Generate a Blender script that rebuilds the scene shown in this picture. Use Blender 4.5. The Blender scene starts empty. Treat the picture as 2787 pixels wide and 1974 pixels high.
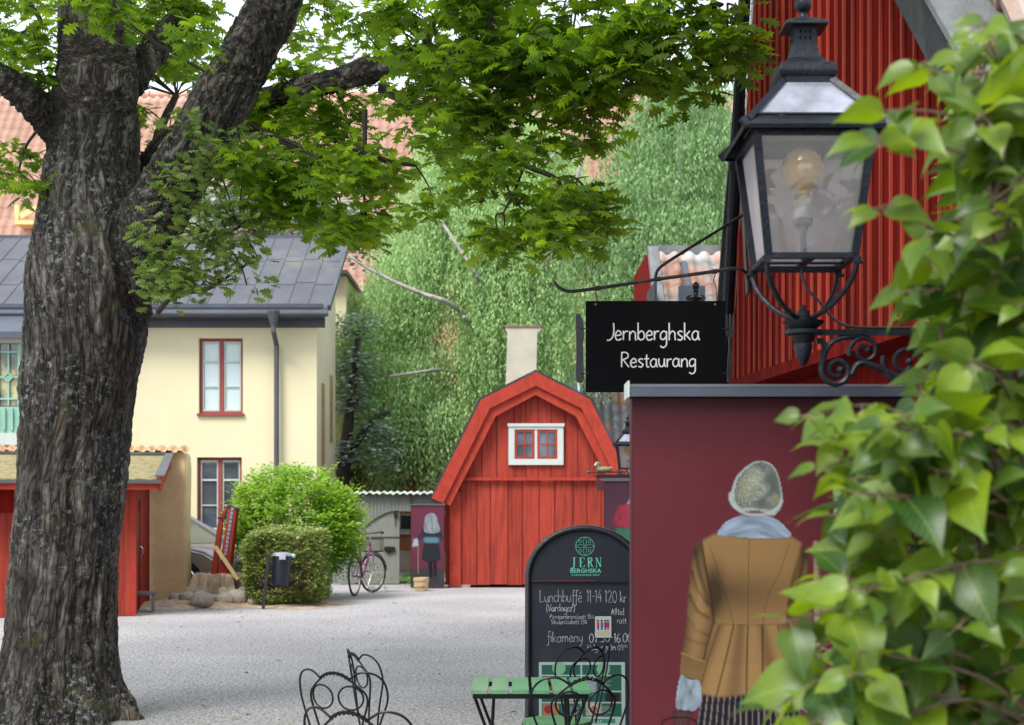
import bpy, bmesh, math, random
import numpy as np
from mathutils import Vector, Matrix
from mathutils.geometry import tessellate_polygon
R = math.radians
random.seed(7); RNG = np.random.default_rng(7)
SC = bpy.context.scene
COL = SC.collection

# ---------------------------------------------------------------- camera
FPX, W0, H0, CX, HY, EYE = 4000.0, 2787.0, 1974.0, 1393.5, 1372.0, 1.68
cam = bpy.data.cameras.new('camera'); camo = bpy.data.objects.new('camera', cam); COL.objects.link(camo)
camo.location = (0, 0, EYE); camo.rotation_euler = (R(90), 0, 0)
cam.sensor_width = 36; cam.lens = 36*FPX/W0
cam.shift_y = (HY-H0/2)/W0
cam.clip_start = .1; cam.clip_end = 2000
cam.dof.use_dof = True; cam.dof.focus_distance = 9.2; cam.dof.aperture_fstop = 4.6
SC.camera = camo

# ---------------------------------------------------------------- light
SUN_EL, SUN_ROT = R(54), R(-142)      # rotation measured like the sky texture
w = bpy.data.worlds.new('World'); SC.world = w; w.use_nodes = True
nt = w.node_tree; nt.nodes.clear()
sky = nt.nodes.new('ShaderNodeTexSky'); sky.sky_type = 'NISHITA'; sky.sun_disc = False
sky.sun_elevation = SUN_EL; sky.sun_rotation = SUN_ROT
b1 = nt.nodes.new('ShaderNodeBackground'); b1.inputs[1].default_value = .055
nt.links.new(sky.outputs[0], b1.inputs[0])
b2 = nt.nodes.new('ShaderNodeBackground'); b2.inputs[0].default_value = (.93, .97, 1, 1); b2.inputs[1].default_value = .60
ad = nt.nodes.new('ShaderNodeAddShader'); wo = nt.nodes.new('ShaderNodeOutputWorld')
nt.links.new(b1.outputs[0], ad.inputs[0]); nt.links.new(b2.outputs[0], ad.inputs[1]); nt.links.new(ad.outputs[0], wo.inputs[0])
sl = bpy.data.lights.new('sun', 'SUN'); sl.energy = 2.35; sl.angle = R(24); sl.color = (1, .96, .9)
so = bpy.data.objects.new('sun', sl); COL.objects.link(so)
sd = Vector((math.sin(SUN_ROT)*math.cos(SUN_EL), math.cos(SUN_ROT)*math.cos(SUN_EL), math.sin(SUN_EL)))
so.rotation_euler = sd.to_track_quat('Z', 'Y').to_euler(); so.location = sd*60
SC.view_settings.view_transform = 'Standard'; SC.view_settings.look = 'None'
SC.view_settings.exposure = 1.05; SC.view_settings.gamma = 1
SC.render.engine = 'CYCLES'
SC.cycles.max_bounces = 7; SC.cycles.transparent_max_bounces = 12; SC.cycles.diffuse_bounces = 3
SC.cycles.glossy_bounces = 3; SC.cycles.transmission_bounces = 4; SC.cycles.caustics_reflective = False; SC.cycles.caustics_refractive = False
SC.cycles.use_denoising = True

def P(px, py, Y): return Vector(((px-CX)*Y/FPX, Y, EYE+(HY-py)*Y/FPX))
def PX(px, Y): return (px-CX)*Y/FPX
def PZ(py, Y): return EYE+(HY-py)*Y/FPX

# ---------------------------------------------------------------- objects
def tag(o, label=None, cat=None, group=None, kind=None):
    if label: o['label'] = label
    if cat: o['category'] = cat
    if group: o['group'] = group
    if kind: o['kind'] = kind
    return o
def thing(name, label, cat, loc=(0, 0, 0), rz=0, group=None):
    o = bpy.data.objects.new(name, None); COL.objects.link(o)
    o.location = loc; o.rotation_euler = (0, 0, rz); o.empty_display_size = .2
    return tag(o, label, cat, group)
def root_loc(o):
    v = Vector((0, 0, 0))
    while o is not None: v += o.location; o = o.parent
    return v
def link(name, verts, faces, mat, parent=None, smooth=False, local=False):
    me = bpy.data.meshes.new(name)
    v = np.asarray(verts, dtype=np.float32).reshape(-1, 3)
    if parent is not None and not local: v = v-np.array(root_loc(parent), dtype=np.float32)
    if isinstance(faces, np.ndarray):
        n, k = faces.shape
        me.vertices.add(len(v)); me.vertices.foreach_set('co', v.ravel())
        me.loops.add(n*k); me.loops.foreach_set('vertex_index', faces.ravel().astype(np.int32))
        me.polygons.add(n); me.polygons.foreach_set('loop_start', np.arange(0, n*k, k, dtype=np.int32))
        me.polygons.foreach_set('loop_total', np.full(n, k, dtype=np.int32))
        me.update(calc_edges=True)
    else:
        me.from_pydata(v.tolist(), [], faces); me.update()
    if mat: me.materials.append(mat)
    if smooth: me.polygons.foreach_set('use_smooth', np.ones(len(me.polygons), dtype=bool))
    o = bpy.data.objects.new(name, me); COL.objects.link(o)
    if parent is not None: o.parent = parent
    return o
def catmull(pts, n=6, closed=False):
    pts = [Vector(p) for p in pts]; out = []; m = len(pts)
    if m < 3: return pts
    rng = range(m) if closed else range(m-1)
    for i in rng:
        if closed: a, b, c, d = pts[(i-1) % m], pts[i], pts[(i+1) % m], pts[(i+2) % m]
        else: a, b, c, d = pts[max(i-1, 0)], pts[i], pts[i+1], pts[min(i+2, m-1)]
        for k in range(n):
            t = k/n
            out.append(.5*((2*b)+(c-a)*t+(2*a-5*b+4*c-d)*t*t+(3*b-a-3*c+d)*t**3))
    if not closed: out.append(pts[-1])
    return out
class MB:
    def __init__(s): s.v = []; s.f = []
    def add(s, vs, fs):
        n = len(s.v); s.v += [tuple(p) for p in vs]; s.f += [[i+n for i in q] for q in fs]; return s
    def box(s, x0, x1, y0, y1, z0, z1):
        return s.add([(x0, y0, z0), (x1, y0, z0), (x1, y1, z0), (x0, y1, z0), (x0, y0, z1), (x1, y0, z1), (x1, y1, z1), (x0, y1, z1)],
                     [(0, 3, 2, 1), (4, 5, 6, 7), (0, 1, 5, 4), (1, 2, 6, 5), (2, 3, 7, 6), (3, 0, 4, 7)])
    def hexa(s, b, t):      # two rings of 4
        return s.add(list(b)+list(t), [(0, 3, 2, 1), (4, 5, 6, 7), (0, 1, 5, 4), (1, 2, 6, 5), (2, 3, 7, 6), (3, 0, 4, 7)])
    def bar(s, p, q, w, h, up=(0, 0, 1)):
        p, q = Vector(p), Vector(q); d = (q-p).normalized(); u = Vector(up)
        x = d.cross(u)
        if x.length < 1e-4: x = d.cross(Vector((0, 1, 0)))
        x.normalize(); y = x.cross(d).normalized()
        c = [(-1, -1), (1, -1), (1, 1), (-1, 1)]
        return s.hexa([p+x*(a*w/2)+y*(b*h/2) for a, b in c], [q+x*(a*w/2)+y*(b*h/2) for a, b in c])
    def extr(s, poly, vec):
        n = len(poly); poly = [Vector(p) for p in poly]; vec = Vector(vec)
        fs = [list(range(n))[::-1], list(range(n, 2*n))]+[(i, (i+1) % n, n+(i+1) % n, n+i) for i in range(n)]
        return s.add(poly+[p+vec for p in poly], fs)
    def tube(s, pts, r, seg=8, closed=False):
        pts = [Vector(p) for p in pts]; m = len(pts)
        rr = list(r) if hasattr(r, '__len__') else [r]*m
        t0 = (pts[1]-pts[0]).normalized(); n = t0.orthogonal().normalized(); vs = []
        for i, p in enumerate(pts):
            if closed: t = (pts[(i+1) % m]-pts[i-1])
            else: t = pts[min(i+1, m-1)]-pts[max(i-1, 0)]
            t = t.normalized() if t.length > 1e-9 else t0
            n = (n-t*n.dot(t)); n = n.normalized() if n.length > 1e-6 else t.orthogonal().normalized()
            b = t.cross(n)
            for k in range(seg):
                a = 2*math.pi*k/seg; vs.append(p+(n*math.cos(a)+b*math.sin(a))*rr[i])
        fs = []
        for i in range(m if closed else m-1):
            j = (i+1) % m
            for k in range(seg): fs.append((i*seg+k, i*seg+(k+1) % seg, j*seg+(k+1) % seg, j*seg+k))
        if not closed: fs += [tuple(range(seg))[::-1], tuple((m-1)*seg+k for k in range(seg))]
        return s.add(vs, fs)
    def cyl(s, p, q, r, r2=None, seg=16): return s.tube([p, q], [r, r if r2 is None else r2], seg)
    def lathe(s, prof, c=(0, 0, 0), seg=24, sq=False):
        c = Vector(c); vs = []
        for r, z in prof:
            for k in range(seg):
                a = 2*math.pi*(k+(.5 if sq else 0))/seg; q = r*(math.sqrt(2) if sq and seg == 4 else 1)
                vs.append(c+Vector((q*math.cos(a), q*math.sin(a), z)))
        m = len(prof); fs = [(i*seg+k, i*seg+(k+1) % seg, (i+1)*seg+(k+1) % seg, (i+1)*seg+k) for i in range(m-1) for k in range(seg)]
        fs += [tuple(range(seg))[::-1], tuple((m-1)*seg+k for k in range(seg))]
        return s.add(vs, fs)
    def ball(s, c, r, seg=16):
        r = r if hasattr(r, '__len__') else (r, r, r); c = Vector(c); n = seg//2
        vs = []; 
        for i in range(n+1):
            t = math.pi*i/n
            for k in range(seg):
                a = 2*math.pi*k/seg; vs.append(c+Vector((r[0]*math.sin(t)*math.cos(a), r[1]*math.sin(t)*math.sin(a), -r[2]*math.cos(t))))
        return s.add(vs, [(i*seg+k, i*seg+(k+1) % seg, (i+1)*seg+(k+1) % seg, (i+1)*seg+k) for i in range(n) for k in range(seg)])
    def panel(s, x0, x1, y0, y1, z0, z1, holes=()):      # wall in xz with rectangular openings
        xs = sorted({x0, x1, *[h[0] for h in holes], *[h[1] for h in holes]}); zs = sorted({z0, z1, *[h[2] for h in holes], *[h[3] for h in holes]})
        for i in range(len(xs)-1):
            for j in range(len(zs)-1):
                cx, cz = (xs[i]+xs[i+1])/2, (zs[j]+zs[j+1])/2
                if any(h[0] < cx < h[1] and h[2] < cz < h[3] for h in holes): continue
                s.box(xs[i], xs[i+1], y0, y1, zs[j], zs[j+1])
        return s
    def build(s, name, mat, parent=None, smooth=False, bevel=0, local=False):
        o = link(name, s.v, s.f, mat, parent, False, local)
        me = o.data
        bm = bmesh.new(); bm.from_mesh(me)
        if bevel:
            bmesh.ops.remove_doubles(bm, verts=bm.verts, dist=1e-5)
        bmesh.ops.recalc_face_normals(bm, faces=bm.faces)
        if bevel:
            es = [e for e in bm.edges if len(e.link_faces) == 2 and e.calc_face_angle(0) > .5]
            bmesh.ops.bevel(bm, geom=es, offset=bevel, segments=2, affect='EDGES', clamp_overlap=True)
        bm.to_mesh(me); bm.free()
        if smooth:
            me.polygons.foreach_set('use_smooth', np.ones(len(me.polygons), dtype=bool))
            try: me.set_sharp_from_angle(angle=R(40))
            except Exception: pass
        return o
def copy_tree(o, parent=None):
    c = o.copy(); COL.objects.link(c); c.parent = parent
    for ch in list(o.children): copy_tree(ch, c)
    return c

# ---------------------------------------------------------------- materials
def srgb(r, g, b):
    f = lambda c: ((c/255+.055)/1.055)**2.4 if c/255 > .04045 else c/255/12.92
    return (f(r), f(g), f(b))
def M(name, col, rough=.6, var=.18, scale=4, stretch=(1, 1, 1), bump=.15, bscale=None, metal=0, col2=None, thr=None, coat=0, spec=.5, bdist=.01, detail=6, isl=0):
    m = bpy.data.materials.new(name); m.use_nodes = True; nt = m.node_tree; L = nt.links.new
    bs = nt.nodes['Principled BSDF']; bs.inputs['Roughness'].default_value = rough; bs.inputs['Metallic'].default_value = metal
    bs.inputs['Specular IOR Level'].default_value = spec
    if coat: bs.inputs['Coat Weight'].default_value = coat; bs.inputs['Coat Roughness'].default_value = .15
    tc = nt.nodes.new('ShaderNodeTexCoord'); mp = nt.nodes.new('ShaderNodeMapping'); mp.inputs['Scale'].default_value = stretch
    L(tc.outputs['Object'], mp.inputs[0])
    nz = nt.nodes.new('ShaderNodeTexNoise'); nz.inputs['Scale'].default_value = scale; nz.inputs['Detail'].default_value = detail
    L(mp.outputs[0], nz.inputs[0])
    cr = nt.nodes.new('ShaderNodeValToRGB'); L(nz.outputs[0], cr.inputs[0])
    cr.color_ramp.elements[0].position = .3; cr.color_ramp.elements[1].position = .7
    cr.color_ramp.elements[0].color = (*[c*(1-var) for c in col], 1); cr.color_ramp.elements[1].color = (*[min(1, c*(1+var)) for c in col], 1)
    out = cr.outputs[0]
    if col2 is not None:
        n2 = nt.nodes.new('ShaderNodeTexNoise'); n2.inputs['Scale'].default_value = scale*.45; n2.inputs['Detail'].default_value = 8; n2.inputs['Roughness'].default_value = .65
        L(mp.outputs[0], n2.inputs[0])
        c2 = nt.nodes.new('ShaderNodeValToRGB'); L(n2.outputs[0], c2.inputs[0]); t = thr or (.5, .6)
        c2.color_ramp.elements[0].position, c2.color_ramp.elements[1].position = t
        mx = nt.nodes.new('ShaderNodeMix'); mx.data_type = 'RGBA'; L(c2.outputs[0], mx.inputs[0]); L(out, mx.inputs[6]); mx.inputs[7].default_value = (*col2, 1)
        out = mx.outputs[2]
    if isl:
        g_ = nt.nodes.new('ShaderNodeNewGeometry'); r_ = nt.nodes.new('ShaderNodeMapRange'); r_.inputs[3].default_value = 1-isl; r_.inputs[4].default_value = 1+isl*.7; L(g_.outputs['Random Per Island'], r_.inputs[0])
        vm = nt.nodes.new('ShaderNodeVectorMath'); vm.operation = 'SCALE'; L(out, vm.inputs[0]); L(r_.outputs[0], vm.inputs['Scale']); out = vm.outputs[0]
    L(out, bs.inputs['Base Color'])
    if bump:
        n3 = nt.nodes.new('ShaderNodeTexNoise'); n3.inputs['Scale'].default_value = bscale or scale*4; n3.inputs['Detail'].default_value = 5
        L(mp.outputs[0], n3.inputs[0])
        bp = nt.nodes.new('ShaderNodeBump'); bp.inputs['Strength'].default_value = min(1, bump*3); bp.inputs['Distance'].default_value = bdist
        L(n3.outputs[0], bp.inputs['Height']); L(bp.outputs[0], bs.inputs['Normal'])
    return m
def leaf_mat(name, c1, c2, trans=.4, rough=.45, tcol=None, spec=.4, back=None):
    m = bpy.data.materials.new(name); m.use_nodes = True; nt = m.node_tree; L = nt.links.new
    bs = nt.nodes['Principled BSDF']; bs.inputs['Roughness'].default_value = rough; bs.inputs['Specular IOR Level'].default_value = spec
    g = nt.nodes.new('ShaderNodeNewGeometry'); cr = nt.nodes.new('ShaderNodeValToRGB')
    cr.color_ramp.elements[0].color = (*c1, 1); cr.color_ramp.elements[1].color = (*c2, 1)
    L(g.outputs['Random Per Island'], cr.inputs[0]); L(cr.outputs[0], bs.inputs['Base Color'])
    tr = nt.nodes.new('ShaderNodeBsdfTranslucent'); mx = nt.nodes.new('ShaderNodeMixShader'); mx.inputs[0].default_value = trans
    tm = nt.nodes.new('ShaderNodeMix'); tm.data_type = 'RGBA'; tm.blend_type = 'MULTIPLY'; tm.inputs[0].default_value = 1
    L(cr.outputs[0], tm.inputs[6]); tm.inputs[7].default_value = (*(tcol or (2.2, 2.0, .8)), 1); L(tm.outputs[2], tr.inputs[0])
    L(bs.outputs[0], mx.inputs[1]); L(tr.outputs[0], mx.inputs[2]); L(mx.outputs[0], nt.nodes['Material Output'].inputs[0])
    return m
def glass_mat(name, tint=(1, 1, 1), dirt_glare=.12, dcol=(.6, .6, .6), refl=1.0, rough=.02, trl=0, lo=.4, hi=1.7):  # diffuse film carries both dirt and painted glare
    m = bpy.data.materials.new(name); m.use_nodes = True; nt = m.node_tree; L = nt.links.new; nt.nodes.clear()
    out = nt.nodes.new('ShaderNodeOutputMaterial'); t = nt.nodes.new('ShaderNodeBsdfTransparent'); t.inputs[0].default_value = (*tint, 1)
    d = nt.nodes.new('ShaderNodeBsdfDiffuse'); d.inputs[0].default_value = (*dcol, 1); gl = nt.nodes.new('ShaderNodeBsdfGlossy'); gl.inputs['Roughness'].default_value = rough
    if trl:
        tl = nt.nodes.new('ShaderNodeBsdfTranslucent'); tl.inputs[0].default_value = (*dcol, 1); ms = nt.nodes.new('ShaderNodeMixShader'); ms.inputs[0].default_value = trl; L(d.outputs[0], ms.inputs[1]); L(tl.outputs[0], ms.inputs[2]); d = ms
    fr = nt.nodes.new('ShaderNodeFresnel'); fr.inputs[0].default_value = 1.5
    ml = nt.nodes.new('ShaderNodeMath'); ml.operation = 'MULTIPLY'; ml.inputs[1].default_value = refl; L(fr.outputs[0], ml.inputs[0]); ml.use_clamp = True
    nz = nt.nodes.new('ShaderNodeTexNoise'); nz.inputs['Scale'].default_value = 9; nz.inputs['Detail'].default_value = 8
    tc = nt.nodes.new('ShaderNodeTexCoord'); L(tc.outputs['Object'], nz.inputs[0])
    mr = nt.nodes.new('ShaderNodeMapRange'); mr.inputs[1].default_value = .3; mr.inputs[2].default_value = .75; mr.inputs[3].default_value = dirt_glare*lo; mr.inputs[4].default_value = min(1, dirt_glare*hi); L(nz.outputs[0], mr.inputs[0])
    m1 = nt.nodes.new('ShaderNodeMixShader'); L(mr.outputs[0], m1.inputs[0]); L(t.outputs[0], m1.inputs[1]); L(d.outputs[0], m1.inputs[2])
    m2 = nt.nodes.new('ShaderNodeMixShader'); L(ml.outputs[0], m2.inputs[0]); L(m1.outputs[0], m2.inputs[1]); L(gl.outputs[0], m2.inputs[2])
    L(m2.outputs[0], out.inputs[0]); return m
def print_mat(name, rough=.5):
    m = bpy.data.materials.new(name); m.use_nodes = True; nt = m.node_tree
    a = nt.nodes.new('ShaderNodeAttribute'); a.attribute_name = 'print'; bs = nt.nodes['Principled BSDF']
    nt.links.new(a.outputs['Color'], bs.inputs['Base Color']); bs.inputs['Roughness'].default_value = rough; bs.inputs['Specular IOR Level'].default_value = .2
    return m
red = (.30, .043, .028)
MT = dict(
 red=M('red_paint', red, .8, .22, 5, (5, 5, .35), .12, 30, col2=(.15, .026, .020), thr=(.50, .72), spec=.1, isl=.16),
 redtrim=M('red_trim_paint', (.34, .040, .024), .8, .15, 5, (2, 2, 1), .08, col2=(.24, .03, .02), thr=(.55, .75), spec=.2),
 dred=M('dark_and_shaded_red_paint', (.16, .009, .007), .85, .3, 4, (6, 6, .35), .15, 30, col2=(.07, .007, .006), thr=(.5, .68), spec=.05, isl=.35),  # carries the gable boards' shade in its colour; plain dark red elsewhere
 wred=M('brick_red_frame_paint', (.24, .050, .040), .7, .1, 5, bump=.03),
 batten=M('lit_batten_paint', (.38, .060, .038), .8, .2, 5, (5, 5, .35), .12, 30, col2=(.3, .04, .03), thr=(.54, .74), spec=.05, isl=.3),  # lit tone of the gable red, light put into the colour
 black=M('black_painted_iron', (.012, .013, .016), .35, .3, 12, bump=.08, spec=.5),
 wire=M('black_wire', (.004, .005, .007), .35, .2, 20, bump=0, spec=.25),
 blue_black=M('blue_black_iron', (.007, .009, .015), .38, .3, 14, bump=.12, bscale=60, spec=.25, coat=.0, col2=(.03, .034, .04), thr=(.66, .8)),
 yellow=M('yellow_plaster', (.68, .61, .40), .9, .05, .8, bump=.06, bscale=40, col2=(.64, .575, .40), thr=(.5, .72)),
 yellow_side=M('yellow_plaster_weathered', (.70, .63, .44), .9, .06, 1.2, bump=.06, bscale=40),
 ochre=M('ochre_plaster', (.78, .58, .33), .95, .14, 2.2, bump=.12, bscale=14, col2=(.60, .46, .30), thr=(.48, .7), bdist=.02),
 zinc=M('grey_sheet_metal', (.078, .080, .092), .55, .18, 1.5, bump=.04, metal=.1, col2=(.19, .18, .15), thr=(.55, .8)),
 dzinc=M('dark_sheet_metal', (.055, .065, .088), .45, .2, 3, bump=.03),
 white=M('white_paint', (.46, .50, .47), .6, .06, 6, bump=.05),
 tile=M('red_clay_tile', (.55, .33, .25), .85, .16, .9, bump=.1, bscale=20, col2=(.47, .25, .17), thr=(.5, .8)),
 tilegrey=M('weathered_clay_tile', (.25, .24, .25), .8, .35, 3.5, bump=.2, bscale=25, col2=(.45, .2, .12), thr=(.52, .62)),
 tilemix=M('lichened_orange_tile', (.48, .27, .20), .8, .3, 4, bump=.2, bscale=25, col2=(.42, .43, .44), thr=(.42, .6)),
 moss=M('mossy_felt', (.20, .18, .08), .95, .45, 16, bump=.5, bscale=45, col2=(.34, .26, .13), thr=(.45, .6), bdist=.03),
 greywood=M('grey_weathered_wood', (.15, .155, .165), .8, .3, 6, (1, 1, .4), .3, 50),
 darkwood=M('dark_weathered_wood', (.02, .022, .027), .7, .4, 6, (1, 1, .4), .3, 50, col2=(.06, .065, .07), thr=(.5, .7)),
 gate=M('grey_green_paint', (.19, .20, .17), .75, .1, 5, (4, 4, .5), .1, 30),
 mint=M('mint_green_paint', (.22, .42, .33), .6, .1, 6, bump=.05),
 tgreen=M('green_painted_slat', (.085, .27, .12), .5, .14, 5, (1.5, .5, 1), .1, 30, col2=(.20, .30, .17), thr=(.46, .66)),
 birchbark=M('birch_bark', (.30, .29, .25), .8, .3, 6, (1, 1, 3), .3, 20, col2=(.08, .07, .06), thr=(.6, .68)),
 twig=M('twig_bark', (.045, .035, .025), .85, .3, 20, bump=.2),
 lilacstem=M('lilac_stem', (.15, .10, .06), .75, .35, 25, bump=.3, bscale=120),
 brick=None,
 cream=M('cream_plaster', (.50, .46, .38), .9, .12, 2.5, bump=.15, bscale=18, col2=(.45, .2, .13), thr=(.66, .72)),
 maroon=M('maroon_print_board', (.055, .009, .014), .5, .08, 2, bump=0, spec=.25),
 gold=M('pale_plank_wood', (.56, .40, .19), .7, .15, 6, (3, 3, .6), .1),
 stumpw=M('cut_stump_wood', (.60, .47, .34), .9, .3, 5, (1, 1, .5), .4, 20, col2=(.17, .13, .10), thr=(.45, .65), bdist=.03),
 sand=M('sawdust_and_sand', (.50, .37, .25), .95, .25, 8, bump=.4, bscale=60, col2=(.32, .26, .2), thr=(.48, .62), bdist=.02),
 stone=M('grey_fieldstone', (.36, .31, .26), .9, .3, 6, bump=.4, bscale=25, bdist=.02),
 blind=M('pale_blind', (.62, .70, .72), .5, .05, 2, (1, 1, 8), .05),
 wglass=M('dark_window_glass', (.10, .13, .17), .07, .5, 1.5, bump=0, spec=.9, metal=.45),
 chalk=M('chalk_marks', (.30, .30, .33), .9, .6, 60, bump=0),
 signwhite=M('white_lettering', (.80, .80, .80), .7, .05, 30, bump=0),
 mintink=M('mint_lettering', (.12, .50, .36), .6, .05, 10, bump=0),
 rubber=M('tyre_rubber', (.02, .02, .02), .8, .2, 20, bump=.1),
 chrome=M('bright_metal', (.6, .6, .62), .25, .1, 10, bump=0, metal=1),
)
def brick_mat():
    m = bpy.data.materials.new('red_brick'); m.use_nodes = True; nt = m.node_tree; L = nt.links.new; bs = nt.nodes['Principled BSDF']; bs.inputs['Roughness'].default_value = .9
    tc = nt.nodes.new('ShaderNodeTexCoord'); mp = nt.nodes.new('ShaderNodeMapping'); mp.inputs['Rotation'].default_value = (R(90), 0, 0); L(tc.outputs['Object'], mp.inputs[0])
    b = nt.nodes.new('ShaderNodeTexBrick'); b.inputs['Scale'].default_value = 3.2; b.inputs['Color1'].default_value = (.50, .17, .10, 1); b.inputs['Color2'].default_value = (.42, .13, .085, 1)
    b.inputs['Mortar'].default_value = (.25, .17, .13, 1); b.inputs['Mortar Size'].default_value = .012; L(mp.outputs[0], b.inputs[0]); L(b.outputs[0], bs.inputs['Base Color'])
    return m
MT['brick'] = brick_mat()

# ---------------------------------------------------------------- numpy noise
_perm = RNG.permutation(4096)
def _h(ix, iy, iz): return (_perm[(ix*73+iy*179+iz*283+_perm[(ix+iy*57+iz*131) & 4095]) & 4095])/4095.0
def vnoise(p):
    p = np.asarray(p, dtype=np.float64); i = np.floor(p).astype(np.int64); f = p-i; f = f*f*(3-2*f)
    r = 0
    for dx in (0, 1):
        for dy in (0, 1):
            for dz in (0, 1):
                wgt = (f[..., 0] if dx else 1-f[..., 0])*(f[..., 1] if dy else 1-f[..., 1])*(f[..., 2] if dz else 1-f[..., 2])
                r = r+wgt*_h(i[..., 0]+dx, i[..., 1]+dy, i[..., 2]+dz)
    return r
def fbm(p, o=4):
    p = np.asarray(p, dtype=np.float64); r = 0; a = .5; t = 0
    for k in range(o): r = r+a*vnoise(p*2**k+k*17.3); t += a; a *= .5
    return r/t

# ---------------------------------------------------------------- foliage helpers
def leaf_grid(kind):
    """template: (verts, faces) leaf along +x, width in y, unit length"""
    if kind == 'oak':
        o = [(0, 0), (.12, .04), (.20, .20), (.30, .07), (.42, .36), (.50, .10), (.64, .44), (.72, .14), (.88, .30), (.9, .10), (1.02, 0)]
        up = o[1:-1]; vs = [(x, y, .10*math.sin(x*3.1)-.25*abs(y)) for x, y in o]+[(x, -y, .10*math.sin(x*3.1)-.25*abs(y)) for x, y in up[::-1]]
        n = len(o); L = [list(range(n))]; L.append([0]+[n-1]+list(range(n, len(vs)))); return np.array(vs), L
    if kind == 'small':
        vs = [(0, 0, 0), (.45, .32, .05), (1, 0, -.08), (.45, -.32, .05)]; return np.array(vs), [[0, 1, 2, 3]]
    if kind == 'droop':
        vs = [(0, 0, 0), (.35, .19, .03), (1, 0, 0), (.35, -.19, .03)]; return np.array(vs), [[0, 1, 2, 3]]
    if kind == 'blob':
        vs = [(0, 0, 0), (.25, .3, -.05), (.6, .38, .05), (1, .1, -.1), (.75, -.25, 0), (.3, -.33, .06)]; return np.array(vs), [list(range(6))]
def place_leaves(name, pos, d, nrm, size, kind, mat, parent, curl=None):
    T, F = leaf_grid(kind); n = len(pos); k = len(T)
    d = d/np.linalg.norm(d, axis=1, keepdims=True); b = np.cross(nrm, d); b /= (np.linalg.norm(b, axis=1, keepdims=True)+1e-9); c = np.cross(d, b)
    V = pos[:, None, :]+size[:, None, None]*(T[None, :, 0, None]*d[:, None, :]+T[None, :, 1, None]*b[:, None, :]+T[None, :, 2, None]*c[:, None, :])
    V = V.reshape(-1, 3)
    me = bpy.data.meshes.new(name)
    if parent is not None: V = V-np.array(root_loc(parent))
    loops = []; tot = []; st = []
    base = np.arange(n)*k
    per = np.concatenate([np.array(f) for f in F]); lens = np.array([len(f) for f in F])
    LI = (base[:, None]+per[None, :]).ravel().astype(np.int32)
    LT = np.tile(lens, n).astype(np.int32); LS = np.concatenate([[0], np.cumsum(LT)[:-1]]).astype(np.int32)
    me.vertices.add(len(V)); me.vertices.foreach_set('co', V.astype(np.float32).ravel())
    me.loops.add(len(LI)); me.loops.foreach_set('vertex_index', LI)
    me.polygons.add(len(LT)); me.polygons.foreach_set('loop_start', LS); me.polygons.foreach_set('loop_total', LT); me.update(calc_edges=True)
    me.materials.append(mat); o = bpy.data.objects.new(name, me); COL.objects.link(o); o.parent = parent
    return o
def rand_dir(n):
    v = RNG.normal(size=(n, 3)); return v/np.linalg.norm(v, axis=1, keepdims=True)
def rosettes(centers, per, spread, size, updown=(-.35, .25), szv=.25, tilt=.45):
    """leaves radiating from each centre"""
    n = len(centers)*per; c = np.repeat(centers, per, axis=0)
    ax = RNG.uniform(0, 2*np.pi, n); d = np.stack([np.cos(ax), np.sin(ax), RNG.uniform(updown[0], updown[1], n)], 1)
    pos = c+d*RNG.uniform(0, spread, (n, 1))+RNG.normal(size=(n, 3))*spread*.35
    nr = np.stack([RNG.normal(size=n)*tilt, RNG.normal(size=n)*tilt-tilt*.5, np.ones(n)], 1)
    sz = size*RNG.uniform(1-szv, 1+szv, n)
    return pos, d, nr, sz
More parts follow.
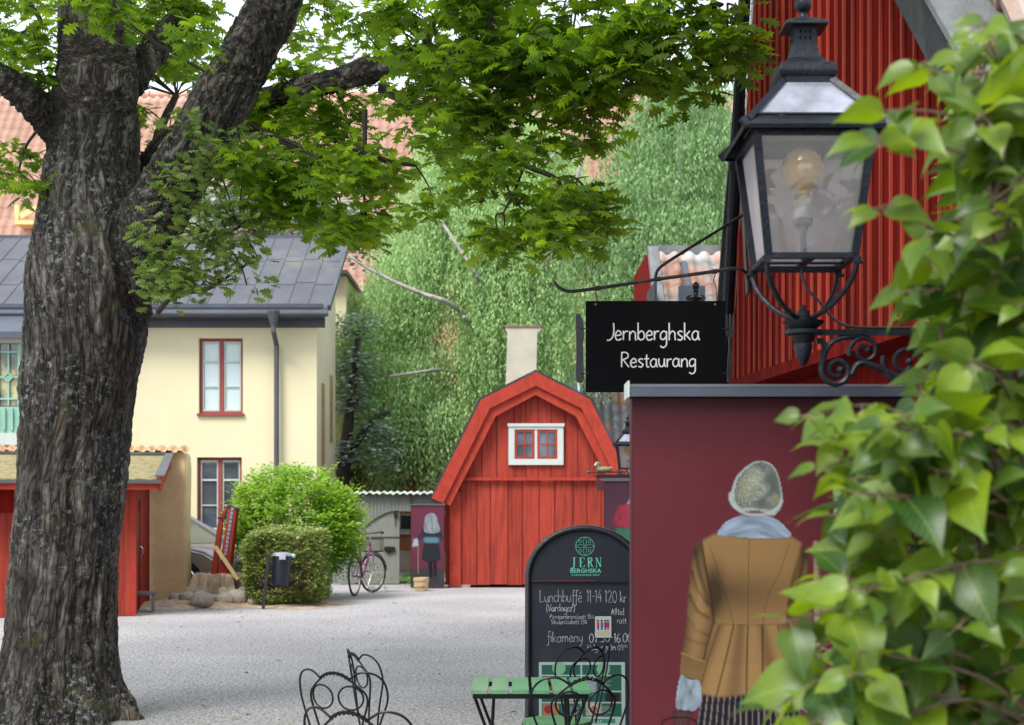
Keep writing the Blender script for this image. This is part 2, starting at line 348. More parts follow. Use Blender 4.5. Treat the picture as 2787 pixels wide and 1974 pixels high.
# ================================================================ ground
def ground_mat():
    m = bpy.data.materials.new('fine_gravel'); m.use_nodes = True; nt = m.node_tree; L = nt.links.new; bs = nt.nodes['Principled BSDF']; bs.inputs['Roughness'].default_value = .95
    bs.inputs['Specular IOR Level'].default_value = .2
    tc = nt.nodes.new('ShaderNodeTexCoord')
    def noise(s, d, r=.6):
        n = nt.nodes.new('ShaderNodeTexNoise'); n.inputs['Scale'].default_value = s; n.inputs['Detail'].default_value = d; n.inputs['Roughness'].default_value = r; L(tc.outputs['Object'], n.inputs[0]); return n
    n1 = noise(34, 9, .8); r1 = nt.nodes.new('ShaderNodeValToRGB'); L(n1.outputs[0], r1.inputs[0])
    r1.color_ramp.elements[0].position = .40; r1.color_ramp.elements[0].color = (.13, .128, .132, 1); r1.color_ramp.elements[1].position = .59; r1.color_ramp.elements[1].color = (.57, .555, .57, 1)
    n2 = noise(.35, 5); r2 = nt.nodes.new('ShaderNodeValToRGB'); L(n2.outputs[0], r2.inputs[0])
    r2.color_ramp.elements[0].position = .35; r2.color_ramp.elements[0].color = (.80, .795, .80, 1); r2.color_ramp.elements[1].position = .65; r2.color_ramp.elements[1].color = (1.05, 1.035, 1.01, 1)
    mx = nt.nodes.new('ShaderNodeMix'); mx.data_type = 'RGBA'; mx.blend_type = 'MULTIPLY'; mx.inputs[0].default_value = 1; L(r1.outputs[0], mx.inputs[6]); L(r2.outputs[0], mx.inputs[7])
    L(mx.outputs[2], bs.inputs['Base Color'])
    n4 = noise(13, 6, .75); r4 = nt.nodes.new('ShaderNodeValToRGB'); L(n4.outputs[0], r4.inputs[0])
    r4.color_ramp.elements[0].position = .38; r4.color_ramp.elements[0].color = (.88, .88, .89, 1); r4.color_ramp.elements[1].position = .6; r4.color_ramp.elements[1].color = (1.12, 1.1, 1.1, 1)
    m4 = nt.nodes.new('ShaderNodeMix'); m4.data_type = 'RGBA'; m4.blend_type = 'MULTIPLY'; m4.inputs[0].default_value = 1; L(mx.outputs[2], m4.inputs[6]); L(r4.outputs[0], m4.inputs[7]); L(m4.outputs[2], bs.inputs['Base Color'])
    n3 = noise(45, 6, .7); bp = nt.nodes.new('ShaderNodeBump'); bp.inputs['Strength'].default_value = .9; bp.inputs['Distance'].default_value = .012; L(n3.outputs[0], bp.inputs['Height']); L(bp.outputs[0], bs.inputs['Normal'])
    return m
g = MB(); g.add([(-400, -60, 0), (400, -60, 0), (400, 700, 0), (-400, 700, 0)], [(0, 1, 2, 3)])
tag(g.build('gravel_ground', ground_mat()), kind='structure')
def pebbles():
    k = 15000; Yp_ = 10.8+13*RNG.random(k)**1.6; Xp_ = RNG.uniform(-.36, .2, k)*Yp_; c = np.stack([Xp_, Yp_, np.full(k, .003)], 1)
    T = np.array([(1, 0, 0), (0, 1, 0), (-1, 0, 0), (0, -1, 0), (.1, 0, 1), (0, 0, -1)]); F0 = np.array([(0, 1, 4), (1, 2, 4), (2, 3, 4), (3, 0, 4), (1, 0, 5), (2, 1, 5), (3, 2, 5), (0, 3, 5)])
    s = RNG.uniform(.003, .0085, (k, 1, 1))*RNG.uniform(.6, 1.3, (k, 1, 3)); a = RNG.uniform(0, 6.28, k); V = T[None]*s; x, y = V[..., 0].copy(), V[..., 1].copy(); V[..., 0] = x*np.cos(a)[:, None]-y*np.sin(a)[:, None]; V[..., 1] = x*np.sin(a)[:, None]+y*np.cos(a)[:, None]
    V = (V*np.array([1, 1, .7])+c[:, None]).reshape(-1, 3); F = (F0[None]+6*np.arange(k)[:, None, None]).reshape(-1, 3)
    return link('loose_pebbles', V, F, M('pebble_stone', (.42, .41, .42), .9, .2, 3, bump=0, isl=.45), None)
tag(pebbles(), kind='stuff')
# sawdust and soil patch round the stump: uneven low mound
def mound(name, cx, cy, rx, ry, h, mat, kind, seed=0):
    n, m = 48, 10; vs = [(cx, cy, h)]; fs = []
    for j in range(1, m+1):
        for i in range(n):
            a = 2*math.pi*i/n; rr = j/m; k = 1+.22*math.sin(3*a+seed)+.12*math.sin(7*a+seed*2)+.08*math.sin(13*a)
            x, y = cx+rx*rr*k*math.cos(a), cy+ry*rr*k*math.sin(a)
            z = h*(1-rr**2)*(0.8+.5*float(vnoise(np.array([x*3, y*3, seed]))))+.004 if j < m else .004
            vs.append((x, y, z))
    for i in range(n): fs.append((0, 1+i, 1+(i+1) % n))
    for j in range(m-1):
        for i in range(n): a = 1+j*n; fs.append((a+i, a+n+i, a+n+(i+1) % n, a+(i+1) % n))
    o = link(name, vs, fs, mat, None, True); return tag(o, kind=kind)
mound('sawdust_ground', PX(590, 24.6), 24.6, 1.5, 1.25, .13, MT['sand'], 'structure', 2)
mound('soil_ground', PX(760, 24.4), 24.3, 1.1, .75, .05, MT['sand'], 'structure', 5)

# ================================================================ tiled roof sheet
def tiles(name, O, U, V, nu, nv, amp, step, mat, parent, sub=6):
    """O corner at eave, U along the eave, V up the slope"""
    O, U, V = Vector(O), Vector(U), Vector(V); N = U.cross(V).normalized()
    if N.z < 0: N = -N
    cols = nu*sub+1; t = np.linspace(0, nu, cols); ph = t % 1
    wv = np.where(ph < .62, np.sin(ph/.62*np.pi), -.45*np.sin((ph-.62)/.38*np.pi))*amp
    jit = RNG.normal(size=(nv, nu+1))*step*.25
    vs = []
    for j in range(nv):
        for e, hh in ((0, step), (1, 0)):
            vv = (j+e)/nv; ro = jit[j][np.minimum(t.astype(int), nu)]
            base = np.array(O)[None, :]+np.array(U)[None, :]*(t/nu)[:, None]+np.array(V)[None, :]*vv
            sag = 0.02*np.sin(ph*np.pi)*(1-e)*0
            vs.append(base+np.array(N)[None, :]*(wv+hh+ro*(1-e)+sag)[:, None])
    vs = np.concatenate(vs); r = 2*nv; i, j = np.meshgrid(np.arange(cols-1), np.arange(r-1)); a = (j*cols+i).ravel()
    F = np.stack([a, a+1, a+cols+1, a+cols], 1)
    o = link(name, vs, F, mat, parent, False); return o

# ================================================================ big tiled building far behind
Yb = 58
big = thing('tiled_building', 'big building with a huge orange clay tile roof behind the trees', 'building', (0, Yb, 0))
zr, ze = PZ(262, Yb+8), PZ(812, Yb)
MB().box(-34, 14.5, Yb+.5, Yb+15, 0, ze).build('wall', M('orange_plaster', (.50, .24, .14), .9, .12, 1, bump=.1, bscale=10), big)
rf = tiles('roof', (-36, Yb-.3, ze), (51.5, 0, 0), (0, 8.3, zr-ze), 134, 22, .07, .07, MT['tile'], big)
b = MB(); b.extr([(-36, Yb+8, zr-.02), (-36, Yb+16.3, ze), (-36, Yb-.2, ze-.05)], (51.5, 0, 0)); b.build('roof_body', MT['tile'], big)
b = MB()
for k in range(60): b.cyl((-36+k*.86, Yb+8, zr+.05), (-36+(k+1)*.86-.03, Yb+8, zr+.07), .17, .2, 10)
b.build('ridge_tiles', MT['tile'], big)
wins = []
for k in range(14):
    x = -30+k*3.2; wins.append(x)
    for zz in (2.2, 5.6):
        f = MB().panel(x, x+1.3, Yb+.38, Yb+.5, zz, zz+1.7, [(x+.12, x+1.18, zz+.12, zz+1.58)]).box(x+.61, x+.69, Yb+.40, Yb+.5, zz+.12, zz+1.58).build('window', MT['white'], big)
        f2 = MB().box(x+.12, x+1.18, Yb+.47, Yb+.5, zz+.12, zz+1.58).build('pane', MT['wglass'], f, local=False)
# yellow hatch frame on the roof at far left
Yh = 60; b = MB(); x0 = PX(60, Yh)
b.box(x0, x0+.75, Yh-.9, Yh+.8, PZ(622, Yh), PZ(612, Yh)); b.box(x0, x0+.16, Yh-.9, Yh-.7, PZ(612, Yh), PZ(570, Yh)); b.bar((x0+.2, Yh-.8, PZ(600, Yh)), (x0+.95, Yh-.8, PZ(575, Yh)), .12, .2)
b.build('roof_hatch', M('yellow_hatch_paint', (.75, .55, .2), .6), big)

# ================================================================ brick house behind gate
Yk = 37
bk = thing('brick_house', 'low red brick house behind the grey gate, half hidden by trees', 'house', (PX(1000, Yk), Yk, 0))
x0, x1 = PX(868, Yk), PX(1215, Yk); zt = PZ(1215, Yk)
wz = (PX(1086, Yk), PX(1122, Yk), PZ(1446, Yk), PZ(1398, Yk))
MB().panel(x0, x1, Yk, Yk+.3, .5, zt, [wz]).box(x0, x0+.3, Yk+.3, Yk+6, .5, zt).box(x1-.3, x1, Yk+.3, Yk+6, .5, zt).build('wall', MT['brick'], bk)
MB().box(x0-.02, x1+.02, Yk-.03, Yk+6, 0, .5).build('plinth', MT['cream'], bk)
MB().box(x0-.1, x1+.1, Yk-.12, Yk-.002, PZ(1318, Yk), PZ(1312, Yk)).build('string_course', MT['dred'], bk)
wf = MB().panel(wz[0]+.002, wz[1]-.002, Yk+.02, Yk+.1, wz[2]+.002, wz[3]-.002, [(wz[0]+.04, wz[1]-.04, wz[2]+.05, wz[3]-.05)]).box(wz[0]-.05, wz[1]+.05, Yk-.1, Yk-.003, wz[2]-.08, wz[2]).build('window', MT['white'], bk)
MB().box(wz[0]+.04, wz[1]-.04, Yk+.07, Yk+.09, wz[2]+.05, wz[3]-.05).build('pane', MT['wglass'], wf)
b = MB(); b.extr([(x0-.1, Yk-.1, zt), (x0-.4, Yk+3, zt+1.7), (x0-.4, Yk+6.4, zt-.1)], (x1-x0+.8, 0, 0)); b.build('roof', MT['tilegrey'], bk)

# ================================================================ yellow house
Yf = 31.0; Yr = 34.3
yh = thing('yellow_house', 'pale yellow plaster house with grey sheet metal roof and red windows', 'house', (PX(700, Yf), Yf, 0))
xr = PX(862, Yf); xl = -17.5; zw = PZ(850, Yf)
W1 = (PX(541, Yf), PX(661, Yf), PZ(1126, Yf), PZ(921, Yf)); W2 = (PX(536, Yf), PX(658, Yf), PZ(1450, Yf), PZ(1245, Yf))
MB().panel(xl, xr, Yf, Yf+.25, 0, zw, [W1, W2]).build('front_wall', MT['yellow'], yh)
b = MB(); b.extr([(xr-.25, Yf+.25, 0), (xr-.25, Yr, 0), (xr-.25, Yr, zw+2.0), (xr-.25, Yf+.25, zw)], (.25, 0, 0)); b.box(xl, xr-.25, Yr-.25, Yr, 0, zw+1.9); b.build('side_wall', MT['yellow_side'], yh)
for (a, bb, c, d), blind in ((W1, True), (W2, False)):
    f = MB().panel(a+.002, bb-.002, Yf+.09, Yf+.18, c+.002, d-.002, [(a+.055, (a+bb)/2-.045, c+.055, d-.055), ((a+bb)/2+.045, bb-.055, c+.055, d-.055)]).box(a-.03, bb+.03, Yf-.06, Yf-.002, c-.05, c+.0015).build('window', MT['wred'], yh)
    sh = MB()
    for u0, u1 in ((a+.055, (a+bb)/2-.045), ((a+bb)/2+.045, bb-.055)):
        zc = c+(d-c)*.70
        sh.panel(u0+.003, u1-.003, Yf+.11, Yf+.16, c+.058, d-.058, [(u0+.03, u1-.03, c+.10, c+(d-c)*.355), (u0+.03, u1-.03, c+(d-c)*.355+.025, zc-.02), (u0+.03, u1-.03, zc+.02, d-.10)])
    sh.build('sash', MT['white'], f)
    MB().box(a+.09, bb-.09, Yf+.145, Yf+.155, c+.09, d-.09).build('pane', MT['wglass'] if not blind else M('blind_glass', (.50, .60, .63), .12, .04, 2, (1, 1, 8), 0, spec=.8), f)
# roof: standing seam sheet
zeave, Ye = PZ(838, 30.5), 30.5; ztop = PZ(646, Yr)
xe = PX(893, Ye); xt = PX(915, Yr)
rfp = MB(); rfp.hexa([(xl, Ye, zeave-.06), (xe, Ye, zeave-.06), (xe, Yr+.1, ztop-.06), (xl, Yr+.1, ztop-.06)], [(xl, Ye, zeave), (xe, Ye, zeave), (xe, Yr+.1, ztop), (xl, Yr+.1, ztop)])
for k in range(34):
    x = xe-.02-k*.425; s = (.06 if k % 1 == 0 else 0)
    rfp.bar((x, Ye, zeave+.010), (x-.0, Yr+.1, ztop+.010), .018, .012)
for k in range(1, 3):
    f = k/3
    for q in range(33):
        x = xe-.04-q*.425; o2 = (.0 if q % 2 else .1); y = Ye+(Yr+.1-Ye)*(f-o2*.3); z = zeave+(ztop-zeave)*(f-o2*.3); rfp.bar((x-.39, y, z+.006), (x-.0, y, z+.006), .014, .006)
rfp.build('roof', MT['zinc'], yh)
MB().box(xl, xe+.03, Yr+.1, Yr+.25, ztop-.1, ztop+.07).bar((xe+.02, Ye, zeave), (xe+.02, Yr+.1, ztop), .06, .12).build('roof_edge', MT['dzinc'], yh)
b = MB(); zg = PZ(872, Yf)
prof = [(.0, 0), (-.05, .01), (-.05, .16), (-.1, .18), (-.14, .26), (-.34, .28), (-.38, .34), (-.52, .36), (-.52, .44), (0, .44)]
b.extr([(xl, Yf+y-.003, zg-.06+z-.10) for y, z in prof], (xr+.18-xl, 0, 0))
b.build('cornice', MT['dzinc'], yh)
gz = zeave-.12
b = MB(); vs = []
b.tube([(xl, Ye-.03, gz), (xe+.0, Ye-.03, gz)], .07, 10); b.build('gutter', MT['dzinc'], yh)
xd = PX(745, Ye)
MB().lathe([(.15, 0), (.15, -.02), (.07, -.26), (.055, -.3)], (xd, Ye-.04, gz+.05), 10).tube([(xd, Ye-.04, gz-.2), (xd, Ye-.04, gz-.36), (xd, Yf-.14, gz-.62), (xd, Yf-.14, .1)], .055, 10).build('downpipe', MT['zinc'], yh)
for k in range(7): pass
for y0, z0, z1 in ((31.75, 2.4, 4.3), (33.2, 3.1, 4.6)): MB().box(xr-.005, xr+.02, y0, y0+.45, z0, z1).build('side_shutter', M('ochre_shutter', (.38, .25, .1), .8), yh)
# rear wing
b = MB().box(PX(880, 36), PX(942, 36), 36, 40, 0, PZ(745, 36)); b.box(PX(905, 36), PX(950, 36), 35.6, 36, PZ(1000, 36), PZ(925, 36)-.2); b.build('rear_wing', MT['yellow_side'], yh)
b = MB(); b.box(PX(870, 35.8), PX(948, 35.8), 35.6, 40.3, PZ(748, 35.8), PZ(738, 35.8)); b.build('rear_roof', MT['dzinc'], yh)
# glazed green veranda at far left
vx1 = PX(64, 29.3); vx0 = vx1-4.2; Yv = 29.3
vr = MB(); zt = PZ(875, Yv); zb_ = PZ(908, Yv)
vr.hexa([(vx0, Yv-.35, zb_-.12), (vx1+.35, Yv-.35, zb_-.12), (vx1+.2, Yf-.6, zt+.1), (vx0, Yf-.6, zt+.1)], [(vx0, Yv-.35, zb_), (vx1+.35, Yv-.35, zb_), (vx1+.2, Yf-.6, zt+.25), (vx0, Yf-.6, zt+.25)])
vr.build('veranda_roof', MT['dzinc'], yh)
MB().box(vx0, vx1+.1, Yv-.12, Yf-.01, PZ(935, Yv), PZ(918, Yv)).box(vx0, vx1+.12, Yv-.15, Yf-.02, PZ(1212, Yv), PZ(1180, Yv)).build('veranda_trim', MT['white'], yh)
va = MB(); zs, zl = PZ(1105, Yv), PZ(936, Yv); x = vx1
va.box(vx0, vx1, Yv-.06, Yv-.0, PZ(1180, Yv), PZ(1108, Yv))
while x > vx0+.5:
    va.box(x-.09, x, Yv-.08, Yv+.02, zs-.03, zl)
    va.box(x-.30, x-.27, Yv-.05, Yv, zs, zl)
    for zz in (.12, .55, 1.05): va.box(x-.48, x-.09, Yv-.052, Yv-.004, zs+zz, zs+zz+.035)
    zd = zs+.57
    for a in (0, 1, 2, 3): va.bar((x-.285+.09*math.cos(a*math.pi/2), Yv-.055, zd+.09*math.sin(a*math.pi/2)), (x-.285+.09*math.cos((a+1)*math.pi/2), Yv-.055, zd+.09*math.sin((a+1)*math.pi/2)), .02, .03)
    x -= .48
for k in range(26): va.box(vx1-.03-k*.15-.05, vx1-.03-k*.15, Yv-.10, Yv-.065, PZ(1172, Yv), PZ(1112, Yv))
va.build('veranda_frame', MT['mint'], yh)
MB().box(vx0, vx1-.02, Yv+.005, Yv+.015, zs, zl).build('veranda_glass', M('veranda_glass', (.14, .15, .12), .08, .5, 2.5, bump=0, col2=(.45, .4, .2), thr=(.5, .6), spec=.8), yh)
x = vx1-.285; rg_ = M('red_glass', (.2, .01, .01), .1)
while x > vx0+.5:
    MB().extr([(x+.07, Yv-.045, zs+.57), (x, Yv-.045, zs+.64), (x-.07, Yv-.045, zs+.57), (x, Yv-.045, zs+.50)], (0, .03, 0)).build('red_glass_lozenge', rg_, yh); x -= .48
MB().box(vx0, vx1+.05, Yv, Yf-.02, 0, PZ(1213, Yv)).build('veranda_base', MT['ochre'], yh)

# ================================================================ ochre wall with tile coping
Yo = 25.6
ow = thing('plaster_wall', 'ochre plaster wall with clay tile coping and a rounded free end', 'wall', (PX(430, Yo), Yo, 0))
xe = PX(508, Yo); zt0 = PZ(1226, Yo)
b = MB(); prof = [(-14, 0), (xe-.02, 0), (xe, .4), (xe-.02, 1.2), (xe+.0, zt0-.3), (xe-.02, zt0-.1), (xe-.06, zt0-.02), (xe-.12, zt0), (-14, zt0)]
b.extr([(x, Yo, z) for x, z in prof], (0, .42, 0)); b.build('wall_body', MT['ochre'], ow, bevel=.03)
tiles('coping', (-12.0, Yo-.10, zt0-.055), (12.0+xe+.03, 0, 0), (0, .34, .12), 34, 2, .045, .03, MT['ochre'] if 0 else M('sandy_clay_tile', (.44, .27, .15), .9, .3, 8, bump=.2), ow, 8)

# ================================================================ red shed
th = R(11); Cx, Cy = -5.64, 22.0
sh = thing('red_shed', 'red wooden shed with mossy lean-to roof, slit window and lettered board', 'shed', (Cx, Cy, 0), th)
def shb(mb, name, mat, bevel=0, par=None):
    o = mb.build(name, mat, par or sh, local=True, bevel=bevel); return o
hE, hT = 2.02, 2.44
b = MB(); x = -4.0; k = 0
while x < -.08:
    wd = .155+.03*random.random(); x2 = min(x+wd, -.07); b.box(x, x2-.006, -.0-.006*(k % 2), .03, 0.01, hE); x = x2; k += 1
shb(b, 'front_wall', MT['red'])
b = MB(); y = .06; k = 0
while y < 3.49:
    y2 = min(y+.17, 3.5)
    if not (.6 < y < 1.35): b.hexa([(-.03, y, 0), (0-.006*(k % 2), y, 0), (0-.006*(k % 2), y2-.006, 0), (-.03, y2-.006, 0)], [(-.03, y, hE+.1*y), (0, y, hE+.1*y), (0, y2-.006, hE+.1*y2), (-.03, y2-.006, hE+.1*y2)])
    y = y2; k += 1
b.box(-.03, -.002, .6, 1.5, 1.75, 2.1)
shb(b, 'side_wall', MT['red'])
MB_ = MB().box(-.075, .012, -.012, .055, 0, hE); shb(MB_, 'corner_post', MT['redtrim'])
MBs = MB().box(-.02, .03, 3.5, 3.6, 0, hE+.3); shb(MBs, 'corner_post', MT['redtrim'])
d = MB(); 
for k in range(5): d.box(-.028, -.012, .62+k*.175, .62+k*.175+.17, .02, 1.72)
do = shb(d, 'door', MT['dred']); 
shb(MB().box(-.011, -.004, .95, 1.08, .75, 1.55), 'slit_window', MT['black'], par=do)
shb(MB().tube([(-.005, 1.36, 1.0), (.03, 1.36, .98), (.03, 1.36, .88), (-.005, 1.36, .86)], .012, 8), 'handle', MT['chrome'], par=do)
b = MB(); b.hexa([(-4.2, -.42, hE-.06), (.34, -.42, hE-.06), (.34, 3.6, hT), (-4.2, 3.6, hT)], [(-4.2, -.42, hE+.03), (.34, -.42, hE+.03), (.34, 3.6, hT+.09), (-4.2, 3.6, hT+.09)])
shb(b, 'roof', MT['moss'])
b = MB(); b.bar((.37, -.46, hE-.05), (.37, 3.62, hT+.0), .05, .22); b.box(-4.2, .34, -.47, -.43, hE-.13, hE-.03); shb(b, 'fascia', MT['redtrim'])
b = MB(); b.bar((.375, -.47, hE+.07), (.375, 3.62, hT+.13), .14, .02); b.bar((-4.2, -.475, hE-.015), (.4, -.475, hE-.015), .07, .05); b.box(-4.2, .3, 3.5, 3.62, hT+.092, hT+.14); shb(b, 'roof_flashing', MT['zinc'])
b = MB().box(-2.6, -.9, -.05, -.012, 1.55, 1.98); nb = shb(b, 'name_board', MT['dred'])
# bench by the shed
bn = thing('bench', 'small grey plank bench beside the red shed door', 'bench', (PX(388, 22.9), 22.9, 0), th)
MB().box(-.22, .22, -.16, .16, .27, .31).build('seat', MT['greywood'], bn, local=True, bevel=.006)
for s in (-1, 1): MB().box(s*.16-.02, s*.16+.02, -.14, .14, 0, .27).build('leg', MT['greywood'], bn, local=True)

# ================================================================ grey gate wall
Yg = 30.6
gw = thing('gate', 'grey green boarded gate with arched wicket door and black lock', 'gate', (PX(1040, Yg), Yg, 0))
gx0, gx1 = PX(905, Yg), PX(1118, Yg); gz = PZ(1348, Yg); dx0, dx1 = PX(1087, Yg), gx1
b = MB().panel(gx0, gx1, Yg, Yg+.06, .02, gz, [(dx0, dx1+.0, .02, PZ(1392, Yg))])
x = gx0
while x < gx1:
    z0 = PZ(1392, Yg) if x > dx0-.03 else PZ(1405, Yg)-(.35*((PX(1060, Yg)-x)/1.0)**2 if x < PX(1060, Yg) else 0)
    b.box(x, x+.02, Yg-.014, Yg-.002, max(z0, 1.0), gz); x += .075
b.build('board_wall', MT['gate'], gw)
arc = [P(985+100*(k/10), 1441-50*math.sin(min(1, k/10+.02)*math.pi/2), Yg-.02) for k in range(11)]
MB().tube(arc, .012, 6).bar(P(985, 1462, Yg-.01), P(1086, 1462, Yg-.01), .02, .01).build('arch_trim', MT['twig'], gw)
MB().box(PX(1046, Yg), PX(1075, Yg), Yg-.05, Yg-.003, PZ(1501, Yg), PZ(1488, Yg)).box(PX(1055, Yg), PX(1064, Yg), Yg-.05, Yg-.003, PZ(1506, Yg), PZ(1501, Yg)).build('lock', MT['black'], gw, bevel=.01)
MB().box(PX(1072, Yg), PX(1081, Yg), Yg-.05, Yg-.003, PZ(1408, Yg), PZ(1392, Yg)).cyl(P(1076, 1408, Yg-.03), P(1076, 1432, Yg-.03), .008).build('latch', MT['black'], gw)
tiles('coping', (gx0-.1, Yg-.15, gz), (PX(1185, Yg)-gx0+.1, 0, 0), (0, .35, .07), 16, 1, .025, .02, MT['white'], gw)
MB().box(gx1, PX(1200, Yg), Yg+.05, Yg+.2, 0, gz).build('wall_stub', MT['gate'], gw)
# strip of lawn behind the opening
tag(MB().box(PX(1075, 31.5), PX(1150, 31.5), 31.3, 36.5, .0, .02).build('lawn', M('lawn_grass', (.08, .17, .03), .9, .4, 30, bump=.4), None), kind='structure')

# ================================================================ red gambrel barn
Yn = 29.5
bn = thing('gambrel_barn', 'small red timber barn with gambrel gable and white framed window', 'barn', (PX(1457, Yn), Yn, 0))
Bp = lambda px, py, Y=Yn: P(px, py, Y)
OUT = [(1175, 1357), (1309, 1088), (1458, 1013), (1607, 1088), (1741, 1357)]
MID = [(1206, 1370), (1333, 1112), (1458, 1050), (1583, 1112), (1710, 1370)]
INN = [(1236, 1352), (1262, 1292), (1271, 1270), (1268, 1262), (1340, 1143), (1350, 1139), (1352, 1126), (1458, 1075), (1563, 1126), (1566, 1139), (1576, 1143), (1648, 1262), (1645, 1270), (1654, 1292), (1680, 1352)]
def band(o, i, Y, t):          # gable board between two outlines, split into quads
    b = MB()
    return b
def gband(A, Bq, Y, t):
    b = MB(); m = len(A)
    for k in range(m-1):
        p = [P(*A[k], Y), P(*A[k+1], Y), P(*Bq[k+1], Y), P(*Bq[k], Y)]; b.extr(p, (0, t, 0))
    return b
IN5 = [(1225, 1377), (1349, 1133), (1458, 1075), (1567, 1133), (1691, 1377)]
bb = gband(OUT, MID, Yn-.30, .04); bb.build('barge_board', MT['redtrim'], bn)
bb = gband([(x+0, y-2) for x, y in MID], IN5, Yn-.24, .045); bb.build('inner_barge_board', MT['redtrim'], bn)
# roof
b = MB(); oo = [P(*q, Yn-.26) for q in OUT]
c0 = P(1458, 1200, Yn-.26); th_ = []
for q in oo: d_ = (q-c0).normalized(); th_.append(q+Vector((d_.x, 0, d_.z))*.05)
for k in range(4): b.hexa([oo[k], oo[k+1], oo[k+1]+Vector((0, 7, 0)), oo[k]+Vector((0, 7, 0))], [th_[k], th_[k+1], th_[k+1]+Vector((0, 7, 0)), th_[k]+Vector((0, 7, 0))])
rf = b.build('roof', MT['darkwood'], bn)
ch = MB(); Yc = 33.0; cxs = [(1376, 1060), (1381, 905), (1375, 897), (1375, 890), (1474, 890), (1474, 897), (1462, 905), (1459, 1060)]
ch.extr([P(x, y, Yc) for x, y in cxs], (0, .75, 0)); cho = ch.build('chimney', MT['cream'], rf)
MB().box(PX(1372, Yc), PX(1477, Yc), Yc-.03, Yc+.78, PZ(890, Yc), PZ(886, Yc)).build('chimney_cap', M('rusty_cap', (.25, .14, .1), .8, .3, 6), cho)
# boards
def top_z(x):
    pts = [P(*q, Yn) for q in IN5]
    if x <= pts[0].x: return pts[0].z
    for k in range(4):
        if pts[k].x <= x <= pts[k+1].x:
            f = (x-pts[k].x)/(pts[k+1].x-pts[k].x); return pts[k].z*(1-f)+pts[k+1].z*f+.12
    return pts[4].z
bx0, bx1 = PX(1212, Yn), PX(1704, Yn)
b = MB(); x = bx0; zl = PZ(1304, Yn); k = 0; low = MB()
ws = [.28, .36, .27, .35, .29, .34, .31, .37, .28]
while x < bx1-.02:
    x2 = min(x+ws[k % 9], bx1); 
    low.box(x, x2-.012, Yn-.012*(k % 2), Yn+.03, PZ(1597, Yn)+.03+.02*random.random(), zl); x = x2; k += 1
low.build('lower_wall', MT['red'], bn)
b = MB(); x = PX(1225, Yn); k = 0
while x < PX(1692, Yn):
    x2 = x+ws[(k*2+1) % 9]*.9; z0 = PZ(1300, Yn)
    t1, t2 = max(top_z(x), z0+.01), max(top_z(x2), z0+.01)
    xm = PX(1458, Yn)
    y = Yn-.03-.012*(k % 2)
    if x < xm < x2:
        tm = top_z(xm); b.extr([(x, y, z0), (x2-.01, y, z0), (x2-.01, y, t2), (xm, y, tm), (x, y, t1)], (0, .04, 0))
    else: b.extr([(x, y, z0), (x2-.01, y, z0), (x2-.01, y, t2), (x, y, t1)], (0, .04, 0))
    x = x2; k += 1
b.build('gable_wall', MT['red'], bn)
MB().box(PX(1262, Yn), PX(1660, Yn), Yn-.10, Yn-.05, zl-.03, zl+.03).build('ledge_board', MT['redtrim'], bn)
MB().box(PX(1224, Yn), PX(1254, Yn), Yn-.07, Yn-.014, .03, PZ(1340, Yn)).build('corner_board', MT['redtrim'], bn)
MB().box(PX(1662, Yn), PX(1692, Yn), Yn-.07, Yn-.014, .03, PZ(1340, Yn)).build('corner_board', MT['redtrim'], bn)
MB().box(bx0, bx0+.04, Yn+.03, Yn+6.4, .05, 2.0).box(bx1-.04, bx1, Yn+.03, Yn+6.4, .05, 2.0).extr([P(*q, Yn+6.4) for q in [(1212, 1590), (1212, 1350), (1340, 1110), (1458, 1050), (1576, 1110), (1704, 1350), (1704, 1590)]], (0, .04, 0)).build('rear_walls', MT['red'], bn)
MB().box(bx0+.1, bx0+.5, Yn-.02, Yn+.3, 0, .06).box(bx1-.5, bx1-.1, Yn-.02, Yn+.3, 0, .06).box(bx0+1.6, bx0+1.9, Yn+.02, Yn+.3, 0, .05).build('foundation_stone', MT['stone'], bn)
wx0, wx1, wz0, wz1 = PX(1384, Yn), PX(1533, Yn), PZ(1266, Yn), PZ(1155, Yn)
fr = MB().panel(wx0, wx1, Yn-.10, Yn-.05, wz0, wz1, [(wx0+.12, wx1-.12, wz0+.12, wz1-.11)]).box(wx0-.02, wx1+.02, Yn-.125, Yn-.105, wz1-.05, wz1+.01).box((wx0+wx1)/2-.025, (wx0+wx1)/2+.025, Yn-.09, Yn-.055, wz0+.122, wz1-.112).build('window', MT['white'], bn)
sa = MB(); pn = MB()
for a, c in ((wx0+.122, (wx0+wx1)/2-.027), ((wx0+wx1)/2+.027, wx1-.122)):
    z0, z1 = wz0+.125, wz1-.115; m_ = (a+c)/2; zm = (z0+z1)/2
    sa.panel(a, c, Yn-.085, Yn-.05, z0, z1, [(a+.045, m_-.012, z0+.045, zm-.012), (m_+.012, c-.045, z0+.045, zm-.012), (a+.045, m_-.012, zm+.012, z1-.045), (m_+.012, c-.045, zm+.012, z1-.045)])
    pn.box(a+.04, c-.04, Yn-.06, Yn-.055, z0+.04, z1-.04)
sa.build('sash', MT['redtrim'], fr); pn.build('pane', MT['wglass'], fr)

